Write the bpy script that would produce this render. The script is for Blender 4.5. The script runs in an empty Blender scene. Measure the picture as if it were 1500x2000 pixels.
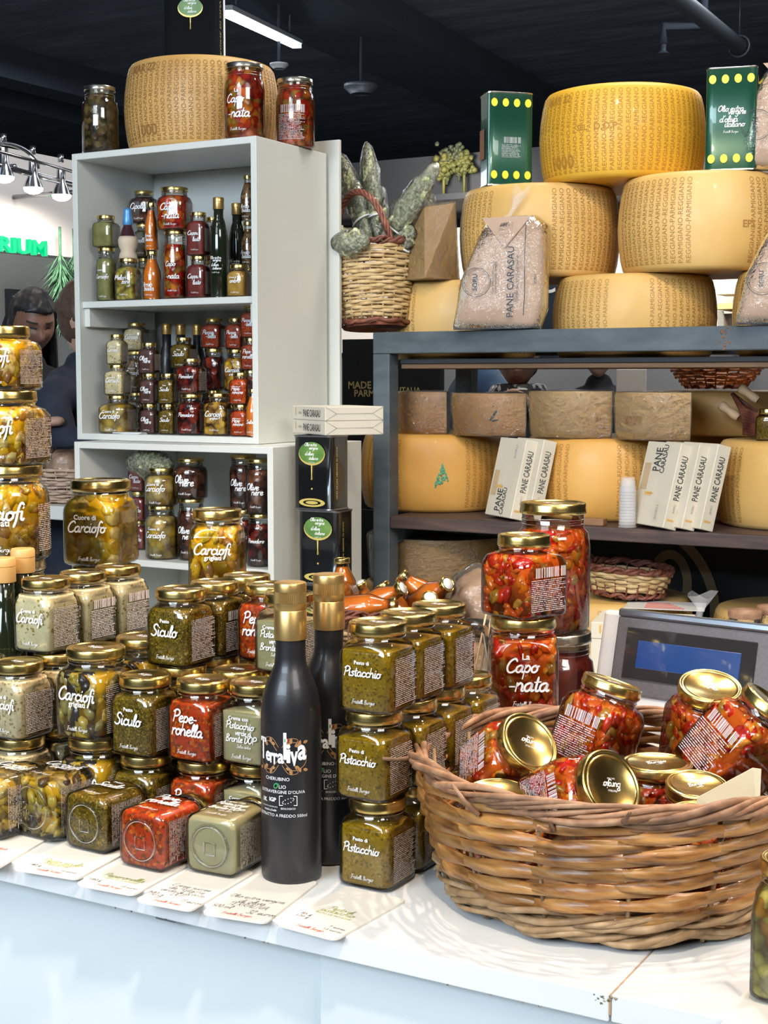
import bpy, bmesh, math, random
from mathutils import Vector, Matrix, Euler
random.seed(7)
S = bpy.context.scene
COL = S.collection
# ---------------------------------------------------------------- camera
YAW, PITCH, FPX, EYE = math.radians(29.5), math.atan(260/2800), 2800.0, 1.52
cam_d = bpy.data.cameras.new('camera'); cam = bpy.data.objects.new('camera', cam_d); COL.objects.link(cam)
cam.location = (0, 0, EYE); cam.rotation_euler = (math.radians(90)-PITCH, 0, YAW)
cam_d.sensor_fit = 'VERTICAL'; cam_d.sensor_height = 36; cam_d.lens = FPX/2000*36; cam_d.clip_start = .05; cam_d.clip_end = 100
S.camera = cam
# ---------------------------------------------------------------- view, world, lights
S.view_settings.view_transform = 'Standard'; S.view_settings.look = 'None'
S.view_settings.gamma = 1; S.view_settings.use_curve_mapping = False; S.view_settings.exposure = 0.0
W = bpy.data.worlds.new('world'); S.world = W; W.use_nodes = True
W.node_tree.nodes['Background'].inputs[0].default_value = (.62, .8, 1, 1)
W.node_tree.nodes['Background'].inputs[1].default_value = .22
def light(kind, name, loc, target, power, col, size=.1, size_y=None, spot=60, blend=.5):
    d = bpy.data.lights.new(name, kind); d.energy = power; d.color = col
    if kind == 'AREA':
        d.shape = 'RECTANGLE'; d.size = size; d.size_y = size_y or size
    else: d.shadow_soft_size = size
    if kind == 'SPOT': d.spot_size = math.radians(spot); d.spot_blend = blend
    o = bpy.data.objects.new(name, d); COL.objects.link(o); o.location = loc
    o.rotation_euler = (Vector(target)-Vector(loc)).to_track_quat('-Z', 'Y').to_euler()
    return o
# hall panels high over the aisle (cool), spots over the counter (warm), and added fill lamps
light('AREA', 'hall_panel_light', (2.9, -.6, 4.2), (-1.0, 2.4, 1.2), 175, (1, .985, .95), 2.4, 1.8)
light('AREA', 'hall_panel_light', (-1.6, -2.2, 4.3), (-1.2, 2.4, 1.0), 62, (.93, .985, 1), 2.4, 1.6)
light('AREA', 'people_fill_light', (-1.0, 3.9, 4.35), (-1.9, 5.2, 1.4), 80, (1, .96, .9), 1.6, .8)  # added fill lamp, brightens the people seen through the rack
light('AREA', 'ceiling_fill_light', (-1.5, -2.5, 2.9), (-3.5, 9.0, 4.5), 230, (.70, .84, 1), 3.0, 1.2)  # added upward fill out of view, keeps the dark ceiling visible
light('AREA', 'hall_panel_light', (-7.5, 9.0, 4.4), (-7.5, 9.0, 0), 130, (.85, .93, 1), 3.0, 3.0)
light('AREA', 'hall_panel_light', (-1.5, 9.0, 4.4), (-1.5, 9.0, 0), 110, (.85, .93, 1), 3.0, 3.0)
light('SPOT', 'counter_spot_and_fill', (-.25, 2.3, 2.95), (-.70, 1.45, .95), 98, (1, .76, .60), .03, spot=62, blend=.6)
light('SPOT', 'counter_spot_and_fill', (-1.05, 2.3, 2.95), (-1.10, 1.45, .95), 98, (1, .76, .60), .03, spot=62, blend=.6)
light('SPOT', 'counter_spot_and_fill', (.55, 2.1, 2.95), (-.30, 1.45, .95), 92, (1, .76, .60), .03, spot=62, blend=.6)
light('SPOT', 'counter_spot_and_fill', (-.1, .25, 3.0), (-.95, 1.6, 1.10), 112, (1, .82, .62), .06, spot=64, blend=.7)  # added warm fill above the camera, lifts the jar fronts and their contents
light('SPOT', 'counter_spot_and_fill', (-1.3, .45, 3.0), (-1.7, 1.75, 1.25), 95, (1, .82, .62), .06, spot=58, blend=.7)  # added warm fill for the dark artichoke heart jars at the left end
light('SPOT', 'cheese_spot_light', (-.9, 1.7, 3.2), (-1.1, 3.5, 1.6), 78, (1, .84, .62), .08, spot=62, blend=.7)
light('SPOT', 'cheese_spot_light', (.2, 1.5, 3.2), (-.35, 3.5, 1.5), 82, (1, .84, .62), .08, spot=62, blend=.7)
light('SPOT', 'cheese_spot_light', (-2.0, 1.3, 3.0), (-2.2, 3.1, 1.5), 22, (1, .92, .80), .1, spot=50, blend=.8)

# ---------------------------------------------------------------- view rays (pixel of the photo -> point of the place)
_f = Vector((-math.sin(YAW)*math.cos(PITCH), math.cos(YAW)*math.cos(PITCH), -math.sin(PITCH)))
_r = Vector((math.cos(YAW), math.sin(YAW), 0)); _u = _r.cross(_f)
def ray(u, v): return _f + _r*((u-750)/FPX) - _u*((v-1000)/FPX)
def at_z(u, v, z):
    d = ray(u, v); t = (z-EYE)/d.z; return Vector((d.x*t, d.y*t, z))
def at_Y(u, v, Y):
    d = ray(u, v); t = Y/d.y; return Vector((d.x*t, Y, EYE+d.z*t))
def at_F(u, v, F):
    d = ray(u, v); h = Vector((d.x, d.y)).dot(Vector((-math.sin(YAW), math.cos(YAW)))); t = F/h
    return Vector((d.x*t, d.y*t, EYE+d.z*t))
def at_X(u, v, X):
    d = ray(u, v); t = X/d.x; return Vector((X, d.y*t, EYE+d.z*t))

# ---------------------------------------------------------------- materials
def mat(name, col=(.8, .8, .8), rough=.5, metal=0, coat=0, emit=None, spec=.5, trans=0, sss=0, sheen=0):
    m = bpy.data.materials.new(name); m.use_nodes = True
    b = m.node_tree.nodes['Principled BSDF']
    b.inputs['Base Color'].default_value = (*col, 1); b.inputs['Roughness'].default_value = rough
    b.inputs['Metallic'].default_value = metal; b.inputs['Coat Weight'].default_value = coat
    b.inputs['Specular IOR Level'].default_value = spec
    if sss: b.inputs['Subsurface Weight'].default_value = sss; b.inputs['Subsurface Radius'].default_value = (.02, .012, .006)
    if emit: b.inputs['Emission Color'].default_value = (*emit[0], 1); b.inputs['Emission Strength'].default_value = emit[1]
    return m
def N(m, t, **k):
    n = m.node_tree.nodes.new(t)
    for a, v in k.items(): setattr(n, a, v)
    return n
def LK(m, a, b): m.node_tree.links.new(a, b)
def BS(m): return m.node_tree.nodes['Principled BSDF']
def ramp(m, fac, stops, mode='LINEAR'):
    r = N(m, 'ShaderNodeValToRGB'); r.color_ramp.interpolation = mode
    e = r.color_ramp.elements
    while len(e) < len(stops): e.new(.5)
    for i, (p, c) in enumerate(stops): e[i].position = p; e[i].color = (*c, 1)
    LK(m, fac, r.inputs[0]); return r.outputs[0]
def coords(m, scale=(1, 1, 1), rnd=True, kind='Object'):
    tc = N(m, 'ShaderNodeTexCoord'); mp = N(m, 'ShaderNodeMapping'); mp.inputs['Scale'].default_value = scale
    LK(m, tc.outputs[kind], mp.inputs[0])
    if rnd:
        oi = N(m, 'ShaderNodeObjectInfo'); mu = N(m, 'ShaderNodeMath', operation='MULTIPLY'); mu.inputs[1].default_value = 37.0
        LK(m, oi.outputs['Random'], mu.inputs[0]); LK(m, mu.outputs[0], mp.inputs['Location'])
    return mp.outputs[0]
def noise(m, vec, scale, detail=3, rough=.5):
    n = N(m, 'ShaderNodeTexNoise'); n.inputs['Scale'].default_value = scale; n.inputs['Detail'].default_value = detail
    n.inputs['Roughness'].default_value = rough; LK(m, vec, n.inputs['Vector']); return n.outputs['Fac']
def bump(m, h, strength=.4, dist=.002):
    b = N(m, 'ShaderNodeBump'); b.inputs['Strength'].default_value = strength; b.inputs['Distance'].default_value = dist
    LK(m, h, b.inputs['Height']); LK(m, b.outputs[0], BS(m).inputs['Normal'])
def vary(m, amt=.35):
    """each piece a little lighter or darker"""
    b = BS(m); src = b.inputs['Base Color'].links[0].from_socket; oi = N(m, 'ShaderNodeObjectInfo'); h = N(m, 'ShaderNodeHueSaturation')
    mp = N(m, 'ShaderNodeMapRange'); mp.inputs[3].default_value = 1-amt; mp.inputs[4].default_value = 1+amt*.6; LK(m, oi.outputs['Random'], mp.inputs[0]); LK(m, mp.outputs[0], h.inputs['Value'])
    LK(m, src, h.inputs['Color']); LK(m, h.outputs[0], b.inputs['Base Color']); return m
def noisy(name, stops, scale=8, rough=.5, vscale=(1, 1, 1), detail=4, bs=0, bd=.002, metal=0, coat=0, rnd=True, spec=.5):
    m = mat(name, rough=rough, metal=metal, coat=coat, spec=spec); v = coords(m, vscale, rnd); n = noise(m, v, scale, detail)
    LK(m, ramp(m, n, stops), BS(m).inputs['Base Color'])
    if bs: bump(m, n, bs, bd)
    return m
def speck(name, base, spk, fleck, scale=500, dens=.35, rough=.35):
    """paste: grainy base with darker and lighter flecks"""
    m = mat(name, rough=rough, coat=.05, spec=.3); v = coords(m)
    vo = N(m, 'ShaderNodeTexVoronoi'); vo.inputs['Scale'].default_value = scale; LK(m, v, vo.inputs['Vector'])
    sp = N(m, 'ShaderNodeSeparateColor'); LK(m, vo.outputs['Color'], sp.inputs[0])
    c1 = ramp(m, sp.outputs[0], [(0, spk), (dens*.5, spk), (dens, base), (.8, base), (1, fleck)])
    n = noise(m, v, 45, 3); mx = N(m, 'ShaderNodeMix', data_type='RGBA', blend_type='MULTIPLY'); mx.inputs[0].default_value = .55
    LK(m, c1, mx.inputs[6]); LK(m, ramp(m, n, [(.3, (.62, .62, .62)), (.7, (1, 1, 1))]), mx.inputs[7])
    LK(m, mx.outputs[2], BS(m).inputs['Base Color']); bump(m, vo.outputs['Distance'], .25, .001)
    return m
def chunky(name, cols, scale=90, rough=.22):
    """pieces pressed against the glass"""
    m = mat(name, rough=rough, coat=.4); v = coords(m)
    wn = N(m, 'ShaderNodeTexNoise'); wn.inputs['Scale'].default_value = scale*.6; LK(m, v, wn.inputs['Vector'])
    ad = N(m, 'ShaderNodeMix', data_type='RGBA', blend_type='LINEAR_LIGHT'); ad.inputs[0].default_value = .012
    LK(m, v, ad.inputs[6]); LK(m, wn.outputs['Color'], ad.inputs[7])
    vo = N(m, 'ShaderNodeTexVoronoi'); vo.inputs['Scale'].default_value = scale; LK(m, ad.outputs[2], vo.inputs['Vector'])
    sp = N(m, 'ShaderNodeSeparateColor'); LK(m, vo.outputs['Color'], sp.inputs[0])
    n = len(cols); c = ramp(m, sp.outputs[0], [(i/n, cc) for i, cc in enumerate(cols)], 'CONSTANT')
    mx = N(m, 'ShaderNodeMix', data_type='RGBA', blend_type='MULTIPLY'); mx.inputs[0].default_value = 1
    LK(m, c, mx.inputs[6]); LK(m, ramp(m, vo.outputs['Distance'], [(.25, (1, 1, 1)), (.85, (.25, .2, .2))]), mx.inputs[7])
    LK(m, mx.outputs[2], BS(m).inputs['Base Color']); bump(m, vo.outputs['Distance'], .5, .003)
    return m
def island(name, cols, rough=.25, fine=120):
    """each loose piece of the mesh gets one colour of the range"""
    m = mat(name, rough=rough, coat=.2, sss=.5); g = N(m, 'ShaderNodeNewGeometry')
    n = len(cols); c = ramp(m, g.outputs['Random Per Island'], [(i/n, cc) for i, cc in enumerate(cols)], 'CONSTANT')
    v = coords(m); nn = noise(m, v, fine, 3); mx = N(m, 'ShaderNodeMix', data_type='RGBA', blend_type='MULTIPLY'); mx.inputs[0].default_value = 1
    LK(m, c, mx.inputs[6]); LK(m, ramp(m, nn, [(.3, (.62, .55, .45)), (.55, (1, 1, 1))]), mx.inputs[7])
    LK(m, mx.outputs[2], BS(m).inputs['Base Color']); bump(m, nn, .3, .002)
    return m
def thin_glass(name, tint=(.985, .98, .95), rough=.03, crinkle=0, cs=30, add=.03):
    m = bpy.data.materials.new(name); m.use_nodes = True; nt = m.node_tree; nt.nodes.remove(BS(m))
    out = nt.nodes['Material Output']; tr = N(m, 'ShaderNodeBsdfTransparent'); tr.inputs[0].default_value = (*tint, 1)
    gl = N(m, 'ShaderNodeBsdfGlossy'); gl.inputs['Roughness'].default_value = rough; gl.inputs[0].default_value = (1, 1, 1, 1)
    fr = N(m, 'ShaderNodeFresnel'); fr.inputs[0].default_value = 1.5
    a = N(m, 'ShaderNodeMath', operation='MULTIPLY_ADD'); a.inputs[1].default_value = .9; a.inputs[2].default_value = add
    LK(m, fr.outputs[0], a.inputs[0]); mx = N(m, 'ShaderNodeMixShader')
    LK(m, a.outputs[0], mx.inputs[0]); LK(m, tr.outputs[0], mx.inputs[1]); LK(m, gl.outputs[0], mx.inputs[2]); LK(m, mx.outputs[0], out.inputs[0])
    if crinkle:
        v = coords(m); n = noise(m, v, cs, 4, .65); b = N(m, 'ShaderNodeBump'); b.inputs['Strength'].default_value = crinkle; b.inputs['Distance'].default_value = .02
        LK(m, n, b.inputs['Height']); LK(m, b.outputs[0], gl.inputs['Normal']); LK(m, b.outputs[0], fr.inputs['Normal'])
    return m
def print_mat(name, rows, barcode=True, col=(.85, .8, .75), split=.23):
    """flat print: bar code on top and rows of small type on clear ground (UV)"""
    m = mat(name, col, .6); nt = m.node_tree; tc = N(m, 'ShaderNodeTexCoord'); sx = N(m, 'ShaderNodeSeparateXYZ'); LK(m, tc.outputs['UV'], sx.inputs[0])
    def mth(op, a, b=None, c=None):
        n = N(m, 'ShaderNodeMath', operation=op)
        for i, x in enumerate((a, b, c)):
            if x is None: continue
            if isinstance(x, (int, float)): n.inputs[i].default_value = x
            else: LK(m, x, n.inputs[i])
        return n.outputs[0]
    U, V = sx.outputs[0], sx.outputs[1]
    rv = mth('MULTIPLY', V, rows); fr = mth('FRACT', rv); fl = mth('FLOOR', rv)
    cmb = N(m, 'ShaderNodeCombineXYZ'); LK(m, mth('MULTIPLY', U, 42), cmb.inputs[0]); LK(m, mth('MULTIPLY', fl, 7.3), cmb.inputs[1])
    nz = noise(m, cmb.outputs[0], 1.0, 2, .7)
    inrow = mth('LESS_THAN', mth('ABSOLUTE', mth('SUBTRACT', fr, .5)), .20)
    cm2 = N(m, 'ShaderNodeCombineXYZ'); LK(m, mth('MULTIPLY', fl, 3.7), cm2.inputs[0])
    wn = N(m, 'ShaderNodeTexWhiteNoise'); LK(m, cm2.outputs[0], wn.inputs[0])
    endu = mth('LESS_THAN', U, mth('ADD', .82, mth('MULTIPLY', wn.outputs[0], .25)))
    txt = mth('MULTIPLY', mth('MULTIPLY', inrow, endu), mth('GREATER_THAN', nz, .47))
    if barcode:
        cb = N(m, 'ShaderNodeCombineXYZ'); LK(m, mth('MULTIPLY', U, 60), cb.inputs[0]); nb = noise(m, cb.outputs[0], 1.0, 0)
        bar = mth('MULTIPLY', mth('GREATER_THAN', nb, .5), mth('GREATER_THAN', U, .12))
        top = mth('GREATER_THAN', V, 1-split); gap = mth('GREATER_THAN', V, 1-split-.035)
        a = mth('ADD', mth('MULTIPLY', bar, top), mth('MULTIPLY', txt, mth('SUBTRACT', 1, gap)))
    else: a = txt
    LK(m, a, BS(m).inputs['Alpha'])
    return m

GLASS = thin_glass('clear_jar_glass'); FILM = thin_glass('crinkled_clear_film', (.97, .97, .97), .045, .7, 60, .06)
def frosted(name, fac, col=(.9, .9, .92)):
    m = bpy.data.materials.new(name); m.use_nodes = True; nt = m.node_tree; b = BS(m); b.inputs['Base Color'].default_value = (*col, 1); b.inputs['Roughness'].default_value = .2
    tr = N(m, 'ShaderNodeBsdfTransparent'); mx = N(m, 'ShaderNodeMixShader'); mx.inputs[0].default_value = fac
    LK(m, tr.outputs[0], mx.inputs[1]); LK(m, b.outputs[0], mx.inputs[2]); LK(m, mx.outputs[0], nt.nodes['Material Output'].inputs[0]); return m
FILM2 = thin_glass('smooth_clear_film', (.97, .97, .97), .06, .45, 26, .0)
GOLD = noisy('gold_lid_metal', [(.3, (.62, .43, .13)), (.7, (.80, .60, .22))], 60, .24, metal=1)
GOLDM = mat('satin_gold_cap', (.72, .47, .17), .33, .9)
SILVER = mat('silver_lid_metal', (.62, .58, .48), .25, 1)
WHITEP = mat('white_print', (.93, .93, .93), .5)
DARKP = mat('dark_print', (.04, .045, .05), .6)
PRINT = print_mat('small_white_type', 25, False, (.72, .62, .56))
PRINTB = print_mat('bar_code_and_type', 23, True, (.80, .72, .70))
PRINTG = print_mat('grey_small_type', 20, True, (.55, .6, .6), .3)

# ---------------------------------------------------------------- mesh helpers
def mk(name, verts, faces, m=None, smooth=True, uvs=None):
    me = bpy.data.meshes.new(name); me.from_pydata([tuple(v) for v in verts], [], faces)
    if m is not None:
        for x in (m if isinstance(m, (list, tuple)) else [m]): me.materials.append(x)
    if smooth: me.polygons.foreach_set('use_smooth', [True]*len(me.polygons))
    if uvs:
        l = me.uv_layers.new(name='UVMap')
        for lp in me.loops: l.data[lp.index].uv = uvs[lp.vertex_index]
    me.update(); return me
def ob(name, me, parent=None, loc=(0, 0, 0), rot=(0, 0, 0), scale=None, kind=None):
    o = bpy.data.objects.new(name, me); COL.objects.link(o); o.location = loc; o.rotation_euler = rot
    if scale: o.scale = scale
    if parent is not None: o.parent = parent
    if kind: o['kind'] = kind
    return o
def thing(name, label, cat, loc=(0, 0, 0), rot=(0, 0, 0), group=None, scale=None):
    o = ob(name, None, None, loc, rot, scale); o['label'] = label; o['category'] = cat
    if group: o['group'] = group
    return o
def tag(o, label, cat, group=None):
    o['label'] = label; o['category'] = cat
    if group: o['group'] = group
    return o
class G:
    """geometry collector"""
    def __init__(s): s.v = []; s.f = []; s.mi = []
    def add(s, vs, fs, mi=0):
        b = len(s.v); s.v += [Vector(v) for v in vs]; s.f += [tuple(i+b for i in f) for f in fs]; s.mi += [mi]*len(fs); return s
    def box(s, x0, x1, y0, y1, z0, z1, mi=0, M=None):
        vs = [Vector((x, y, z)) for z in (z0, z1) for x, y in ((x0, y0), (x1, y0), (x1, y1), (x0, y1))]
        if M: vs = [M @ v for v in vs]
        return s.add(vs, [(3, 2, 1, 0), (4, 5, 6, 7), (0, 1, 5, 4), (1, 2, 6, 5), (2, 3, 7, 6), (3, 0, 4, 7)], mi)
    def rbox(s, x0, x1, y0, y1, z0, z1, r=.004, mi=0, seg=2, M=None):
        bm = bmesh.new(); bmesh.ops.create_cube(bm, size=1)
        for v in bm.verts: v.co = Vector((x0+(v.co.x+.5)*(x1-x0), y0+(v.co.y+.5)*(y1-y0), z0+(v.co.z+.5)*(z1-z0)))
        bmesh.ops.bevel(bm, geom=bm.edges[:], offset=r, segments=seg, affect='EDGES', profile=.5)
        bm.verts.ensure_lookup_table(); bm.verts.index_update()
        vs = [v.co.copy() for v in bm.verts]; fs = [tuple(v.index for v in f.verts) for f in bm.faces]; bm.free()
        if M: vs = [M @ v for v in vs]
        return s.add(vs, fs, mi)
    def lathe(s, prof, n=32, mi=0, M=None, c=(0, 0)):
        vs, fs, rings = [], [], []
        for r, z in prof:
            if r < 1e-6: rings.append([len(vs)]); vs.append(Vector((c[0], c[1], z)))
            else:
                rings.append(list(range(len(vs), len(vs)+n)))
                vs += [Vector((c[0]+r*math.cos(2*math.pi*k/n), c[1]+r*math.sin(2*math.pi*k/n), z)) for k in range(n)]
        for a, b in zip(rings, rings[1:]):
            for k in range(n):
                k2 = (k+1) % n
                if len(a) == 1 and len(b) == 1: continue
                if len(a) == 1: fs.append((a[0], b[k2], b[k])[::-1])
                elif len(b) == 1: fs.append((a[k], a[k2], b[0]))
                else: fs.append((a[k], a[k2], b[k2], b[k]))
        if M: vs = [M @ v for v in vs]
        return s.add(vs, fs, mi)
    def loft(s, secs, n=40, mi=0, cap=True, M=None):
        """secs: (z, half_x, half_y, exponent)"""
        vs, fs = [], []
        for z, hx, hy, e in secs:
            for k in range(n):
                t = 2*math.pi*(k+.5)/n; c, q = math.cos(t), math.sin(t)
                rr = (abs(c)**e+abs(q)**e)**(-1/e); vs.append(Vector((hx*c*rr, hy*q*rr, z)))
        for i in range(len(secs)-1):
            for k in range(n):
                k2 = (k+1) % n; fs.append((i*n+k, i*n+k2, (i+1)*n+k2, (i+1)*n+k))
        if cap: fs.append(tuple(range(n))[::-1]); fs.append(tuple((len(secs)-1)*n+k for k in range(n)))
        if M: vs = [M @ v for v in vs]
        return s.add(vs, fs, mi)
    def tube(s, pts, r, n=6, mi=0, cap=True, flat=1.0, closed=False):
        pts = [Vector(p) for p in pts]; m = len(pts); rs = r if isinstance(r, (list, tuple)) else [r]*m
        vs, fs = [], []; up = Vector((0, 0, 1)); prev = None
        for i, p in enumerate(pts):
            a = pts[(i-1) % m] if (closed or i) else p; b = pts[(i+1) % m] if (closed or i < m-1) else p
            t = (b-a).normalized() if (b-a).length > 1e-9 else Vector((1, 0, 0))
            if prev is None:
                x = t.cross(up)
                if x.length < .05: x = t.cross(Vector((1, 0, 0)))
                x.normalize()
            else:
                x = prev - t*prev.dot(t)
                if x.length < 1e-6: x = t.orthogonal()
                x.normalize()
            prev = x; y = x.cross(t)
            for k in range(n):
                an = 2*math.pi*k/n; vs.append(p + x*(rs[i]*math.cos(an)*flat) + y*(rs[i]*math.sin(an)))
        for i in range(m if closed else m-1):
            j = (i+1) % m
            for k in range(n):
                k2 = (k+1) % n; fs.append((i*n+k, i*n+k2, j*n+k2, j*n+k))
        if cap and not closed: fs.append(tuple(range(n))[::-1]); fs.append(tuple((m-1)*n+k for k in range(n)))
        return s.add(vs, fs, mi)
    def ico(s, c, r, sub=1, mi=0, sc=(1, 1, 1), R=None, jit=0, clampf=None):
        bm = bmesh.new(); bmesh.ops.create_icosphere(bm, subdivisions=sub, radius=1); bm.verts.index_update()
        vs = []
        for v in bm.verts:
            p = v.co.copy(); p *= (1+random.uniform(-jit, jit)); p = Vector((p.x*sc[0]*r, p.y*sc[1]*r, p.z*sc[2]*r))
            if R: p = R @ p
            p += Vector(c)
            if clampf: p = clampf(p)
            vs.append(p)
        fs = [tuple(v.index for v in f.verts) for f in bm.faces]; bm.free(); return s.add(vs, fs, mi)
    def mesh(s, name, m, smooth=True):
        me = mk(name, s.v, s.f, m, smooth)
        if any(s.mi): me.polygons.foreach_set('material_index', s.mi)
        return me
def autosm(me, ang=35):
    me.polygons.foreach_set('use_smooth', [True]*len(me.polygons))
    try: me.set_sharp_from_angle(angle=math.radians(ang))
    except Exception: pass
    return me

# ---------------------------------------------------------------- lettering
GL = {
'a': (1.15, [[(.9,.85),(.6,1),(.15,.75),(.1,.25),(.4,0),(.75,.25),(.92,.95),(.88,.3),(1,.02),(1.2,.15)]]),
'b': (1.0, [[(.1,2),(.1,.1),(.5,0),(.85,.35),(.75,.9),(.4,1),(.12,.6)]]),
'c': (.95, [[(.85,.8),(.55,1),(.15,.7),(.15,.25),(.5,0),(.95,.2)]]),
'd': (1.15, [[(.9,.85),(.6,1),(.15,.75),(.1,.25),(.4,0),(.75,.25),(.95,2),(.88,.3),(1,.02),(1.2,.15)]]),
'e': (.95, [[(.15,.45),(.6,.55),(.8,.8),(.5,1),(.15,.65),(.2,.2),(.5,0),(.95,.2)]]),
'f': (.7, [[(.9,1.8),(.6,2.05),(.35,1.5),(.3,0),(.15,-.8)],[(0,.95),(.75,1)]]),
'g': (1.1, [[(.9,.85),(.6,1),(.15,.75),(.1,.25),(.4,0),(.75,.25),(.92,.95),(.9,-.5),(.5,-.9),(.1,-.6)]]),
'h': (1.1, [[(.1,2),(.1,0)],[(.1,.6),(.5,1),(.8,.7),(.8,.1),(1,.05)]]),
'i': (.5, [[(.15,1),(.15,.2),(.35,0),(.5,.15)],[(.2,1.42),(.23,1.5)]]),
'l': (.55, [[(.15,.5),(.5,1.5),(.4,2),(.2,1.6),(.15,.3),(.35,0),(.55,.15)]]),
'm': (1.45, [[(.1,1),(.1,0)],[(.1,.6),(.4,1),(.6,.7),(.6,0)],[(.6,.6),(.95,1),(1.15,.7),(1.15,.1),(1.35,.05)]]),
'n': (1.05, [[(.1,1),(.1,0)],[(.1,.6),(.5,1),(.8,.7),(.8,.1),(1,.05)]]),
'o': (1.0, [[(.5,1),(.12,.7),(.15,.2),(.5,0),(.85,.3),(.8,.8),(.5,1),(.65,.82),(1.05,.9)]]),
'p': (1.0, [[(.15,1),(.08,-.9)],[(.12,.6),(.5,1),(.85,.6),(.6,.05),(.15,.15)]]),
'r': (.75, [[(.12,1),(.15,0)],[(.15,.6),(.4,.95),(.7,.95)]]),
's': (.8, [[(.75,.85),(.45,1),(.2,.75),(.55,.5),(.65,.2),(.35,0),(.05,.15)]]),
't': (.7, [[(.35,1.7),(.3,.25),(.5,0),(.7,.15)],[(.05,1.1),(.7,1.15)]]),
'u': (1.05, [[(.1,1),(.12,.25),(.4,0),(.75,.3),(.8,1),(.8,.2),(1,.05)]]),
'v': (.85, [[(.05,1),(.35,0),(.75,.95),(.95,.95)]]),
'x': (.9, [[(.05,1),(.8,0)],[(.8,1),(.05,0)]]),
'z': (.9, [[(.1,1),(.45,1),(.75,.98),(.1,.02),(.5,0),(.85,.05)]]),
'C': (1.35, [[(1.3,1.6),(1,1.95),(.4,1.6),(.1,.8),(.35,.1),(.9,0),(1.35,.35)]]),
'S': (1.25, [[(1.2,1.7),(.8,2),(.35,1.7),(.5,1.2),(.95,.8),(.9,.2),(.4,0),(0,.25)]]),
'P': (1.15, [[(.3,1.9),(.15,0)],[(0,1.6),(.5,2),(1.1,1.8),(1.1,1.2),(.6,.9),(.3,.95)]]),
'L': (1.1, [[(.4,2),(.15,.2),(.4,0),(1.1,.05)]]),
'M': (1.55, [[(.1,0),(.3,1.95),(.75,.6),(1.3,1.95),(1.4,0)]]),
'O': (1.45, [[(.8,2),(.2,1.5),(.15,.5),(.6,0),(1.2,.5),(1.25,1.5),(.8,2),(.6,1.7)]]),
'B': (1.25, [[(.3,1.9),(.15,0)],[(.1,1.7),(.6,2),(1,1.6),(.4,1.05),(1.1,.7),(.9,.1),(.15,.05)]]),
'F': (.95, [[(.45,1.8),(.25,0),(0,-.1)],[(.0,1.75),(.6,2),(1.25,1.9)],[(.15,1),(.8,1.05)]]),
'T': (1.1, [[(.55,1.8),(.35,0)],[(0,1.7),(.6,1.95),(1.2,1.9)]]),
'A': (1.2, [[(0,0),(.7,1.95),(1,0),(1.15,0)],[(.3,.75),(1,.8)]]),
'-': (.75, [[(.05,.55),(.6,.55)]]), "'": (.35, [[(.25,2),(.12,1.6)]]), ' ': (.6, []), '1': (.6, [[(.1,1.6),(.4,2),(.35,0)]]),
'3': (1, [[(.1,1.8),(.6,2),(.8,1.5),(.4,1.1),(.9,.6),(.5,0),(0,.2)]]), '2': (1, [[(.1,1.6),(.5,2),(.8,1.5),(.1,0),(.9,.05)]]),
'5': (1, [[(.9,1.95),(.3,1.9),(.2,1.1),(.8,1.1),(.8,.3),(.4,0),(0,.2)]]), '0': (1, [[(.5,2),(.1,1),(.5,0),(.9,1),(.5,2)]]),
'8': (1, [[(.5,2),(.1,1.5),(.8,.6),(.5,0),(.1,.5),(.8,1.5),(.5,2)]]), '9': (1, [[(.8,1.8),(.3,1.9),(.2,1.2),(.8,1.3),(.8,2),(.6,0)]]),
'E': (1.1, [[(1,1.9),(.2,1.9),(.15,1),(.1,0),(1,0)],[(.15,1),(.8,1)]]), 'R': (1.2, [[(.2,1.9),(.15,0)],[(.1,1.9),(.8,1.9),(.8,1.1),(.2,1),(1.1,0)]]),
'I': (.5, [[(.25,1.9),(.2,0)]]), 'V': (1.1, [[(.1,1.9),(.5,0),(1,1.9)]]), 'D': (1.2, [[(.2,1.9),(.15,0),(.9,.3),(1,1.5),(.2,1.95)]]),
}
def cr(pts, k=4):
    if len(pts) < 3: return [Vector(p) for p in pts]
    P_ = [Vector(pts[0])]+[Vector(p) for p in pts]+[Vector(pts[-1])]; out = []
    for i in range(1, len(P_)-2):
        a, b, c, d = P_[i-1:i+3]
        for j in range(k):
            t = j/k; out.append(.5*((2*b)+(c-a)*t+(2*a-5*b+4*c-d)*t*t+(3*b-a-3*c+d)*t**3))
    out.append(P_[-2]); return out
def script_geo(text, wt=.2, k=4, slant=.22):
    vs, fs, x = [], [], 0
    for ch in text:
        adv, st = GL.get(ch, (.8, []))
        for s in st:
            p = [Vector((q.x+x+slant*q.y, q.y)) for q in cr([Vector((a, b)) for a, b in s], k)]
            m = len(p); b0 = len(vs)
            for i in range(m):
                t = (p[min(i+1, m-1)]-p[max(i-1, 0)]); t.normalize(); nrm = Vector((-t.y, t.x))*wt*.5
                e = -t*wt*.35 if i == 0 else (t*wt*.35 if i == m-1 else Vector((0, 0)))
                sc = .6 if i in (0, m-1) else 1
                vs += [p[i]+e+nrm*sc, p[i]+e-nrm*sc]
            for i in range(m-1): fs.append((b0+2*i, b0+2*i+1, b0+2*i+3, b0+2*i+2))
        x += adv
    return vs, fs
_fc = {}
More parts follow.
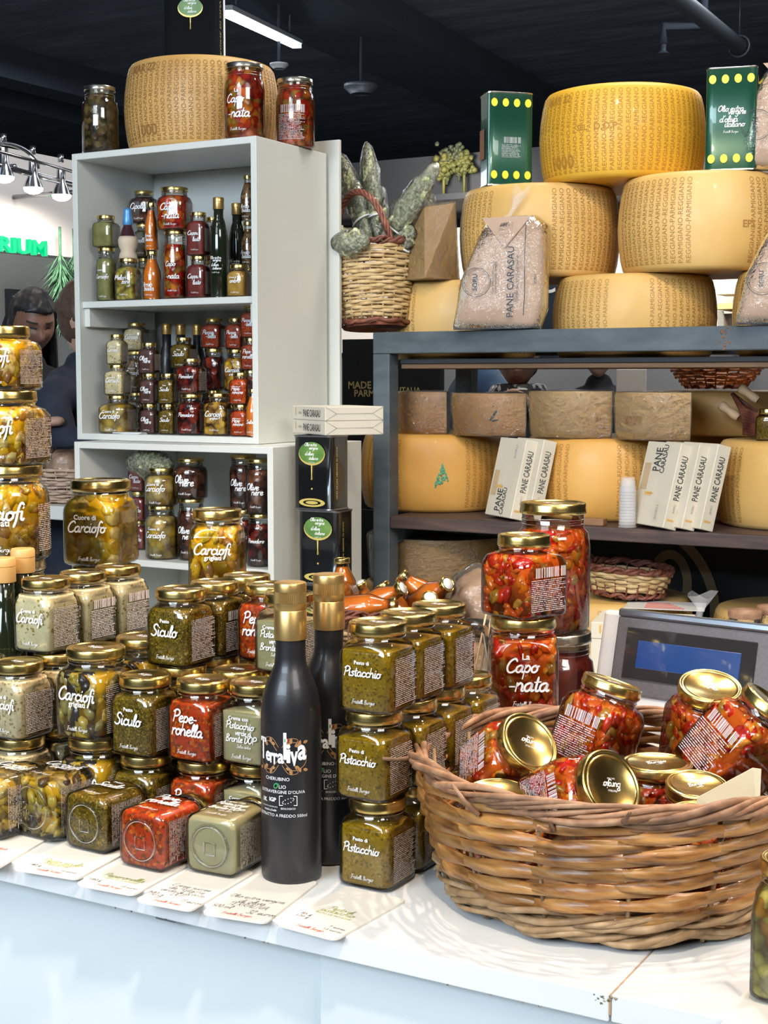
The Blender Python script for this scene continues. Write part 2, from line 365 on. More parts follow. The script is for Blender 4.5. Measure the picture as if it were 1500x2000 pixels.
def sans_geo(text, bold=.0, cond=1.0):
    k = (text, bold)
    if k not in _fc:
        c = bpy.data.curves.new('t', 'FONT'); c.body = text; c.size = 1; c.offset = bold; c.resolution_u = 2
        o = bpy.data.objects.new('t', c); COL.objects.link(o); me = bpy.data.meshes.new_from_object(o)
        _fc[k] = ([Vector((v.co.x, v.co.y)) for v in me.vertices], [tuple(p.vertices) for p in me.polygons])
        bpy.data.objects.remove(o); bpy.data.curves.remove(c); bpy.data.meshes.remove(me)
    vs, fs = _fc[k]; return [Vector((v.x*cond, v.y)) for v in vs], fs
def fit(vs, cx, cy, w=None, h=None):
    """centre on cx, cy and scale to width w or height h"""
    if not vs: return vs
    x0, x1 = min(v.x for v in vs), max(v.x for v in vs); y0, y1 = min(v.y for v in vs), max(v.y for v in vs)
    s = w/(x1-x0) if w else h/(y1-y0)
    return [Vector(((v.x-(x0+x1)/2)*s+cx, (v.y-(y0+y1)/2)*s+cy)) for v in vs]
def lines_geo(L):
    """L: list of (style, text, cx, cy, width); -> merged 2-D verts, faces"""
    V, F = [], []
    for st, tx, cx, cy, w in L:
        if st == 's': v, f = script_geo(tx, .27)
        elif st == 'n': v, f = script_geo(tx, .16, 3)
        elif st == 'f': v, f = script_geo(tx, .22, 2)
        elif st == 'b': v, f = sans_geo(tx, .02)
        elif st == 'c': v, f = sans_geo(tx, .015, .62)
        else: v, f = sans_geo(tx, 0)
        v = fit(v, cx, cy, w); b = len(V); V += v; F += [tuple(i+b for i in q) for q in f]
    return V, F
def face_mesh(name, L, R, m, sx=1, sz=1, round_r=None):
    """lettering standing on the -Y face: x right, z up; R = distance of the face, bent when round_r"""
    V, F = lines_geo(L); out = []
    for v in V:
        if round_r: a = v.x*sx/round_r; out.append((round_r*math.sin(a), -round_r*math.cos(a), v.y*sz))
        else: out.append((v.x*sx, -R, v.y*sz))
    return mk(name, out, F, m, False)
def flat_text(name, L, m): # lies in XY, z=0
    V, F = lines_geo(L); return mk(name, [(v.x, v.y, 0) for v in V], F, m, False)
def uvpanel(name, w, z0, z1, R, m, round_r=None, ang0=0, n=8):
    """print panel on the +X side (or bent round)"""
    vs, fs, uv = [], [], []
    for i in range(n+1):
        t = i/n
        for z, q in ((z0, 0), (z1, 1)):
            if round_r: a = ang0+(t-.5)*w/round_r; vs.append((round_r*math.cos(a), round_r*math.sin(a), z))
            else: vs.append((R, (t-.5)*w, z))
            uv.append((t, q))
    for i in range(n): fs.append((2*i, 2*i+2, 2*i+3, 2*i+1))
    return mk(name, vs, fs, m, True, uv)
S.cycles.transparent_max_bounces = 14; S.cycles.max_bounces = 7; S.cycles.glossy_bounces = 3; S.cycles.diffuse_bounces = 3
S.cycles.sample_clamp_indirect = 3.0; S.cycles.caustics_reflective = False; S.cycles.caustics_refractive = False
# ================================================================ jars and bottles
_c = {}
def cached(key, fn):
    if key not in _c: _c[key] = fn()
    return _c[key]
A_ = (.80, .52, .10)
CONT = {
 'pistachio': speck('pistachio_pesto', (.36, .205, .006), (.17, .10, .008), (.48, .31, .03), 420, .2),
 'siculo': speck('green_herb_pesto', (.21, .128, .008), (.08, .055, .005), (.48, .30, .04), 520, .45),
 'crema': speck('pale_artichoke_cream', (.92, .78, .44), (.46, .32, .09), (.95, .84, .54), 300, .10),
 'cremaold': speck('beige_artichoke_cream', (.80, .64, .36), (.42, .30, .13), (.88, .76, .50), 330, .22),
 'bronte': noisy('grey_green_pistachio_cream', [(.3, (.45, .39, .19)), (.7, (.52, .45, .24))], 30, .3),
 'pepe': speck('red_pepper_relish', (.62, .055, .006), (.26, .05, .01), (.86, .24, .015), 260, .3),
 'capo': chunky('red_vegetable_mix', [(.62, .03, .01), (.78, .14, .01), (.50, .02, .008), (.85, .25, .02), (.66, .06, .01), (.42, .2, .03)], 55),
 'carc': chunky('grilled_artichokes', [(.62, .34, .04), (.80, .50, .12), (.40, .18, .03), (.86, .52, .03), (.16, .08, .02), (.74, .46, .04)], 60),
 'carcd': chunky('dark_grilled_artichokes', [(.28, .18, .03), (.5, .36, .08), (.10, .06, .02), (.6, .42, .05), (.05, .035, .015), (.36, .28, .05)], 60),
 'cuore': chunky('artichoke_hearts', [(.82, .60, .10), (.80, .52, .06), (.74, .56, .22), (.86, .66, .16)], 38),
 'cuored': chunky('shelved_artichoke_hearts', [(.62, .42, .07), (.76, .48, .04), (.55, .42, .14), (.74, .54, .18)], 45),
 'olive': noisy('dark_olive_paste', [(.3, (.085, .035, .03)), (.7, (.13, .055, .045))], 60, .35),
 'olives': chunky('black_olives', [(.10, .035, .02), (.16, .06, .03), (.06, .02, .02), (.22, .08, .04)], 55),
 'darkred': noisy('dark_red_pesto', [(.3, (.15, .02, .015)), (.7, (.24, .035, .025))], 50, .35),
 'pomo': chunky('dried_tomatoes', [(.22, .02, .01), (.10, .012, .01), (.32, .035, .015), (.05, .012, .01)], 60),
 'sauce': noisy('tomato_sauce', [(.3, (.88, .19, .015)), (.7, (.95, .27, .03))], 40, .25),
 'piccan': speck('orange_red_relish', (.42, .05, .015), (.2, .04, .01), (.6, .12, .03), 260, .3),
 'mel': chunky('aubergine_strips', [(.55, .45, .08), (.66, .52, .12), (.42, .36, .08), (.6, .28, .05)], 70),
 'green': noisy('green_vegetables', [(.3, (.20, .20, .06)), (.7, (.32, .31, .11))], 60, .35),
 'funghi': chunky('dark_mushrooms', [(.05, .035, .02), (.12, .08, .03), (.08, .07, .02), (.20, .13, .05)], 60),
 'brownish': chunky('brown_bits', [(.24, .12, .05), (.34, .2, .08), (.16, .08, .03)], 90),
 'amber': noisy('amber_preserve', [(.3, (.45, .24, .04)), (.7, (.62, .36, .07))], 60, .3),
 'water': mat('cloudy_brine', (.42, .38, .24), .2),
}
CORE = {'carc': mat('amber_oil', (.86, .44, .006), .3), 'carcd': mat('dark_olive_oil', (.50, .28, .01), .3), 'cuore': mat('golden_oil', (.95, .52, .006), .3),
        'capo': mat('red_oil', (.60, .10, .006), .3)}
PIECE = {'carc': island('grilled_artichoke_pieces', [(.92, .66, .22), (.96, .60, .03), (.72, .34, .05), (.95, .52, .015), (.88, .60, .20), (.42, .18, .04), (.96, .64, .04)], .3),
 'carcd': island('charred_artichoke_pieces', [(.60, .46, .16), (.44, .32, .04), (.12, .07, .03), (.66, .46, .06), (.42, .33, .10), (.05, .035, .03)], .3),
 'cuore': island('artichoke_heart_pieces', [(.98, .66, .08), (.98, .54, .02), (.96, .70, .22), (.98, .62, .04)], .3, 60),
 'capo': island('caponata_pieces', [(.72, .035, .006), (.90, .20, .01), (.62, .025, .006), (.92, .32, .02), (.76, .09, .006), (.84, .13, .008), (.55, .26, .03), (.68, .02, .006), (.88, .16, .01)], .22)}
def LB(*a): return a
LAB = {
 'pistachio': LB(('b', 'Pesto di', -.05, .580, .27), ('s', 'Pistacchio', -.03, .48, .68), ('n', 'Fratelli Burgio', -.02, .135, .42)),
 'siculo': LB(('b', 'Pesto', -.02, .612, .21), ('s', 'Siculo', -.03, .49, .62), ('n', 'Fratelli Burgio', -.02, .135, .42)),
 'pepe': LB(('s', 'Pepe-', -.05, .56, .52), ('s', 'ronella', 0, .43, .68), ('n', 'Fratelli Burgio', -.02, .135, .42)),
 'crema': LB(('b', 'Crema di', -.04, .585, .36), ('s', 'Carciofi', 0, .47, .68), ('n', 'Fratelli Burgio', 0, .135, .42)),
 'bronte': LB(('b', 'Crema con', -.06, .60, .42), ('s', "Pistacchio", -.02, .52, .60), ('s', 'verde di', .05, .43, .34), ('s', 'Bronte DOP', 0, .35, .66), ('n', 'Salsa dolce', .05, .26, .3), ('n', 'Fratelli Burgio', 0, .12, .42)),
 'carc': LB(('s', 'Carciofi', 0, .50, .74), ('b', 'grigliati', .0, .405, .34), ('n', 'Fratelli Burgio', 0, .13, .42)),
 'cuore': LB(('b', 'Cuore di', -.06, .580, .40), ('s', 'Carciofo', -.02, .45, .70), ('n', 'Fratelli Burgio', 0, .09, .40)),
 'capo': LB(('b', 'La', -.02, .625, .11), ('s', 'Capo', -.06, .50, .48), ('s', '-nata', .03, .335, .58), ('n', 'Fratelli Burgio', 0, .12, .42)),
 'olive': LB(('s', 'Olive', -.1, .50, .5), ('s', 'nere', .08, .38, .44), ('n', 'Fratelli Burgio', 0, .13, .42)),
 'arrab': LB(('s', 'Arrab', -.05, .32, .62), ('s', 'biata', .05, .24, .60), ('n', 'Fratelli Burgio', 0, .1, .5)),
 'cappu': LB(('s', 'Cappu', -.08, .50, .58), ('s', 'liato', .12, .38, .45), ('n', 'Fratelli Burgio', 0, .13, .42)),
 'melan': LB(('s', 'Melan-', -.1, .55, .60), ('s', 'zane', .12, .43, .42), ('n', 'Fratelli Burgio', 0, .14, .42)),
 'cipolla': LB(('s', 'Cipolla', 0, .48, .7), ('n', 'Fratelli Burgio', 0, .13, .42)),
 'pomo': LB(('s', 'Pomodoro', 0, .50, .66), ('n', 'Fratelli Burgio', 0, .13, .42)),
 'peron': LB(('b', 'Crema di', 0, .56, .3), ('s', 'Pepe-', -.08, .48, .5), ('s', 'roncino', .02, .38, .6), ('n', 'Fratelli Burgio', 0, .13, .42)),
 'piccan': LB(('s', 'Piccan', -.08, .54, .56), ('s', '-tella', .06, .42, .50), ('n', 'Fratelli Burgio', 0, .13, .42)),
 'oil': LB(('s', 'Olio extra', 0, .40, .7), ('s', 'vergine', .08, .365, .5), ('s', "d'oliva", -.05, .33, .5), ('s', 'italiano', .08, .295, .55), ('n', 'Fratelli Burgio', 0, .25, .5)),
 'ombra': LB(('b', 'Crema di', -.1, .6, .34), ('s', 'ombra', 0, .5, .5), ('n', 'Fratelli Burgio', 0, .13, .42)),
 'salsa': LB(('s', 'Salsa', 0, .32, .62), ('n', 'Fratelli Burgio', 0, .1, .5)),
}
def jar_secs(kind, w, h, lr, ins=0, top=1.0, hl=.014):
    e = {'sq': 6.5, 'oct': 3.6, 'round': 2.0}[kind]; a = w/2-ins; n = lr*.93-ins
    s = [(0, a*.80, e*.8), (.012, a*.90, e), (.035, a*.98, e), (.07, a, e), (.62, a, e), (.67, a*.985, e), (.71, a*.95, e*.85), (.75, a*.86+n*.14, max(2.2, e*.5)), (.785, n*1.06, 2.1), (.80, n, 2), (.90, n, 2), (1-hl/h*.3, n, 2)]
    if kind == 'round': s = [(0, a*.82, 2), (.012, a*.93, 2), (.04, a, 2), (.66, a, 2), (.72, a*.96, 2), (.77, a*.6+n*.4, 2), (.80, n, 2), (.92, n, 2), (1-hl/h*.3, n, 2)]
    out = []
    for z, r, ex in s:
        if z <= top: out.append((z*h+(ins if z < .05 else 0), r, r, ex))
        else:
            if out[-1][0] < top*h-.001: out.append((top*h, out[-1][1] if z < .72 else min(out[-1][1], r+.002), out[-1][1] if z < .72 else min(out[-1][1], r+.002), out[-1][3]))
            break
    return out
def lid_mesh(lr, hl, m):
    def f():
        g = G(); g.lathe([(0, .001), (lr*.93, .001), (lr*.985, 0), (lr, .0012), (lr, hl*.35), (lr*.985, hl*.5), (lr*.99, hl*.85), (lr*.965, hl*.97), (lr*.93, hl), (lr*.90, hl*.97), (lr*.87, hl*.90), (lr*.83, hl*.92), (lr*.81, hl*.98), (lr*.78, hl*.90), (0, hl*.90)], 40)
        return autosm(g.mesh('lid', m), 50)
    return cached(('lid', lr, hl, m.name), f)
def glass_mesh(kind, w, h, lr, ring):
    def f():
        g = G(); g.loft(jar_secs(kind, w, h, lr), 48 if w > .06 else 32)
        for z in (.84, .875): # screw thread ribs of the neck
            g.tube([(lr*.945*math.cos(a*.2618), lr*.945*math.sin(a*.2618), z*h) for a in range(24)], .0007, 4, closed=True)
        if ring:
            g.tube([(w*.33*math.cos(a*.1309), w*.33*math.sin(a*.1309), 0) for a in range(48)], .0012, 5, closed=True)
            for a in range(60): g.ico((w*.365*math.cos(a*.10472), w*.365*math.sin(a*.10472), 0), .0009, 1)
            g.tube([(w*.1, -.004, 0), (w*.1, .01, 0), (-w*.1, .01, 0), (-w*.1, -.004, 0)], .0009, 4, closed=True)
        return g.mesh('glass', GLASS)
    return cached(('glass', kind, w, h, lr, ring), f)
def cont_mesh(kind, w, h, lr, fill, m, ins=.0022):
    def f():
        g = G(); g.loft(jar_secs(kind, w, h, lr, ins, fill), 40); return g.mesh('contents', m)
    return cached(('cont', kind, w, h, lr, fill, m.name, ins), f)
def pieces_mesh(kind, w, h, lr, fill, key):
    def f():
        rnd = random.Random(hash((kind, round(w*1000), round(h*1000))) & 255 if False else int(w*7000+h*3000)); g = G(); secs = jar_secs(kind, w, h, lr, .002, fill)
        def lim(z):
            for a, b in zip(secs, secs[1:]):
                if a[0] <= z <= b[0]:
                    t = (z-a[0])/max(1e-6, b[0]-a[0]); return a[1]+(b[1]-a[1])*t, a[3]+(b[3]-a[3])*t
            return secs[-1][1], secs[-1][3]
        z0, z1 = secs[0][0], secs[-1][0]
        def cl(p):
            z = min(max(p.z, z0), z1); R, e = lim(z); x, y = p.x, p.y
            q = ((abs(x)/R)**e+(abs(y)/R)**e)**(1/e) if (x or y) else 0
            if q > 1: x, y = x/q, y/q
            return Vector((x, y, z))
        size = {'carc': .0135, 'carcd': .0145, 'cuore': .0155, 'capo': .0120}[key]*(.8+w*3)
        if key == 'cuore': size = .0125*(w/.08)
        area = 4*w*(z1-z0)+w*w; n = int(area/(size*size*(1.1 if key != 'cuore' else 2.0)))
        for i in range(n):
            z = rnd.uniform(z0, z1); R, e = lim(z); a = rnd.uniform(0, 2*math.pi)
            c, s = math.cos(a), math.sin(a); rr = (abs(c)**e+abs(s)**e)**(-1/e)*(R-size*rnd.uniform(.25, .7))
            if rnd.random() < .10: z = z1-.001; rr *= rnd.random()
            if rnd.random() < .10: z = z0+.001; rr *= rnd.random()
            E_ = Euler((rnd.uniform(0, 6), rnd.uniform(0, 6), rnd.uniform(0, 6))).to_matrix()
            sc = (1, rnd.uniform(.8, 1), rnd.uniform(.8, 1)) if key == 'cuore' else (rnd.uniform(.8, 1.5), rnd.uniform(.5, .9), rnd.uniform(.3, .6))
            g.ico((rr*c, rr*s, z), size*rnd.uniform(.75, 1.15), 2 if key == 'cuore' else 1, 0, sc, E_, .02 if key == 'cuore' else .16, cl)
        return g.mesh('pieces', PIECE[key])
    return cached(('pc', kind, w, h, lr, fill, key), f)
def label_mesh(lab, w, h, kind, R=None):
    def f():
        L = [(s, t, (cx+.03)*w, cz*h, cw*w) for s, t, cx, cz, cw in LAB[lab]]
        return face_mesh('lettering', L, w/2+.0007, WHITEP, round_r=(R or w/2+.0007) if kind == 'round' else None)
    return cached(('lab', lab, w, h, kind), f)
def jar(label, group, loc, w=.070, h=.1, lr=.033, c='pistachio', lab=None, kind='sq', rot=(0, 0, 0), fill=.76, hero=False, info=True, lid=None, ring=False, name='preserve_jar', hl=.0125, bar=False, z_mid=False):
    o = thing(name, label, 'jar', loc, rot, group); lid = lid or GOLD
    ob('glass', glass_mesh(kind, w, h, lr, ring), o)
    if hero and c in PIECE:
        ob('contents', cont_mesh(kind, w, h, lr, fill-.01, CORE[c], .0075), o); ob('pieces', pieces_mesh(kind, w, h, lr, fill, c), o, kind='stuff')
    elif c: ob('contents', cont_mesh(kind, w, h, lr, fill, CONT[c]), o)
    l = ob('lid', lid_mesh(lr, hl, lid), o, (0, 0, h-hl))
    if hero:
        ob('lid_emblem', cached(('le', lr), lambda: flat_text('lid_emblem', [('s', 'Burgio', 0, 0, lr*.62), ('r', 'FRATELLI', 0, lr*.17, lr*.3), ('r', 'DAL 1960', 0, -lr*.17, lr*.25)], WHITEP)), l, (0, 0, hl*.93))
    if lab: ob('lettering', label_mesh(lab, w, h, kind), o)
    if info:
        if kind == 'round': ob('small_print', cached(('ip', w, h, kind, bar), lambda: uvpanel('small_print', w*.75, h*.1, h*.6, 0, PRINTB if bar else PRINT, w/2+.0008, math.radians(20))), o)
        else: ob('small_print', cached(('ip', w, h, kind, bar), lambda: uvpanel('small_print', w*.72, h*.10, h*.635, w/2+.0007, PRINTB if bar else PRINT)), o)
    return o
ZC = .95 # counter top
def top(u, v, z, h):
    p = at_z(u, v, z); return Vector((p.x, p.y, z-h))

# ---- the pistachio pesto block (four deep, two and three high)
p0 = top(734, 1212, 1.25, .1)
ROWN = ['front', 'second', 'third', 'back']
for i in range(4):
    for k in range(3):
        if i == 3 and k == 2: continue
        jx = random.Random(i*5+k).uniform(-.003, .003)
        jar(f'olive green pistachio pesto jar, {("bottom", "middle", "top")[k]} of the {ROWN[i]} stack right of the black bottles', 'pistachio pesto jars', (p0.x+jx+.002*i, p0.y+i*.0735, ZC+k*.1),
            c='pistachio', lab='pistachio', fill=.70, hero=(k == 2), rot=(0, 0, jx*8+(-.03 if k == 0 else 0)))
# ---- grey-green pistachio cream
p = top(500, 1330, 1.15, .1)
for i in range(3):
    for k in range(3 if i == 1 else 2):
        jar(f'grey green sweet pistachio cream jar, {("bottom", "second", "top")[k]} of the {ROWN[i]} stack left behind the black bottle', 'pistachio cream jars', (p.x, p.y+i*.075, ZC+k*.1), c='bronte', lab='bronte', fill=.66, hero=(k >= 1))
# ---- red pepper relish
p = top(396, 1325, 1.15, .1)
for i in range(4):
    for k in range(2 if i < 2 else 3):
        if i == 3 and k == 2: continue
        jar(f'red pepper relish jar, {("bottom", "second", "top")[k]} of the {ROWN[i]} stack between green pesto and black bottle', 'red pepper relish jars', (p.x, p.y+i*.075, ZC+k*.1), c='pepe', lab='pepe', fill=.74, hero=(k >= 1), rot=(0, 0, .02*i))
# ---- green pesto
p = top(284, 1316, 1.15, .1)
for i in range(4):
    for k in range(2 if i == 0 else 3):
        jar(f'dark green Sicilian pesto jar, {("bottom", "second", "top")[k]} of the {ROWN[i]} stack left of the red relish', 'green pesto jars', (p.x, p.y+i*.0745, ZC+k*.1), c='siculo', lab='siculo', fill=.76, hero=(k >= 1), bar=(i == 2))
# ---- grilled artichokes, medium jars
p = top(187, 1262, 1.18, .115)
for i in range(2):
    for k in range(2):
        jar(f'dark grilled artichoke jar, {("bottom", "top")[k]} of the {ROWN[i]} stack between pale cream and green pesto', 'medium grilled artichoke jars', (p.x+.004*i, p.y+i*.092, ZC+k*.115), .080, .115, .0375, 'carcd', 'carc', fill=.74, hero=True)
# ---- pale artichoke cream
p = top(35, 1290, 1.15, .1)
for i in range(4):
    for k in range(2 if i == 0 else 3):
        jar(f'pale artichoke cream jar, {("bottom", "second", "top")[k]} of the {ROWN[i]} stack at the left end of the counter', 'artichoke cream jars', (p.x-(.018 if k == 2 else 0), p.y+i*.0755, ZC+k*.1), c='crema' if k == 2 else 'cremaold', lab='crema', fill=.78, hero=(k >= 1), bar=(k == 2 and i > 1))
p = top(-70, 1290, 1.15, .1)
for k in range(2):
    jar(f'dark green pesto jar cut by the left picture edge, {("bottom", "top")[k]} one beside the pale cream', 'left edge jars', (p.x, p.y+.03, ZC+k*.1), c='siculo', lab='siculo', hero=(k == 1))
# ---- tower of big grilled artichoke jars at the left edge
b = at_F(20, 1100, 2.12); z = ZC
for k, (w, h, lr, u_) in enumerate([(.112, .150, .050, 20), (.112, .154, .050, 20), (.115, .140, .049, 20), (.100, .109, .043, 20), (.085, .094, .036, 18)]):
    q = at_F(u_, 1000, 2.12)
    jar(f'{("lowest", "silver lidded second lowest", "middle", "second from top", "topmost")[k]} big grilled artichoke jar of the tower at the left edge', 'tower of big artichoke jars', (q.x, q.y, z), w, h, lr, 'carc', 'carc', kind='round' if k == 2 else 'sq',
        fill=.80, hero=(k > 1), lid=SILVER if k == 1 else GOLD, hl=.016, rot=(0, 0, math.radians(20 if k == 2 else 12)), info=(k > 1)); z += h
q = at_F(-62, 1000, 2.16)
for k, h in enumerate([.150, .154, .14]):
    jar(f'big artichoke heart jar in the stack cut by the left picture edge, {("lowest", "middle", "topmost")[k]}', 'left edge big jars', (q.x, q.y, ZC+sum([0, .15, .304][k:k+1])), .1, h, .045, 'cuore', 'cuore', fill=.8, info=False)
# ---- big heart jar on two more
q = at_F(199, 1100, 2.32); z = ZC
for k, h in enumerate([.135, .135, .138]):
    jar(f'large yellow artichoke heart jar, {("lowest, hidden behind the pale cream jars", "middle one behind the pale cream jars", "topmost, standing proud over the pale cream jars")[k]}', 'large artichoke heart jars', (q.x, q.y, z), .098, h, .0485, 'cuore', 'cuore', fill=.84, hero=(k == 2), hl=.017, rot=(0, 0, math.radians(13)), info=False); z += h
# ---- grilled artichoke jar over the green pesto
q = at_F(424, 1000, 2.22); z = ZC
for k, h in enumerate([.123, .123, .123]):
    jar(f'golden grilled artichoke jar, {("lowest, behind the green pesto", "middle, behind the green pesto", "topmost, above the green pesto lids")[k]}', 'golden grilled artichoke jars', (q.x, q.y, z), .080, h, .0385, 'carc', 'carc', fill=.80, hero=(k == 2), hl=.015, rot=(0, 0, math.radians(22)), info=False); z += h
# ---- jars lying on their cards, base to the front
LY = [(-38, 1640, 'carcd', 'carc', .078, 'dark grilled artichokes'), (62, 1643, 'carcd', 'carc', .080, 'dark grilled artichokes'), (165, 1668, 'siculo', 'siculo', .070, 'olive green pesto'), (274, 1704, 'pepe', 'pepe', .070, 'orange red pepper relish'), (409, 1716, 'bronte', 'bronte', .070, 'grey green pistachio cream')]
for i, (u, v, c_, l_, w, d) in enumerate(LY):
    q = at_z(u, v, ZC)
    jar(f'jar of {d} lying {"at the left picture edge" if i == 0 else "on its price card, base forward"}', 'jars lying on price cards', (q.x, q.y, ZC+.0026+w/2), w, .1 if w < .075 else .112, .033 if w < .075 else .0365, c_, l_, rot=(math.radians(-90), 0, math.radians((-6, -4, -3, -2, 3)[i])), fill=.80, hero=True, ring=True)
# ================================================================ bottles
BLACKG = mat('matt_black_glass', (.012, .012, .014), .38, coat=.15)
OILG = mat('dark_oil_glass', (.012, .016, .008), .08, coat=.5)
COPPER = mat('copper_print', (.62, .33, .14), .4, .5); GREENP = mat('green_print', (.05, .35, .12), .5); REDP = mat('red_print', (.7, .05, .04), .5)
def leafy():
    """curling branches with leaves round the name, x right, y up"""
    V, F = [], []
    def strip(pts, w):
        p = cr([Vector(q) for q in pts], 4); m = len(p); b = len(V)
        for i in range(m):
            t = (p[min(i+1, m-1)]-p[max(i-1, 0)]).normalized(); n = Vector((-t.y, t.x))*w*.5; V.extend([p[i]+n, p[i]-n])
        for i in range(m-1): F.append((b+2*i, b+2*i+1, b+2*i+3, b+2*i+2))
    def leaf(x, y, a, L=.0065):
        b = len(V); c, s = math.cos(a), math.sin(a)
        for t, w in ((0, 0), (.35, .3), (.7, .25), (1, 0), (.7, -.25), (.35, -.3)): V.append(Vector((x+(t*c-w*s)*L, y+(t*s+w*c)*L)))
        F.append(tuple(range(b, b+6)))
    for sx in (-1, 1):
        for sy in (-1, 1):
            strip([(sx*.004, sy*.006), (sx*.014, sy*.016), (sx*.026, sy*.012), (sx*.030, sy*.004), (sx*.024, sy*.001)], .0008)
            strip([(sx*.002, sy*.010), (sx*.010, sy*.020), (sx*.020, sy*.019), (sx*.017, sy*.013)], .0007)
            for k in range(5): leaf(sx*(.006+.005*k), sy*(.013+.002*math.sin(k*2)), (1.2 if k % 2 else .3)*sy if sx > 0 else math.pi-(1.2 if k % 2 else .3)*sy)
    return V, F
def wrap(V, F, R, m, name, z):
    return mk(name, [(R*math.sin(v.x/R), -R*math.cos(v.x/R), v.y+z) for v in V], F, m, False)
def sq_line(pts, w):
    V, F = [], []; m = len(pts); pts = [Vector(p) for p in pts]
    for i in range(m):
        a, b = pts[i], pts[(i+1) % m]; t = (b-a).normalized(); n = Vector((-t.y, t.x))*w*.5; k = len(V)
        V += [a+n-t*w*.5, a-n-t*w*.5, b-n+t*w*.5, b+n+t*w*.5]; F.append((k, k+1, k+2, k+3))
    return V, F
def black_bottle(label, loc, rz):
    o = thing('oil_bottle', label, 'bottle', loc, (0, 0, rz), 'black oil bottles on the counter'); R = .0345; H = .342
    g = G(); g.lathe([(0, .002), (.028, 0), (.033, .002), (R, .007), (R, .184), (.0340, .200), (.0318, .214), (.0275, .228), (.0218, .240), (.0185, .248), (.0172, .258), (.0170, .30), (.0170, .318), (0, .318)], 48); ob('bottle_body', g.mesh('bottle_body', BLACKG), o)
    g = G(); g.lathe([(.0176, 0), (.0186, .0005), (.0186, .033), (.0180, .034), (.0186, .035), (.0186, .042)], 60)
    vs, fs = [], []
    for j, z in enumerate((.042, .055)): # knurled band
        for k in range(120): r = .0186 if k % 2 else .0179; vs.append((r*math.cos(k*math.pi/60), r*math.sin(k*math.pi/60), z))
    for k in range(120): fs.append((k, (k+1) % 120, 120+(k+1) % 120, 120+k))
    g.add(vs, fs); g.lathe([(.0186, .055), (.0186, .0625), (.0178, .0645), (.0165, .065), (0, .065)], 60)
    ob('screw_cap', autosm(g.mesh('screw_cap', GOLDM), 40), o, (0, 0, H-.065))
    z0 = .150
    V, F = leafy(); ob('branch_print', wrap(V, F, R+.0006, COPPER, 'branch_print', z0), o)
    V, F = [], []
    def put(tx, cx, cy, w, st='r', bold=.0):
        v, f = sans_geo(tx, bold) if st == 'r' else script_geo(tx, .2, 3); v = fit(v, cx, cy, w); b = len(V); V.extend(v); F.extend([tuple(i+b for i in q) for q in f])
    # the name: letters of unequal height, tightly set
    x = -.0265
    for ch, w, h, dy in (('T', .010, .021, .001), ('e', .0065, .010, 0), ('r', .0045, .010, -.001), ('r', .0045, .011, -.002), ('a', .0065, .010, -.001), ('l', .003, .026, .003), ('i', .004, .018, .0), ('v', .0075, .014, -.003), ('a', .009, .015, .002)):
        v, f = sans_geo(ch, .03); x0, x1 = min(a.x for a in v), max(a.x for a in v); y0, y1 = min(a.y for a in v), max(a.y for a in v)
        v = [Vector((x+(a.x-x0)/(x1-x0)*w, z0*0-.006+dy+(a.y-y0)/(y1-y0)*h)) for a in v]; b = len(V); V.extend(v); F.extend([tuple(i+b for i in q) for q in f]); x += w*.93
    put('CHERUBINO', -.004, -.022, .026); put('LIO', .002, -.0295, .007); put("EXTRAVERGINE D'OLIVA", 0, -.0345, .048)
    put('1K', -.0185, -.0435, .006, bold=.03); put('IGP', -.0085, -.0425, .008, bold=.03); put('PRODOTTO CERTIFICATO', -.0125, -.0495, .019); put('BIOLOGICO', .0075, -.0505, .014)
    put('estratto a freddo', -.012, -.053, .016, 's'); put('ESTRATTO A FREDDO 500ml', 0, -.0575, .052)
    for q in ([(-.001, -.0475), (.016, -.0475), (.016, -.0385), (-.001, -.0385)],):
        v, f = sq_line(q, .0006); b = len(V); V.extend(v); F.extend([tuple(i+b for i in z) for z in f])
    for k in range(12): # leaf of dots
        a = k/12*2*math.pi; cx, cy = .0075+.0055*math.cos(a), -.043+.0022*math.sin(a)+.0018*math.cos(a); b = len(V)
        V.extend([Vector((cx-.0004, cy-.0004)), Vector((cx+.0004, cy-.0004)), Vector((cx+.0004, cy+.0004)), Vector((cx-.0004, cy+.0004))]); F.append((b, b+1, b+2, b+3))
    ob('lettering', wrap([v*1.18 for v in V], F, R+.0009, WHITEP, 'lettering', z0), o)
    v, f = script_geo('o', .2); ob('letter_swirl', wrap(fit(v, -.005, -.034, h=.007), f, R+.0009, GREENP, 'letter_swirl', z0), o)
    for k, m in enumerate((GREENP, WHITEP, REDP)): ob('flag_bar', wrap([Vector((.005+k*.0015, .0165)), Vector((.0065+k*.0015, .0165)), Vector((.0065+k*.0015, .0205)), Vector((.005+k*.0015, .0205))], [(0, 1, 2, 3)], R+.0012, m, 'flag_bar', z0), o)
    return o
q = at_z(570, 1712, ZC); black_bottle('front matt black oil bottle with gold screw cap and printed branches', (q.x, q.y, ZC), math.radians(13))
black_bottle('second matt black oil bottle, half hidden behind the front one', (q.x+.003, q.y+.078, ZC), math.radians(24))
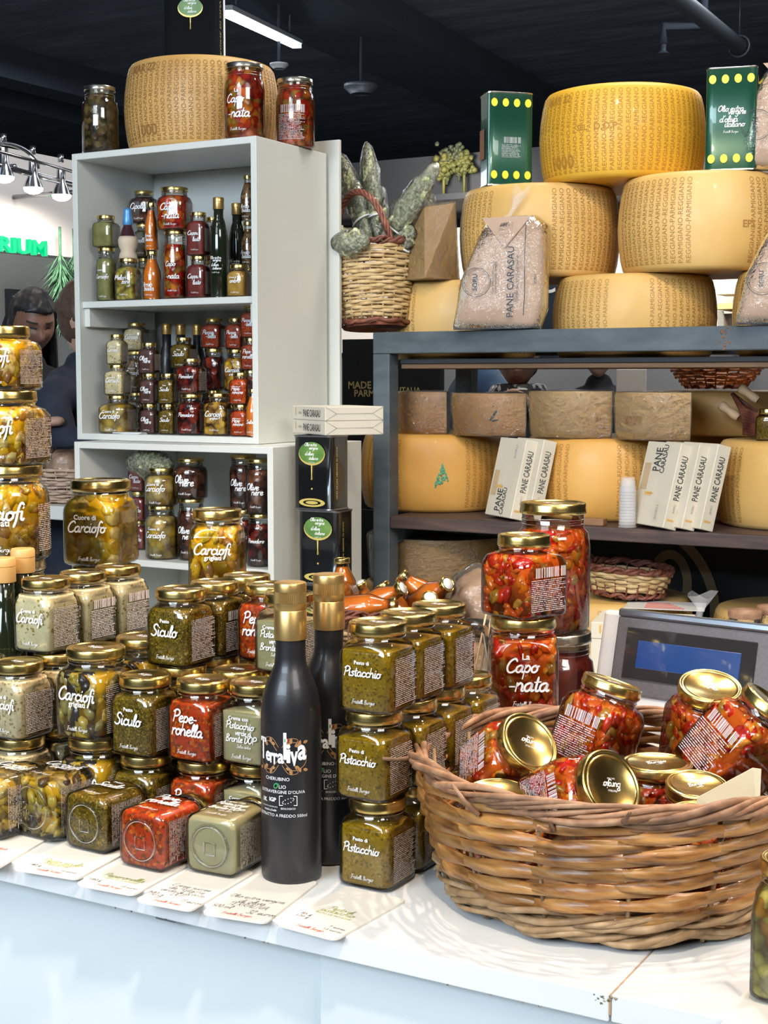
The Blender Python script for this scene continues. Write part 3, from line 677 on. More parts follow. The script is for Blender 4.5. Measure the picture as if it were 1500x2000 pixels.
def bottle(label, loc, H=.28, R=.03, m=None, capm=None, cap=.05, group=None, rz=0, neck=.0135, lab=None, sq=False):
    m = m or OILG; capm = capm or GOLDM; o = thing('oil_bottle', label, 'bottle', loc, (0, 0, rz), group)
    g = G(); prof = [(0, 0), (R*.9, 0), (R, .004), (R, H*.60), (R*.9, H*.68), (neck*1.3, H*.76), (neck, H*.80), (neck, H-.01), (0, H-.01)]
    if sq: g.loft([(z, max(r, .0005), max(r, .0005), 6 if r > R*.8 else 2.2) for r, z in prof[1:-1]], 32)
    else: g.lathe(prof, 32)
    ob('bottle_body', g.mesh('bottle_body', m), o)
    g = G(); g.lathe([(neck*1.12, 0), (neck*1.15, .001), (neck*1.15, cap*.62), (neck*1.08, cap*.64), (neck*1.16, cap*.66), (neck*1.16, cap-.002), (neck*1.05, cap), (0, cap)], 24); ob('cap', autosm(g.mesh('cap', capm), 40), o, (0, 0, H-cap))
    if lab: ob('lettering', face_mesh('lettering', [(s, t, cx*2*R, cz*H, cw*2*R) for s, t, cx, cz, cw in LAB[lab]], R+.0008, WHITEP, round_r=None if sq else R+.0008), o)
    return o
BEIGE = mat('tan_bottle_cap', (.62, .36, .12), .4)
for u, v, F_, d in ((44, 1071, 2.02, 'right one, beside the tower of big jars'), (6, 1089, 1.98, 'left one, cut by the picture edge')):
    q = at_F(u, v, F_); bottle(f'dark oil bottle with tan cap, the {d}', (q.x, q.y, ZC), q.z-ZC, .031, capm=BEIGE, cap=.034, neck=.0148, group='tan capped oil bottles')
# ================================================================ caponata stack, tall jar, empty jar
q = at_F(1022, 1200, 1.90); z = ZC
for k, (w, h, lr, rz, lab, d) in enumerate([(.092, .128, .045, 25, None, 'lowest, half hidden by the big basket'), (.092, .127, .0445, 28, 'capo', 'middle, white lettering to the front'), (.090, .109, .0355, -20, None, 'topmost, bar code side to the front')]):
    jar(f'caponata jar of the stack behind the big basket, {d}', 'stacked caponata jars', (q.x, q.y, z), w, h, lr, 'capo', lab, fill=.78, hero=True, rot=(0, 0, math.radians(rz)), hl=.015, info=(k == 2), bar=True, kind='sq'); z += h
q = at_F(1078, 1200, 2.12); z = ZC
jar('dark red preserve jar with silver lid under the tall pepper jar', None, (q.x+.01, q.y, z), .112, .196, .050, 'darkred', None, 'round', fill=.84, lid=SILVER, hl=.016, info=False)
jar('tall red pepper jar with gold lid behind the caponata stack', None, (q.x, q.y, z+.196), .112, .192, .0495, 'capo', None, 'round', fill=.80, hero=True, hl=.016, info=False)
q = at_F(915, 1300, 2.06)
o = thing('tasting_jar', 'open clear glass jar with wooden tasting sticks behind the pistachio jars', 'jar', (q.x, q.y, ZC))
g = G(); g.lathe([(0, .003), (.034, 0), (.040, .004), (.042, .012), (.042, .17), (.036, .195), (.034, .205), (.0355, .218), (.0335, .218), (.032, .205), (.0345, .19), (.040, .168), (.040, .014), (0, .008)], 40); ob('glass', g.mesh('glass', GLASS), o)
g = G(); g.lathe([(0, .009), (.039, .010), (.0392, .10), (0, .102)], 32); ob('brine', g.mesh('brine', CONT['water']), o)
WOODS = mat('pale_wood', (.66, .45, .26), .6)
for k in range(3):
    g = G(); g.tube([(-.02+.012*k, .01-.01*k, .02), (.03+.012*k, -.004, .235+.012*(k % 2))], .0013, 6); ob('stick', g.mesh('stick', WOODS), o)
# ================================================================ counter and cards
WHITE = noisy('white_laminate', [(.35, (.76, .775, .76)), (.6, (.82, .835, .82))], 3, .22, bs=.02, rnd=False, coat=.3)
WHITEB = noisy('white_painted_board', [(.3, (.70, .755, .75)), (.7, (.75, .80, .795))], 4, .5, rnd=False)
GRIME = mat('scuffed_edge', (.30, .25, .17), .8)
o = thing('display_counter', 'long white counter the jars, bottles and big basket stand on', 'counter', (0, 0, 0))
YF = 1.222
g = G(); g.rbox(-3.2, -.4515, YF, 2.28, ZC-.027, ZC, .0012, seg=1); ob('counter_top', g.mesh('counter_top', WHITE, False), o)
g = G(); g.rbox(-.4495, 1.2, YF+.0015, 2.28, ZC-.027, ZC, .0012, seg=1); ob('counter_top', g.mesh('counter_top', WHITE, False), o)
g = G(); g.box(-.4516, -.4494, YF+.001, 2.27, ZC-.02, ZC-.0012); ob('seam', g.mesh('seam', mat('seam_filler', (.42, .28, .18), .7), False), o)
g = G(); g.box(-3.2, -.79, YF+.045, YF+.065, .0, ZC-.027); ob('front_panel', g.mesh('front_panel', WHITEB, False), o)
g = G(); g.rbox(-.787, 1.2, YF+.030, YF+.050, .0, ZC-.034, .001, seg=1); ob('front_panel', g.mesh('front_panel', WHITEB, False), o)
g = G(); g.box(-3.2, 1.2, 2.2, 2.22, 0, ZC-.027); ob('back_panel', g.mesh('back_panel', WHITEB, False), o)
q = at_Y(331, 1836, YF+.03); g = G(); g.rbox(q.x-.014, q.x+.014, YF+.022, YF+.045, ZC-.040, ZC-.027, .001, seg=1); ob('hinge', g.mesh('hinge', mat('dull_steel', (.30, .33, .35), .4, .8), False), o)
g = G(); rr = random.Random(3)
for k in range(26): # chipped and dirty corner at the seam, chips along the lower edge
    x = -.456+rr.gauss(0, .006) if k < 16 else rr.uniform(-1.1, -.5); zz = ZC-.002-abs(rr.gauss(0, .004)) if k < 16 else ZC-.0268
    g.ico((x, YF+.0005, zz), .002 if k < 16 else .0016, 1, 0, (1, .4, .8), None, .3)
ob('chipped_edge', g.mesh('chipped_edge', noisy('dirty_chips', [(.4, (.08, .09, .05)), (.6, (.4, .33, .2))], 300, .8)), o, kind='stuff')
CARD = mat('cream_price_card', (.82, .77, .68), .45)
INK = mat('dark_ink', (.07, .07, .09), .6)
CG = mat('card_green_print', (.36, .42, .08), .6); CR = mat('card_red_print', (.75, .10, .07), .6)
cards = [((-150, 1684), (-5, 1700), 'red', [('n', 'Carciofi', 0, -.03, .05), ('n', 'grigliati', 0, -.037, .05)], 'red headed price card at the left edge, under the dark artichoke jar'),
 ((22, 1700), (150, 1721), 'g', [('n', 'Pesto siculo', .0, 0, .055), ('r', 'BASILIC AMANDE ET', 0, 0, .045)], 'price card with green print under the olive green pesto jar'),
 ((146, 1730), (260, 1752), 'g', [], 'price card with green and orange print under the red relish jar'),
 ((262, 1762), (372, 1783), 'h', [], 'handwritten price card under the grey green cream jar'),
 ((392, 1787), (518, 1807), 'h', [], 'handwritten price card for the black oil bottle'),
 ((534, 1808), (655, 1840), 'g', [], 'price card with green print in front of the pistachio pesto stack')]
TX = [[('CR', 'Carciofi grigliati', .052, .062), ('INK', 'ARTICHAUTS GRILLES', .045, .052), ('INK', '10 euros', .02, .03)],
 [('CG', 'Pesto siculo', .056, .040), ('CG', 'BASILIC AMANDE ET', .045, .032), ('CG', 'PISTACHE', .03, .028), ('INKl', '180 g', .016, .020), ('INKr', '10 euros', .022, .016), ('CR', 'Fratelli Burgio', .036, .009)],
 [('CG', 'Peperonella', .056, .038), ('CG', 'CREME DE POIVRONS', .048, .031), ('INKl', '180 g', .016, .020), ('INKr', '10 euros', .022, .016), ('CR', 'Fratelli Burgio', .036, .009)],
 [('INKh', 'Creme sucree', .050, .060), ('INKh', 'de Pistache', .046, .051), ('INKh', 'verde di Bronte', .056, .042), ('INKh', 'DOP', .02, .034), ('INKlh', '190 g', .022, .024), ('INKrh', '13 euros', .026, .022), ('CR', 'Fratelli Burgio', .036, .009)],
 [('INKh', 'Olio extra vergine', .066, .058), ('INKh', 'di oliva', .032, .048), ('INKh', 'TERRALIVA', .046, .037), ('INKlh', '500 ml', .026, .026), ('INKrh', '32 euros', .036, .022), ('CR', 'Fratelli Burgio', .036, .009)],
 [('CG', 'Pesto di', .032, .070), ('CG', 'pistacchio', .045, .060), ('CG', 'PESTO DE PISTACHE', .045, .052), ('INKl', '85 g', .014, .040), ('INKl', '170 g', .016, .032), ('INKr', '7 euros', .02, .026), ('INKr', '13 euros', .022, .018), ('CR', 'Fratelli Burgio', .036, .010)]]
def card_obj(label, pa, pb, depth, lines, hinge=None):
    w = (pb-pa).length; a = math.atan2(pb.y-pa.y, pb.x-pa.x); o = thing('price_card', label, 'card', (pa.x, pa.y, ZC+.0012), (0, 0, a), 'price cards on the counter')
    r = .008; pts = []
    for cx, cy, a0 in ((w-r, r, -90), (w-r, depth-r, 0), (r, depth-r, 90), (r, r, 180)):
        pts += [(cx+r*math.cos(math.radians(a0+t*15)), cy+r*math.sin(math.radians(a0+t*15))) for t in range(7)]
    n = len(pts); vs = [(x, y, z) for z in (-.0010, .0012) for x, y in pts]
    ob('card', mk('card', vs, [tuple(range(n))[::-1], tuple(range(n, 2*n))]+[(k, (k+1) % n, n+(k+1) % n, n+k) for k in range(n)], CARD, False), o)
    for key, tx, tw, cy in lines:
        hand = 'h' in key[3:]; st = 's' if key == 'CG' and not tx.isupper() else ('f' if (key == 'CR' or hand) else 'r')
        cx = w/2+(-.026 if key.startswith('INKl') else .024 if key.startswith('INKr') else 0)
        m = {'CG': CG, 'CR': CR}.get(key[:2], INK)
        v, f = (script_geo(tx, .13 if hand else .19, 3) if st != 'r' else sans_geo(tx)); v = fit(v, cx, cy, tw)
        ob('writing', mk('writing', [(p.x, p.y, .0015) for p in v], f, m, False), o)
    return o
for (a, b_, k, _, lb), t in zip(cards, TX):
    card_obj(lb, at_z(*a, ZC), at_z(*b_, ZC), .135, t)
q = at_z(1445, 1995, ZC); card_obj('price card at the lower right corner of the picture', q+Vector((-.012, -.03, 0)), q+Vector((.08, -.03, 0)), .13, [('INK', '120 g', .018, .048), ('CR', 'Fratelli Burgio', .036, .075)])
# jar cut by the right picture edge, before the basket
q = at_z(1545, 1965, ZC); jar('yellow preserve jar cut by the lower right picture edge', None, (q.x, q.y+.02, ZC+.003), .075, .13, .036, 'mel', None, fill=.8, hero=False, info=False)
# ================================================================ steel rack with the cheese
STEEL = noisy('blue_grey_painted_steel', [(.35, (.055, .072, .088)), (.62, (.085, .108, .128)), (.80, (.10, .12, .14))], 9, .45, vscale=(1, 1, 3), rnd=False)
SHELFW = noisy('dark_worn_shelf_board', [(.35, (.045, .028, .028)), (.62, (.085, .052, .045)), (.75, (.18, .09, .05))], 10, .55, vscale=(.6, 6, 6), rnd=False)
RAWW = noisy('raw_brown_board', [(.35, (.16, .085, .04)), (.65, (.25, .14, .07))], 8, .6, vscale=(.5, 6, 6), rnd=False)
RUST = noisy('rust_spots', [(.4, (.28, .12, .05)), (.6, (.16, .09, .05))], 90, .8)
YR = 3.40; XP = at_Y(728, 800, YR).x; ZR1 = 1.646; ZR0 = 1.588
rack = thing('steel_rack', 'blue grey steel shelf rack that carries the cheese wheels', 'shelf rack', (0, 0, 0))
PW = .052
for nm, x, y in (('post', XP, YR), ('post', XP, YR+.50), ('post', XP+2.3, YR), ('post', XP+2.3, YR+.50)):
    g = G(); g.rbox(x, x+PW, y, y+PW, 0, ZR0-.0005, .003); ob(nm, g.mesh(nm, STEEL, False), rack)
for y in (YR, YR+.50):
    g = G(); g.rbox(XP, XP+2.3+PW, y, y+PW, ZR0, ZR1, .003); r_ = ob('rail', g.mesh('rail', STEEL, False), rack)
    if y == YR:
        g = G(); rr = random.Random(5); xx = at_Y(1415, 670, YR).x
        for k in range(26): g.ico((xx+rr.gauss(0, .006), YR, ZR0+rr.uniform(.002, .056)), rr.uniform(.0012, .004), 1, 0, (.8, .15, 1), None, .3)
        ob('rust_patch', g.mesh('rust_patch', RUST), r_, kind='stuff')
for x in (XP, XP+2.3):
    g = G(); g.rbox(x+.001, x+PW-.001, YR+PW+.0005, YR+.4995, ZR0+.003, ZR1-.003, .003); ob('side_rail', g.mesh('side_rail', STEEL, False), rack)
    for zz in (1.112, .66): g = G(); g.rbox(x+.004, x+PW-.004, YR+PW+.0005, YR+.4995, zz-.045, zz, .003); ob('side_rail', g.mesh('side_rail', STEEL, False), rack)
ZS1, ZS2, ZS3 = 1.574, 1.148, .70
g = G(); g.rbox(XP+PW+.002, XP+2.298, YR+PW+.004, YR+.497, ZS1-.013, ZS1, .002); ob('shelf_board', g.mesh('shelf_board', mat('black_shelf_edge', (.03, .034, .042), .6), False), rack)
g = G(); g.rbox(XP+PW+.002, XP+2.298, YR+PW+.010, YR+.49, ZS1-.026, ZS1-.0135, .002); ob('shelf_batten', g.mesh('shelf_batten', RAWW, False), rack)
g = G(); g.rbox(XP-.06, XP+2.5, YR-.055, YR-.002, ZS2-.034, ZS2, .003); g2 = G(); g2.rbox(XP+PW+.002, XP+2.298, YR-.001, YR+.86, ZS2-.034, ZS2, .003)
ob('shelf_board', g2.mesh('shelf_board', SHELFW, False), rack)
g = G(); g.rbox(XP+PW+.002, XP+2.298, YR+.001, YR+.50, ZS3-.034, ZS3, .003); ob('shelf_board', g.mesh('shelf_board', SHELFW, False), rack)

def cheese_mat(name, a, b, c):
    m = noisy(name, [(.25, a), (.5, b), (.75, c)], 5, .5, detail=6, coat=.06)
    return m
CH = [cheese_mat('yellow_cheese_rind', (.66, .34, .022), (.76, .42, .035), (.82, .50, .07)),
      cheese_mat('straw_cheese_rind', (.60, .36, .105), (.68, .43, .14), (.74, .50, .20)),
      cheese_mat('orange_cheese_rind', (.52, .27, .07), (.64, .37, .11), (.70, .45, .17)),
      cheese_mat('brown_cheese_rind', (.44, .19, .035), (.56, .27, .06), (.64, .36, .10)),
      cheese_mat('tan_orange_cheese_rind', (.56, .28, .06), (.66, .35, .08), (.74, .43, .13))]
RINDTXT = [mat('rind_stamp', c, .6) for c in ((.42, .20, .02), (.38, .20, .05), (.30, .14, .04), (.20, .09, .03), (.34, .16, .03))]
CPASTE = noisy('cheese_paste', [(.3, (.78, .62, .34)), (.7, (.84, .70, .42))], 30, .5, bs=.4)
def wprof(R, H):
    return [(0, 0), (R*.86, 0), (R*.905, H*.012), (R*.935, H*.05), (R*.965, H*.16), (R*.99, H*.33), (R, H*.5), (R*.99, H*.67), (R*.965, H*.84), (R*.935, H*.95), (R*.905, H*.988), (R*.86, H), (0, H)]
def wr(R, H, z):
    p = wprof(R, H)[2:11]
    for a, b in zip(p, p[1:]):
        if a[1] <= z <= b[1]: return a[0]+(b[0]-a[0])*(z-a[1])/(b[1]-a[1])
    return p[-1][0]
def rind_text(R, H, cols, gaps, extra=()):
    V, F = [], []
    def put(v, f, ang, zc, vert):
        b = len(V)
        for p in v:
            if vert: z = zc+p.x; a = ang-p.y/R
            else: z = zc+p.y; a = ang+p.x/R
            r = wr(R, H, min(max(z, H*.03), H*.97))+.0007; V.append(Vector((r*math.cos(a), r*math.sin(a), z)))
        F.extend([tuple(i+b for i in q) for q in f])
    rr = random.Random(cols)
    for k in range(cols):
        a = -math.pi*.5+(k-cols/2)*.092
        if any(g0 <= k < g1 for g0, g1 in gaps): continue
        up = k % 2 == 0
        t = 'PARMIGIANO-REGGIANO' if up else 'REGGIANO-PARMIGIANO'
        v, f = sans_geo(t, .0, 1.0); v = fit(v, 0, 0, w=H*.86); 
        put(v, f, a, H*.5, True)
    for tx, a, z, h in extra:
        v, f = sans_geo(tx, .02); v = fit(v, 0, 0, h=h); put(v, f, a, z, False)
    return V, F
def wheel(label, loc, R=.216, H=.213, k=1, rz=0, cols=30, gaps=((8, 14),), extra=(), cut=None, group='whole cheese wheels'):
    o = thing('whole_cheese', label, 'cheese', loc, (0, 0, rz), group)
    rd = G(); rd.lathe(wprof(R, H), 72); ob('rind', autosm(rd.mesh('rind', CH[k]), 50), o)
    V, F = cached(('rt', R, H, cols, gaps, extra), lambda: rind_text(R, H, cols, gaps, extra))
    ob('rind_lettering', cached(('rtm', R, H, cols, gaps, extra, k), lambda: mk('rind_lettering', V, F, RINDTXT[k], False)), o, kind='stuff')
    return o
YW = 3.675
def wc(u): return at_Y(u, 740, YW).x
xa, xb, xc = wc(905), wc(1237), wc(1600)
wheel('straw yellow cheese wheel at the left end of the rack, behind the paper bag', (xa, YW, ZS1), H=.213, k=1, rz=.5)
wheel('cheese wheel in the middle of the lowest top row, with black stamp', (xb, YW, ZS1), H=.213, k=1, rz=.55, gaps=((10, 15),), extra=(('80', .0+-.85, .075, .022),))
wheel('cheese wheel of the lowest top row at the right picture edge, behind a bag', (xc, YW, ZS1), H=.213, k=1, rz=.3)
z2 = ZS1+.2135
x4, x5 = wc(1051), wc(1368)
wheel('pale yellow cheese wheel in the second tier behind the tied bag', (x4, YW, z2), H=.242, R=.219, k=1, rz=.4, gaps=((9, 17),))
wheel('pale yellow cheese wheel in the second tier at the right', (x5, YW, z2), H=.242, R=.219, k=1, rz=.5, gaps=((12, 19),), extra=(('EPS', -1.25, .11, .018),))
wheel('bright yellow cheese wheel on top of the pyramid between green tins', (wc(1203), YW+.02, z2+.2425), H=.236, R=.219, k=0, rz=.42, cols=32, gaps=(), extra=(('MAR 22', -2.52, .205, .020), ('D.O.P', -1.83, .125, .018), ('SEL', -2.12, .125, .015), ('1000', -2.43, .045, .034)))
# middle shelf
YM = 3.71
def mc(u): return at_Y(u, 900, YM).x
HM = .2175
wheel('orange yellow cheese wheel with green stain on the middle shelf beside the post', (mc(846)+.01, YM, ZS2), R=.222, H=HM, k=4, rz=.8, gaps=((7, 16), (21, 28)))
wheel('orange yellow cheese wheel behind the plastic cups on the middle shelf', (mc(1180), YM, ZS2), R=.222, H=HM, k=4, rz=.45, gaps=((10, 16),))
wheel('pale cheese wheel at the right end of the middle shelf', (mc(1565), YM, ZS2), R=.216, H=HM, k=1, rz=.2)
g = G(); rr = random.Random(9); q = at_Y(853, 930, YM-.216)
GREENST = mat('green_wax_stain', (.12, .42, .26), .7)
wx = mc(846)+.01
for k in range(60):
    t = rr.random(); s_ = rr.uniform(-1, 1)*t; z = .135-.06*t; a = math.atan2(-.93, q.x-wx)+.0; a = -math.pi/2+(q.x-wx)/.222+.11*s_+.04
    r = wr(.222, HM, z)+.0006; g.ico((wx+r*math.cos(a), YM+r*math.sin(a), ZS2+z), .0035, 1, 0, (1, .15, 1.3), None, .4)
st = thing('wax_stain', 'green triangular wax stain on the cheese wheel by the post', 'stain'); g_ = ob('smear', g.mesh('smear', GREENST), st, kind='stuff')
z3 = ZS2+HM+.0005
def wedge(label, x, y, z, R, H, a0, a1, k=3, wrapped=True, grp='wrapped cheese blocks', ins=.0):
    """part of a wheel between two angles, rind outward, in film"""
    o = thing('cheese_block', label, 'cheese', (x, y, z), (0, 0, 0), grp); n = 16; g = G(); prof = [(R*.93, 0), (R*.965, H*.1), (R*.985, H*.5), (R, H*.93), (R*.985, H)]
    vs = [(0, 0, 0), (0, 0, H)]; m = len(prof)
    for i in range(n+1):
        a = a0+(a1-a0)*i/n
        for r, zz in prof: vs.append((r*math.cos(a), r*math.sin(a), zz))
    fs, mi = [], []
    for i in range(n):
        for j in range(m-1): b = 2+i*m+j; fs.append((b, b+m, b+m+1, b+1)); mi.append(0)
        b = 2+i*m; fs.append((0, b+m, b)); mi.append(0); fs.append((1, b+m-1, b+2*m-1)); mi.append(1)
    fs.append(tuple([0]+[2+j for j in range(m)]+[1])); mi.append(1); e = 2+n*m; fs.append(tuple([0, 1]+[e+j for j in range(m-1, -1, -1)])); mi.append(1)
    g.add(vs, fs); me = mk('body', g.v, g.f, [CH[k], CPASTE]); me.polygons.foreach_set('material_index', mi); autosm(me, 40); ob('body', me, o)
    if wrapped:
        rr = random.Random(int(x*100)); f = []; c = Vector(((R*.5)*math.cos((a0+a1)/2), (R*.5)*math.sin((a0+a1)/2), H/2))
        from mathutils import noise as mn
        g2 = G(); bm = bmesh.new(); bm.from_mesh(me); bmesh.ops.subdivide_edges(bm, edges=[e_ for e_ in bm.edges if e_.calc_length() > .03], cuts=2, use_grid_fill=True); bmesh.ops.triangulate(bm, faces=bm.faces[:])
        for v in bm.verts:
            nrm = (v.co-c).normalized(); v.co += nrm*(.003+.004*abs(mn.noise(v.co*30+Vector((x, 0, 0)))))
        m2 = bpy.data.meshes.new('film'); bm.to_mesh(m2); bm.free(); m2.materials.clear(); m2.materials.append(FILM); m2.polygons.foreach_set('use_smooth', [True]*len(m2.polygons)); m2.polygons.foreach_set('material_index', [0]*len(m2.polygons)); ob('cling_film', m2, o)
    return o
D2 = math.radians
def blk(u0, u1, Yf, label, k=3, H=.116, z=None, R=.21, split=.5, skew=0):
    """block of a halved wheel seen between u0 and u1 with rind at Yf"""
    a, b = at_Y(u0, 800, Yf), at_Y(u1, 800, Yf); cx = (a.x+b.x)/2; w = b.x-a.x; half = math.asin(min(.98, w/2/R))
    return wedge(label, cx, Yf+R*.97, z or z3, R, H, -math.pi/2-half+skew, -math.pi/2+half+skew, k)
blk(762, 868, 3.55, 'film wrapped brown cheese block beside the rack post', H=.118)
o = blk(874, 1020, 3.52, 'film wrapped brown cheese block with a black number mark', H=.115)
V, F = lines_geo([('f', '24', 0, 0, .03)]); cx_ = o.location.x
q = at_Y(967, 808, 3.52); ob('pen_mark', mk('pen_mark', [(q.x-cx_+v.y*.0+v.x, -.2105+abs(q.x-cx_+v.x)*.28-.004, v.y+.066) for v in V], F, DARKP, False), o)
blk(1024, 1188, 3.50, 'film wrapped golden cheese block in the middle of the row', 2, H=.122)
o = blk(1195, 1345, 3.49, 'film wrapped golden cheese block stamped 3273', 2, H=.120)
V, F = lines_geo([('r', '3273', -.045, .052, .05)]); ob('stamp', mk('stamp', [(v.x, -.2125+abs(v.x)**2*2.2-.004, v.y) for v in V], F, RINDTXT[3], False), o)
q = at_Y(1400, 820, 3.86); wheel('orange cheese wheel standing further back right over the boxes', (q.x+.02, 3.93, z3), R=.17, H=.122, k=2, cols=0, gaps=(), group=None)
# bread boxes
BOXM = noisy('cream_carton', [(.4, (.60, .55, .45)), (.6, (.64, .59, .49))], 6, .55); BOXG = mat('box_ochre_print', (.72, .46, .16), .6); WINM = mat('box_window_bread', (.50, .38, .24), .4, coat=.4)
GREY = mat('grey_print', (.36, .34, .31), .6); LINEP = mat('pale_wave_print', (.62, .57, .47), .6)
def ribbonpath(pts, w):
    V, F = [], []; p = [Vector(q) for q in pts]; m = len(p)
    for i in range(m):
        t = (p[min(i+1, m-1)]-p[max(i-1, 0)]).normalized(); n = Vector((-t.y, t.x))*w*.5; V += [p[i]+n, p[i]-n]
    for i in range(m-1): F.append((2*i, 2*i+1, 2*i+3, 2*i+2))
    return V, F
def ear(cx, cy, s):
    V, F = [], []
    for k in range(5):
        for sd in (-1, 1):
            a = math.pi/2+sd*.5; x, y = cx+sd*.1*s, cy+(k-2)*.32*s; b = len(V)
            for t, w in ((0, 0), (.4, .13), (.8, 0), (.4, -.13)): V.append(Vector((x+(t*math.cos(a)-w*math.sin(a))*s, y+(t*math.sin(a)+w*math.cos(a))*s)))
            F.append((b, b+1, b+2, b+3))
    return V, F
def bread_box(label, M, group, W_=.205, D_=.165, T=.036, cover=True, flip=False):
    """flat carton: x = width W_, y = depth D_, z = thickness T; long edge face (-Y) carries the name"""
    o = thing('bread_box', label, 'box', (0, 0, 0), (0, 0, 0), group); o.matrix_world = M
    g = G(); g.rbox(0, W_, 0, D_, 0, T, .0015, seg=1); ob('carton', g.mesh('carton', BOXM, False), o)
    def side(L, m, nm, e=.0006): V, F = L; ob(nm, mk(nm, [(v.x, -e, v.y) for v in V], F, m, False), o)
    side(lines_geo([('c', 'PANE CARASAU', W_*.60, T*.5, W_*.52)]), DARKP, 'box_lettering'); side(lines_geo([('b', 'SORU', W_*.24, T*.5, W_*.10)]), GREY, 'box_brand')
    side(ear(W_*.10, T*.5, T*.3), BOXG, 'wheat_print')
    FX = (lambda x: W_-x) if flip else (lambda x: x)
    if cover:
        V, F = lines_geo([('c', 'PANE', FX(W_*.79), D_*.58, W_*.28), ('c', 'CARASAU', FX(W_*.80), D_*.40, W_*.34)]); ob('cover_lettering', mk('cover_lettering', [(v.x, v.y, T+.0006) for v in V], F, DARKP, False), o)
        V, F = lines_geo([('b', 'SORU', FX(W_*.17), D_*.30, W_*.17)]); ob('cover_brand', mk('cover_brand', [(v.x, v.y, T+.0006) for v in V], F, GREY, False), o)
        g = G()
        for k in range(4):
            V, F = ribbonpath([(W_*.5+W_*(.12+.07*k)*math.cos(t*.262), D_*.5+D_*(.12+.08*k)*math.sin(t*.262)) for t in range(25)], .0012); g.add([(v.x, v.y, T+.0004) for v in V], F)
        V, F = ribbonpath([(FX(W_*.17)+W_*.12*math.cos(t*.262), D_*.30+D_*.09*math.sin(t*.262)) for t in range(25)], .001); g.add([(v.x, v.y, T+.0005) for v in V], F, 0)
        ob('wave_print', g.mesh('wave_print', LINEP, False), o)
        g = G(); g.box(min(FX(W_*.42), FX(W_*.74)), max(FX(W_*.42), FX(W_*.74)), D_*.74, D_*.93, T-.001, T+.0007); ob('window', g.mesh('window', WINM, False), o)
        V, F = ear(W_*.38, D_*.6, .02); ob('wheat_print', mk('wheat_print', [(v.x, v.y, T+.0006) for v in V], F, BOXG, False), o)
    else:
        # folded end flaps
        g = G(); 
        for a, b_ in (((0, 0), (.03, T*.5)), ((0, T), (.03, T*.5)), ((D_, 0), (D_-.03, T*.5)), ((D_, T), (D_-.03, T*.5)), ((.03, T*.5), (D_-.03, T*.5))): g.tube([(W_+.0004, a[0], a[1]), (W_+.0004, b_[0], b_[1])], .0007, 4)
        ob('fold_line', g.mesh('fold_line', GREY), o)
    return o
def lean_box(u, v, Yb, label, n_yaw, lean, group, i, flip=False):
    """box standing on its short edge: the name reads upward, cover to the left"""
    p = at_Y(u, v, Yb); p.z = ZS2
    # local: x(width)->up, y(-Y spine faces the viewer), z(thickness) -> left
    a = math.radians(n_yaw) # direction of the spine's outward normal
    sp = Vector((math.cos(a), math.sin(a), 0)); lf = Vector((sp.y, -sp.x, 0)) # cover normal, left of it
    ud = Vector((0, 0, 1)); L_ = math.radians(lean); up = (ud*math.cos(L_) - lf*math.sin(L_)); cov = (lf*math.cos(L_)+ud*math.sin(L_))
    X, Y_, Z_ = up, -sp, cov
    M = Matrix(((X.x, Y_.x, Z_.x, p.x), (X.y, Y_.y, Z_.y, p.y), (X.z, Y_.z, Z_.z, p.z+.0), (0, 0, 0, 1)))
    return bread_box(label, M, group, W_=.212, D_=.14, T=.040, flip=flip)
for i in range(2): lean_box(1022+34*i, 1030+2*i, 3.435+.012*i, f'cream bread box leaning by the left middle wheel, {("front one showing its window cover", "rear one showing only its spine")[i]}', -36, 13, 'leaning bread boxes', i, True)
for i in range(3): lean_box(1320+36*i, 1040, 3.40+.008*i, f'cream bread box leaning near the plastic cups, {("leftmost, showing its cover", "middle of three", "rightmost of three")[i]}', -36, 14, 'leaning bread boxes right', i)
# clear cups and wedge on the shelf
CUP = frosted('frosted_plastic', .16)
q = at_Y(1225, 1040, 3.42)
for k in range(13):
    o = thing('plastic_cup', 'clear plastic tasting cup in the nested stack on the middle shelf', 'cup', (q.x, q.y, ZS2+.001+k*.0075), group='nested plastic cups')
    g = G(); g.lathe([(0, .036), (.017, .036), (.0175, .034), (.022, .002), (.0232, .002), (.0232, 0), (.0215, 0), (.0165, .0335), (.016, .0345), (0, .0345)], 24); ob('cup_wall', cached('cup', lambda: g.mesh('cup_wall', CUP)), o)
q = at_Y(1155, 1035, 3.43); o = thing('wood_block', 'small brown wood block on the middle shelf beside the cups', 'block', (q.x, q.y, ZS2))
g = G(); g.rbox(-.035, .035, -.01, .02, 0, .018, .002); ob('block', g.mesh('block', noisy('brown_wood', [(.3, (.22, .11, .05)), (.7, (.34, .18, .09))], 8, .6, vscale=(1, 8, 8)), False), o)
# lower shelf of the rack
YL = 3.68
for u, d in ((850, 'left'), (1195, 'middle'), (1560, 'right')):
    wheel(f'straw coloured cheese wheel on the bottom shelf, {d} one', (at_Y(u, 1200, YL).x, YL, ZS3), R=.222, H=.238, k=1, rz=.3, group='bottom shelf wheels')
zb = ZS3+.2385
q = at_Y(830, 1120, 3.6); wedge('film wrapped half cheese wheel on the bottom shelf behind the sauce basket', q.x, 3.70, zb, .215, .135, math.pi, 2*math.pi, 2)
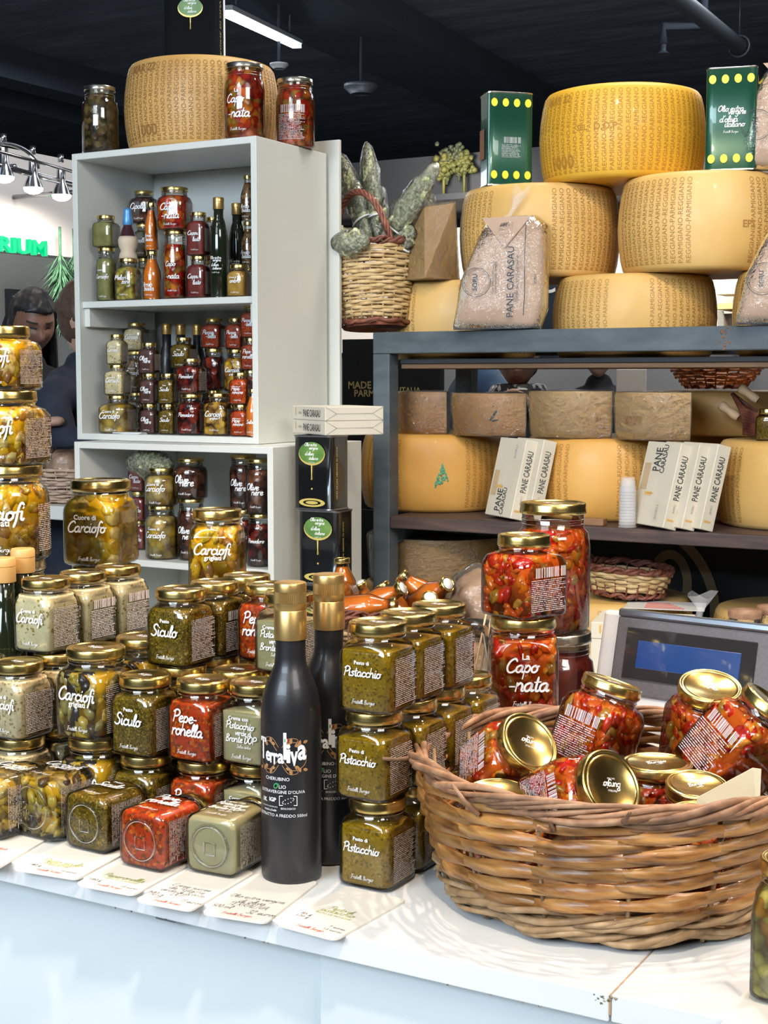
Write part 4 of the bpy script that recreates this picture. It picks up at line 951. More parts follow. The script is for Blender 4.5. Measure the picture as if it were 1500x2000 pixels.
# ---------------------------------------------------------------- tins
def tin_body(w, d, h, m, rim, rad=.012):
    g = G(); g.loft([(0, w/2, d/2, 12), (.004, w/2, d/2, 12), (.006, w/2-.0015, d/2-.0015, 12), (h-.006, w/2-.0015, d/2-.0015, 12), (h-.004, w/2, d/2, 12), (h, w/2, d/2, 12), (h, w/2-.003, d/2-.003, 12), (h-.003, w/2-.003, d/2-.003, 12)], 56)
    me = g.mesh('tin_body', [m, rim]); mi = []
    for p in me.polygons: zc = sum(me.vertices[i].co.z for i in p.vertices)/len(p.vertices); mi.append(1 if (zc < .005 or zc > h-.0045) else 0)
    me.polygons.foreach_set('material_index', mi); return autosm(me, 40)
TING = mat('dark_green_tin', (.008, .075, .042), .28, .25, coat=.5); TINK = mat('black_tin', (.008, .009, .010), .22, .2, coat=.6); YEL = mat('yellow_dot_print', (.85, .74, .03), .4)
REDBR = mat('copper_picture_print', (.25, .09, .04), .5)
def disc(cx, cz, r, r2=None, n=24): r2 = r2 or r; return [Vector((cx+r*math.cos(2*math.pi*k/n), cz+r2*math.sin(2*math.pi*k/n))) for k in range(n)], [tuple(range(n))]
def onface(V, F, W_, D_, side, e=.0005):
    if side == 'f': return [(v.x, -D_/2-e, v.y) for v in V], F
    if side == 'r': return [(W_/2+e, v.x, v.y) for v in V], F
def green_tin(label, loc, rz, h, w, d, back):
    o = thing('olive_oil_tin', label, 'tin', loc, (0, 0, rz)); ob('tin_body', tin_body(w, d, h, TING, SILVER), o)
    for side, ww in (('f', w), ('r', d)):
        g = G(); n = 4 if ww == w else 3
        for zz in (h*.115, h*.885):
            for k in range(n):
                V, F = disc((k-(n-1)/2)*ww*.245, zz, .0088, .0108); a, b = onface(V, F, w, d, side, .0006 if 1 else 0); g.add(a, b)
        ob('yellow_dots', g.mesh('yellow_dots', YEL, False), o, kind='stuff')
    if back:
        me = uvpanel('small_print', w*.42, h*.30, h*.52, 0, PRINTG); me2 = mk('small_print', [(v.co.y*1.0, -d/2-.0012, v.co.z) for v in me.vertices], [tuple(p.vertices) for p in me.polygons], PRINTG, False, [me.uv_layers[0].data[[l.index for l in me.loops if l.vertex_index == i][0]].uv[:] for i in range(len(me.vertices))]); ob('small_print', me2, o)
        V, F = [Vector((-d*.38, h*.30)), Vector((d*.1, h*.30)), Vector((d*.1, h*.62)), Vector((-d*.38, h*.62))], [(0, 1, 2, 3)]
        ob('picture_panel', mk('picture_panel', [(-w/2-.0008, -v.x, v.y) for v in V], F, REDBR, False), o)
    else:
        V, F = lines_geo([('s', 'Olio extra', .0, h*.60, w*.50), ('s', 'vergine', w*.12, h*.55, w*.34), ('s', "d'oliva", -w*.04, h*.50, w*.36), ('s', 'italiano', w*.08, h*.45, w*.40), ('n', 'Fratelli Burgio', 0, h*.37, w*.30)]); a, b = onface(V, F, w, d, 'f'); ob('lettering', mk('lettering', a, b, WHITEP, False), o)
    return o
zt2 = z2+.2425
q = at_Y(985, 355, 3.55); green_tin('dark green oil tin with yellow dots and print panel, left of the top wheel', (q.x, 3.56, zt2), math.radians(42), .243, .126, .086, True)
q = at_Y(1418, 328, 3.55); green_tin('dark green oil tin with yellow dots and white lettering, right of the top wheel', (q.x+.004, 3.575, zt2), math.radians(14), .248, .124, .084, False)
GOLDP = mat('gold_picture_print', (.74, .58, .16), .35, .3); OLG = noisy('green_oval_print', [(.3, (.06, .16, .03)), (.7, (.16, .30, .07))], 20, .4)
def black_tin(label, loc, rz, w=.112, d=.082, h=.181):
    o = thing('olive_oil_tin', label, 'tin', loc, (0, 0, rz), 'black oil tins beside the white shelf'); ob('tin_body', tin_body(w, d, h, TINK, mat('dark_tin_rim', (.25, .25, .26), .3, .9)), o)
    cz = h*.77
    for nm, m, L in (('gold_print', GOLDP, [(disc(0, cz-.003, .0385, .028), .0005), (disc(0, h*.10, .038, .0105), .0005)]), ('oval_print', OLG, [(disc(0, cz, .037, .026), .0010)]), ('ring_print', TINK, [(disc(0, h*.10, .026, .006), .0009)]), ('ring_print', GOLDP, [(disc(0, h*.10, .018, .004), .0013)])):
        g = G()
        for (V, F), e in L: a, b = onface(V, F, w, d, 'f', e); g.add(a, b)
        ob(nm, g.mesh(nm, m, False), o)
    g = G()
    for pts, r in (([(0, cz-.03), (0, cz-.055), (0, cz-.066)], [.002, .0012, .0024]),):
        g.tube([(x, -d/2-.001, z) for x, z in pts], r, 6)
    g.ico((0, -d/2-.001, h*.285), .003, 1, 0, (1, .3, 1)); ob('oil_drip', g.mesh('oil_drip', GOLDP), o)
    V, F = lines_geo([('s', 'Olio extra', -.002, cz+.020, .036), ('s', 'vergine', .006, cz+.009, .026), ('s', "d'oliva", -.006, cz-.002, .026), ('s', 'italiano', .006, cz-.013, .028), ('n', 'Fratelli Burgio', 0, cz-.024, .02)]); a, b = onface(V, F, w, d, 'f', .0014); ob('lettering', mk('lettering', a, b, WHITEP, False), o)
    V, F = lines_geo([('r', 'OLIO EXTRA VERGINE DI OLIVA', 0, 0, h*.7)]); ob('side_lettering', mk('side_lettering', [(w/2+.0006, -d*.2+v.y, h*.5+v.x) for v in V], F, GOLDP, False), o)
    return o
ZT = .84; qt = at_F(628, 990, 3.5); zt = ZT
for k in range(3):
    black_tin(f'black olive oil tin with green oval, {("lowest", "middle", "topmost")[k]} of the stack by the white shelf', (qt.x+(.012 if k == 1 else 0), qt.y, zt), math.radians((4, 4, -2)[k])); zt += .1815
th = math.radians(-34.7)
for k in range(2):
    M = Matrix.Translation(at_F(635, 800, 3.43)+Vector((0, 0, 0))) ; t_ = M.translation; t_.z = zt+.0005+k*.0345
    spn = math.radians(-124.7); sd = math.radians(-34.7)
    Y_ = -Vector((math.cos(spn), math.sin(spn), 0)); X_ = Vector((math.cos(sd), math.sin(sd), 0)); p = t_ - X_*.205
    M = Matrix(((X_.x, Y_.x, 0, p.x), (X_.y, Y_.y, 0, p.y), (0, 0, 1, t_.z), (0, 0, 0, 1)))
    o = bread_box(f'flat cream bread box lying on the black tins, {("lower", "upper")[k]} one', M, 'flat bread boxes on the tins', W_=.205, D_=.155, T=.034, cover=False)
# ================================================================ white shelf units with jars
SHW = noisy('white_shelf_laminate', [(.35, (.67, .68, .63)), (.65, (.72, .73, .68))], 2, .38, rnd=False)
def unit(label, x0, x1, y0, y1, z0, z1, boards, t=.017, back=True):
    o = thing('shelf_unit', label, 'shelf unit', (0, 0, 0))
    for nm, b in (('side_panel', (x0, x0+t, y0, y1, z0, z1)), ('side_panel', (x1-t, x1, y0, y1, z0, z1)), ('top_panel', (x0+t, x1-t, y0, y1, z1-t, z1)), ('bottom_panel', (x0+t, x1-t, y0, y1, z0, z0+t)), ('back_panel', (x0+t, x1-t, y1-.006, y1, z0+t, z1-t))):
        g = G(); g.rbox(*b, .0012, seg=1); ob(nm, g.mesh(nm, SHW, False), o)
    for z in boards:
        g = G(); g.rbox(x0+t, x1-t, y0+.012, y1-.006, z-t, z, .0012, seg=1); ob('shelf', g.mesh('shelf', SHW, False), o)
    return o
UX0, UX1, UY, UZ0, UZ1 = -2.648, -2.052, 2.985, 1.356, 2.118
unit('upper white open shelf unit full of jars, cheese wheel on top', UX0, UX1, UY, UY+.33, UZ0, UZ1, [1.727])
cleat = bpy.data.objects['shelf_unit']
for x in (UX0+.017, UX1-.035):
    g = G(); g.rbox(x, x+.018, UY+.02, UY+.30, 1.727-.017-.050, 1.727-.0175, .001, seg=1); ob('cleat', g.mesh('cleat', SHW, False), cleat)
LX0, LX1, LY0 = -2.575, -1.945, 2.89
unit('lower white open shelf unit under the jar shelves', LX0, LX1, LY0, LY0+.425, .10, 1.355, [1.052, .745, .43])
# white board behind the unit
q0 = at_Y(652, 285, 3.335); o = thing('white_board', 'tall thin white board standing behind the right edge of the shelf unit', 'board', (0, 0, 0))
g = G(); q1 = at_Y(664, 285, 3.335); g.rbox(-2.30, q1.x, 3.330, 3.342, .0, 2.155, .001, seg=1); ob('board', g.mesh('board', SHW, False), o)
def Z2(x, y): return (140+x/2.885, 260+y/2.885)
def Z3(x, y): return (140+x/2.5, 840+y/2.5)
def shelf_stack(conv, x, Y, zb, items, where, rz=0):
    """items: (pixel height, width m, content, label, kind, lid radius, words)"""
    z = zb; u, v = conv(x, 900); p = at_Y(u, v, Y); hscale = p.y and None
    F_ = Y/(.8704+(u-750)/2800*.4924); k = (1/2.885 if conv is Z2 else 1/2.5)*F_/FPX
    for i, it in enumerate(items):
        hp, w, c_, l_, kd, lr, wd = it; h = round(hp*k, 3)
        if kd == 'bottle': bottle(wd+' '+where, (p.x, p.y, z), h, w/2, lab=l_, cap=.03, neck=.0125, rz=rz+math.radians(12), capm=lr or GOLDM, m=c_ or OILG)
        elif kd == 'sauce': sauce_bottle(wd+' '+where, (p.x, p.y, z), h, w/2, l_, rz+math.radians(10), c_)
        else: jar(wd+' '+where, None, (p.x, p.y, z), w, h, lr, c_, l_, kd, (0, 0, rz+math.radians(10)), fill=.8, info=(kd != 'round'), hl=.010)
        z += h+.0005
    return p, z
_sb = {}
SGL = GLASS
def sauce_bottle(label, loc, h, R, lab, rz, c='sauce', rot=None, group=None):
    o = thing('sauce_bottle', label, 'bottle', loc, rot or (0, 0, rz), group)
    prof = [(0, .001), (R*.9, 0), (R, .006), (R, h*.50), (R*.93, h*.60), (R*.66, h*.74), (R*.50, h*.84), (R*.48, h*.97)]
    g = G(); g.lathe(prof, 28); ob('glass', cached(('sbg', h, R), lambda: g.mesh('glass', GLASS)), o)
    g = G(); pr = [(0, .003)]+[(max(.001, r-.0015), z+(.003 if z < .002 else 0)) for r, z in prof[1:7]]+[(0, h*.85)]; g.lathe(pr, 28); ob('contents', cached(('sbc', h, R, c or 'sauce'), lambda: g.mesh('contents', CONT[c or 'sauce'])), o)
    ob('lid', lid_mesh(round(R*.60, 4), .010, GOLD), o, (0, 0, h-.010))
    if lab: ob('lettering', cached(('sbl', lab, h, R), lambda: face_mesh('lettering', [(s, t, cx*2*R, cz*h, cw*2*R) for s, t, cx, cz, cw in LAB[lab]], R+.0008, WHITEP, round_r=R+.0008)), o)
    ob('small_print', cached(('sbp', h, R), lambda: uvpanel('small_print', R*1.0, h*.08, h*.46, 0, PRINT, R+.0008, math.radians(15))), o)
    return o
SU, SL = 1.7275, UZ0+.0175; YA, YB = UY+.055, UY+.17
T1 = 'on the upper shelf'
shelf_stack(Z2, 200, YA, SU, [(296, .058, 'green', 'cuore', 'round', .0235, 'tall pale artichoke jar at the left end'), (176, .060, 'green', None, 'sq', .024, 'dull green jar on the pale artichoke jar')], T1)
p, z = shelf_stack(Z2, 322, YA, SU, [(232, .064, 'mel', 'melan', 'oct', .027, 'yellow aubergine strip jar')], T1)
o = thing('wicker_flask', 'small dark wine flask with pale wood base and blue foil on the upper shelf', 'bottle', (p.x-.0, p.y, z))
PALEW = mat('pale_turned_wood', (.62, .50, .36), .6); BLUEF = mat('blue_foil', (.10, .30, .62), .35, .3)
g = G(); g.lathe([(0, 0), (.0245, 0), (.0235, .010), (.0195, .020), (.0255, .034), (.0265, .048), (.023, .058), (0, .058)], 24); ob('base', g.mesh('base', PALEW), o)
g = G(); g.lathe([(.022, .058), (.018, .070), (.012, .085), (.010, .10), (.0, .10)], 24); ob('neck', g.mesh('neck', mat('dark_wine_glass', (.05, .015, .02), .1, coat=.5)), o)
g = G(); g.lathe([(.0125, .088), (.0145, .096), (.0125, .110), (.0105, .125), (.0105, .132), (0, .133)], 20); ob('foil', g.mesh('foil', BLUEF), o)
shelf_stack(Z2, 415, YB+.05, SU, [(255, .052, 'carcd', 'cipolla', 'sq', .021, 'dark onion jar at the back'), (186, .056, 'funghi', 'cipolla', 'sq', .022, 'dark onion jar, second of the back stack'), (0.1*0+178, .072, 'olives', 'cipolla', 'oct', .0265, 'big dark onion jar topping the back stack')], T1)
shelf_stack(Z2, 455, YA, SU, [(268, .050, 'sauce', 'arrab', 'sauce', 0, 'red spicy tomato sauce bottle, lower one'), (264, .036, 'sauce', 'arrab', 'sauce', 0, 'red spicy tomato sauce bottle, upper one')], T1)
shelf_stack(Z2, 587, YA, SU, [(376, .064, 'capo', 'capo', 'round', .030, 'tall red caponata jar'), (236, .085, 'capo', 'capo', 'oct', .036, 'hexagonal red caponata jar on the tall one')], T1, rz=.1)
shelf_stack(Z2, 718, YA, SU, [(234, .054, 'darkred', 'cappu', 'sq', .021, 'dark red tomato pesto jar, lower one'), (238, .052, 'darkred', 'cappu', 'sq', .021, 'dark red tomato pesto jar, upper one')], T1)
shelf_stack(Z2, 800, YB+.05, SU, [(230, .05, 'darkred', None, 'sq', .021, 'dark red pesto jar behind, lower one'), (236, .05, 'darkred', None, 'sq', .021, 'dark red pesto jar behind, upper one')], T1)
shelf_stack(Z2, 832, YA, SU, [(552, .046, None, 'oil', 'bottle', None, 'tall black oil bottle with pale lettering')], T1)
shelf_stack(Z2, 935, YB-.02, SU, [(530, .044, None, 'oil', 'bottle', None, 'tall black oil bottle standing further back')], T1)
shelf_stack(Z2, 944, YA, SU, [(178, .058, 'amber', 'ombra', 'oct', .025, 'small amber preserve jar')], T1)
shelf_stack(Z2, 1000, YB-.01, SU, [(178, .05, 'brownish', None, 'round', .02, 'brown nut jar at the right end, hidden one'), (250, .045, 'brownish', 'arrab', 'sauce', 0, 'brown filled bottle at the right end'), (252, .042, 'brownish', 'arrab', 'sauce', 0, 'brown filled bottle topping the right end')], T1)
T2 = 'on the lower shelf'
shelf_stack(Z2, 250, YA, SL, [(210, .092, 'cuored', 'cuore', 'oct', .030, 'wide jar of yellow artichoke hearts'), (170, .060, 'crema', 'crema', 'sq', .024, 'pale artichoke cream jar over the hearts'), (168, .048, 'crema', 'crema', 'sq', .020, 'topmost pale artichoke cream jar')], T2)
shelf_stack(Z2, 362, YB+.03, SL, [(215, .06, 'brownish', None, 'sq', .024, 'dim brown jar at the back, lowest'), (230, .062, 'brownish', 'crema', 'oct', .026, 'dim brown jar at the back, middle'), (158, .062, 'cremaold', 'crema', 'sq', .025, 'dim beige cream jar topping the back stack')], T2)
for i, wd in enumerate(['bottom', 'middle', 'top']): pass
shelf_stack(Z2, 432, YA, SL, [(168, .047, 'olive', 'olive', 'sq', .019, 'brown olive paste jar, bottom one'), (168, .047, 'olive', 'olive', 'sq', .019, 'brown olive paste jar, middle one'), (170, .049, 'olive', 'olive', 'sq', .019, 'brown olive paste jar, top one')], T2)
shelf_stack(Z2, 538, YA, SL, [(170, .048, 'siculo', 'siculo', 'sq', .019, 'small green pesto jar, lower one'), (170, .048, 'siculo', 'siculo', 'sq', .019, 'small green pesto jar, upper one')], T2)
shelf_stack(Z2, 628, YB+.01, SL, [(175, .058, 'siculo', None, 'sq', .022, 'hidden green pesto jar at the back, lowest'), (175, .058, 'siculo', None, 'sq', .022, 'hidden green pesto jar at the back, middle'), (175, .06, 'siculo', 'siculo', 'sq', .022, 'dark green pesto jar topping the back stack')], T2, rz=-.05)
for x, d in ((532, 'left'), (612, 'middle'), (706, 'right')): shelf_stack(Z2, x, YB+.07, SL, [(600, .046, BLACKG, None, 'bottle', None, f'black bottle with gold neck at the back, {d} one')], T2)
shelf_stack(Z2, 668, YA, SL, [(228, .070, 'pomo', 'pomo', 'oct', .029, 'dark dried tomato jar, lower one'), (196, .066, 'pomo', 'pomo', 'sq', .024, 'dark dried tomato jar, upper one')], T2)
shelf_stack(Z2, 800, YB+.05, SL, [(235, .058, 'pomo', None, 'sq', .024, 'hidden dark jar at the back'), (232, .060, 'pomo', None, 'oct', .027, 'dark dried tomato jar below the orange red relish'), (168, .060, 'piccan', 'piccan', 'sq', .024, 'orange red relish jar topping the back stack')], T2)
shelf_stack(Z2, 822, YA, SL, [(236, .068, 'carc', 'carc', 'sq', .027, 'grilled artichoke jar in the front row')], T2)
shelf_stack(Z2, 925, YB-.01, SL, [(235, .058, 'carc', None, 'sq', .024, 'hidden artichoke jar behind'), (236, .058, 'carc', 'carc', 'sq', .025, 'grilled artichoke jar in the second row'), (172, .050, 'piccan', 'piccan', 'sq', .020, 'small red relish jar over the artichokes')], T2)
shelf_stack(Z2, 950, YA-.01, SL, [(178, .050, 'pepe', 'peron', 'sq', .021, 'small red chilli cream jar, lower one'), (178, .052, 'pepe', 'peron', 'sq', .021, 'small red chilli cream jar, upper one')], T2)
shelf_stack(Z2, 1012, YB-.03, SL, [(180, .05, 'piccan', None, 'sq', .02, 'red relish jar at the right end, lowest'), (180, .05, 'piccan', None, 'sq', .02, 'red relish jar at the right end, second'), (180, .05, 'piccan', 'pepe', 'sq', .02, 'red relish jar at the right end, third'), (182, .05, 'piccan', 'piccan', 'sq', .02, 'red relish jar at the right end, topmost')], T2)
shelf_stack(Z2, 1018, YA-.035, SL, [(268, .040, 'sauce', 'salsa', 'sauce', 0, 'orange tomato sauce bottle by the right side panel')], T2)
# papers on the ledge
q = at_Y(250, 853, UY+.01)
o = thing('paper_leaflets', 'thin pile of white paper leaflets at the front of the lower shelf', 'paper', (q.x, UY+.02, SL))
for k in range(4): g = G(); g.box(-.045, .045, -.018, .018, k*.0012, k*.0012+.001, M=Matrix.Rotation(.08*(k-1), 4, 'Z')); ob('leaflet', g.mesh('leaflet', mat('leaflet_paper', (.8, .82, .84), .5) if k == 0 else bpy.data.materials['leaflet_paper'], False), o)
T3 = 'in the lower unit'; ZL = 1.0525; YC, YD = LY0+.07, LY0+.20
shelf_stack(Z3, 448, YC, ZL, [(262, .088, 'cuored', 'cuore', 'round', .035, 'lower yellow artichoke heart jar'), (185, .088, 'cuored', 'cuore', 'round', .035, 'upper yellow artichoke heart jar under the herb bag')], T3)
shelf_stack(Z3, 590, YC+.02, ZL, [(300, .074, 'olives', 'olive', 'round', .034, 'tall dark olive jar'), (0+196, .088, 'olives', 'olive', 'round', .035, 'brown olive jar on the tall one')], T3)
shelf_stack(Z3, 340, YD, ZL, [(140, .05, 'darkred', 'cappu', 'sq', .022, 'dark red label jar, bottom one'), (143, .05, 'darkred', 'cappu', 'sq', .022, 'dark red label jar, middle one'), (143, .05, 'darkred', 'cappu', 'sq', .022, 'dark red label jar, top one')], T3)
shelf_stack(Z3, 230, YD, ZL, [(225, .07, 'funghi', None, 'round', .03, 'dark jar behind the yellow hearts, lower one'), (224, .07, 'funghi', None, 'round', .03, 'dark jar behind the yellow hearts, upper one')], T3)
for x, yy, d in ((845, YC+.05, 'left'), (925, YC, 'right')): shelf_stack(Z3, x, yy, ZL, [(258, .070, 'pomo', 'pomo', 'round', .032, f'dark tomato jar in film, {d} lower one'), (268, .072, 'olives', 'olive', 'round', .033, f'dark olive jar in film, {d} upper one')], T3)
# herb bundles
HERB = noisy('dried_oregano', [(.3, (.16, .17, .07)), (.5, (.44, .46, .24)), (.68, (.78, .76, .54))], 130, .8, bs=.9, bd=.006, detail=6)
FILMH = thin_glass('herb_bag_film', (.98, .98, .98), .07, .8, 60, .10)
TAGP = mat('white_paper_tag', (.80, .80, .78), .6)
from mathutils import noise as mn
def herb_bag(label, a, b, r0, r1, group='herb bundles in film', flat=.55, tie=True):
    """bundle of dried herbs from a (foot) to b (head), wrapped in clear film"""
    a, b = Vector(a), Vector(b); L = (b-a).length; Q = (b-a).to_track_quat('Z', 'X'); o = thing('herb_bundle', label, 'herbs', a, Q.to_euler(), group)
    for nm, ex, m, am in (('herbs', 0, HERB, .55), ('film', .006, FILMH, .45)):
        vs, fs = [], []; n, k = 22, 16
        for i in range(k+1):
            t = i/k; r = (r0+(r1-r0)*min(1, t*1.5))*(math.sin(math.pi*min(1, .12+t*.84))**.8 if t < 1 else .2)+ex
            if t > .95: r *= .45
            for j in range(n):
                an = 2*math.pi*j/n; p = Vector((r*math.cos(an), r*flat*math.sin(an), t*L)); q = 1+am*mn.noise(p*(75 if nm == 'herbs' else 45)+Vector((a.x*9, 0, ex*100))); vs.append((p.x*q, p.y*q, p.z))
        for i in range(k):
            for j in range(n): fs.append((i*n+j, i*n+(j+1) % n, (i+1)*n+(j+1) % n, (i+1)*n+j))
        fs += [tuple(range(n))[::-1], tuple(k*n+j for j in range(n))]
        ob(nm, mk(nm, vs, fs, m), o)
    if tie:
        g = G(); rr_ = (r0+(r1-r0)*.3)*1.02+.005; g.tube([(rr_*math.cos(t*.3), rr_*flat*math.sin(t*.3), L*.22) for t in range(21)], .0028, 5, closed=True); ob('paper_band', g.mesh('paper_band', TAGP), o)
    return o
q = at_Y(*Z3(280, 160), YC); r_ = at_Y(*Z3(495, 145), YC); herb_bag('film wrapped herb bundle lying on the jars in the lower unit', (q.x, q.y, 1.297), (r_.x, r_.y, 1.300), .030, .034, None, .75, False)
# on top of the upper unit
ZU = UZ1+.0005
q = at_Y(197, 300, UY+.055); jar('dark green vegetable jar on top of the white unit, left', None, (q.x, q.y, ZU), .098, .178, .042, 'funghi', None, 'round', fill=.88, lid=SILVER, hl=.012, info=False)
q = at_Y(478, 270, UY+.065); jar('tall caponata jar with white lettering on top of the white unit', None, (q.x, q.y, ZU), .104, .190, .048, 'capo', 'capo', 'round', rot=(0, 0, .2), fill=.9, lid=SILVER, hl=.013, info=False)
q = at_Y(577, 285, UY+.23); jar('tall caponata jar turned to its bar code at the right end of the white unit', None, (q.x, q.y, ZU), .102, .178, .047, 'capo', None, 'round', rot=(0, 0, -1.6), fill=.9, lid=SILVER, hl=.013, info=True, bar=True)
q = at_Y(385, 290, UY+.19); wheel('tan cheese wheel on top of the white shelf unit, dated MAR 22', (q.x, UY+.215, ZU), R=.208, H=.232, k=2, rz=.5, cols=32, gaps=(), extra=(('MAR 22', -2.30, .205, .022), ('1000', -2.22, .045, .030)))
q = at_Y(380, 120, 3.62); o = black_tin('tall black oil tin standing behind the cheese wheel on the white unit', (q.x+.0, 3.62, 2.25), math.radians(24), .17, .10, .50)
for c_ in bpy.data.objects:
    if c_.parent == o and c_.name.startswith('tin_body'): c_.data.materials[0] = mat('matt_black_tin', (.006, .007, .008), .8, spec=.1); c_.data.materials[1] = c_.data.materials[0]
if 1: pass; 
o2 = thing('tin_pedestal', 'plain dark pedestal behind the white unit under the tall tin', 'pedestal', (q.x, 3.62, 0)); g = G(); g.rbox(-.12, .12, -.10, .10, 0, 2.2495, .003); ob('body', g.mesh('body', mat('dark_pedestal', (.03, .035, .04), .6), False), o2)
# ================================================================ baskets
def weave(R0, R1, H, rows, stakes, rs, flat, m, amp=.006, bulge=0, seed=1, sy=1.0, z0=0, thick=.75, name='cane_strand', parent=None, kind=None, wob=.3, tilt=0):
    rr = random.Random(seed); outp = []; n = stakes*9
    def rad(t): return R0+(R1-R0)*t+bulge*math.sin(math.pi*t)
    allg = G()
    for i in range(rows):
        t = (i+.5)/rows; g = G() if not kind else allg; pts, rad_ = [], []; ph = math.pi*(i % 2); a0 = rr.uniform(0, 6); w1 = rr.uniform(-1, 1)*wob
        lj = [rr.uniform(.85, 1.12) for _ in range(stakes)]
        for k in range(n):
            a = 2*math.pi*k/n; c = math.cos(stakes/2*a+ph); r = rad(t)+amp*c; z = z0+H*t+H/rows*(.16*math.sin(3*a+a0)+w1*math.sin(a+a0)*.6+tilt*math.sin(stakes/2*a+ph+.6))
            pts.append((r*math.cos(a), r*math.sin(a)*sy, z)); rad_.append(rs*(thick+(1-thick)*max(-.6, c))*lj[int(k*stakes/n) % stakes])
        g.tube(pts, rad_, 6, flat=flat, closed=True)
        if not kind: ob(name, g.mesh(name, m), parent)
    if kind: ob(name, allg.mesh(name, m), parent, kind=kind)
    return rad
def stakes_(R0, R1, H, n, r, m, parent, bulge=0, sy=1, z0=0, name='stake'):
    g = G()
    for k in range(n):
        a = 2*math.pi*(k+.5)/n; g.tube([((R0+(R1-R0)*t+bulge*math.sin(math.pi*t))*math.cos(a), (R0+(R1-R0)*t+bulge*math.sin(math.pi*t))*math.sin(a)*sy, z0+H*t) for t in (0, .25, .5, .75, 1)], r, 5)
    ob(name, g.mesh(name, m), parent, kind='stuff')
def twigs(R, z, n, r, spread, m, parent, seed=2, sy=1, name='rim_twig', lo=None, k=90, tw=7):
    rr = random.Random(seed)
    for i in range(n):
        g = G(); p0 = rr.uniform(0, 6.28); f = rr.choice([tw-2, tw, tw+1]); pts, rad_ = [], []; j1, j2 = rr.uniform(0, 6), rr.uniform(2, 5)
        for q in range(k):
            a = 2*math.pi*q/k; rr_ = R+spread*math.cos(f*a+p0)+spread*.5*math.sin(int(j2)*a+j1); zz = z+spread*.9*math.sin(f*a+p0)+spread*.4*math.sin(2*a+j1)
            pts.append((rr_*math.cos(a), rr_*math.sin(a)*sy, zz)); rad_.append(r*(1+.25*math.sin(int(j2+1)*a+j1)))
        g.tube(pts, rad_, 6, closed=True); ob(name, g.mesh(name, m), parent)
CANE = vary(noisy('golden_brown_cane', [(.28, (.10, .038, .011)), (.42, (.30, .125, .03)), (.60, (.46, .22, .06)), (.8, (.60, .36, .14))], 22, .36, vscale=(1, 1, 6), bs=.6, bd=.004, detail=8, coat=.15), .38)
TWIG = vary(noisy('grey_brown_twig', [(.3, (.13, .06, .03)), (.5, (.28, .14, .07)), (.72, (.44, .27, .15))], 40, .55, bs=.5, bd=.003, detail=6), .35)
TWIGD = noisy('weathered_base_twig', [(.3, (.14, .08, .04)), (.5, (.30, .18, .08)), (.72, (.46, .31, .17))], 40, .6, bs=.5, detail=6)
BX, BY = -.5515, 1.492
bb = thing('big_wicker_basket', 'large round brown wicker basket full of caponata jars at the front of the counter', 'basket', (BX, BY, ZC+.0035))
weave(.188, .214, .112, 13, 14, .0088, .30, CANE, .0048, .006, 4, z0=.030, parent=bb, thick=.66, wob=.55, tilt=.42)
for i in range(1): twigs(.186, .011, 5, .0036, .0058, TWIGD, bb, 11, name='base_twig', tw=9); twigs(.190, .026, 5, .0036, .0060, TWIGD, bb, 12, name='base_twig', tw=7)
twigs(.2165, .1455, 9, .0036, .0072, TWIG, bb, 21)
stakes_(.179, .206, .14, 14, .0026, TWIGD, bb, .006)
g = G(); g.lathe([(0, .004), (.181, .004), (.183, .010), (0, .010)], 48); ob('base', g.mesh('base', TWIGD), bb)
rr = random.Random(8)
for k in range(16): # loose ends
    a = rr.choice([rr.uniform(2.6, 4.2), rr.uniform(0, 6.28)]); R = .222; g = G(); p = Vector((R*math.cos(a), R*math.sin(a), .142+rr.uniform(-.02, .01))); d = Vector((math.cos(a)*rr.uniform(.2, 1)+rr.uniform(-.8, .8), math.sin(a)*.5+rr.uniform(-.8, .8), rr.uniform(-.3, .7))).normalized()
    g.tube([p, p+d*.02, p+d*.038+Vector((0, 0, .004))], [.003, .0026, .0018], 6); ob('loose_twig', g.mesh('loose_twig', TWIG), bb)
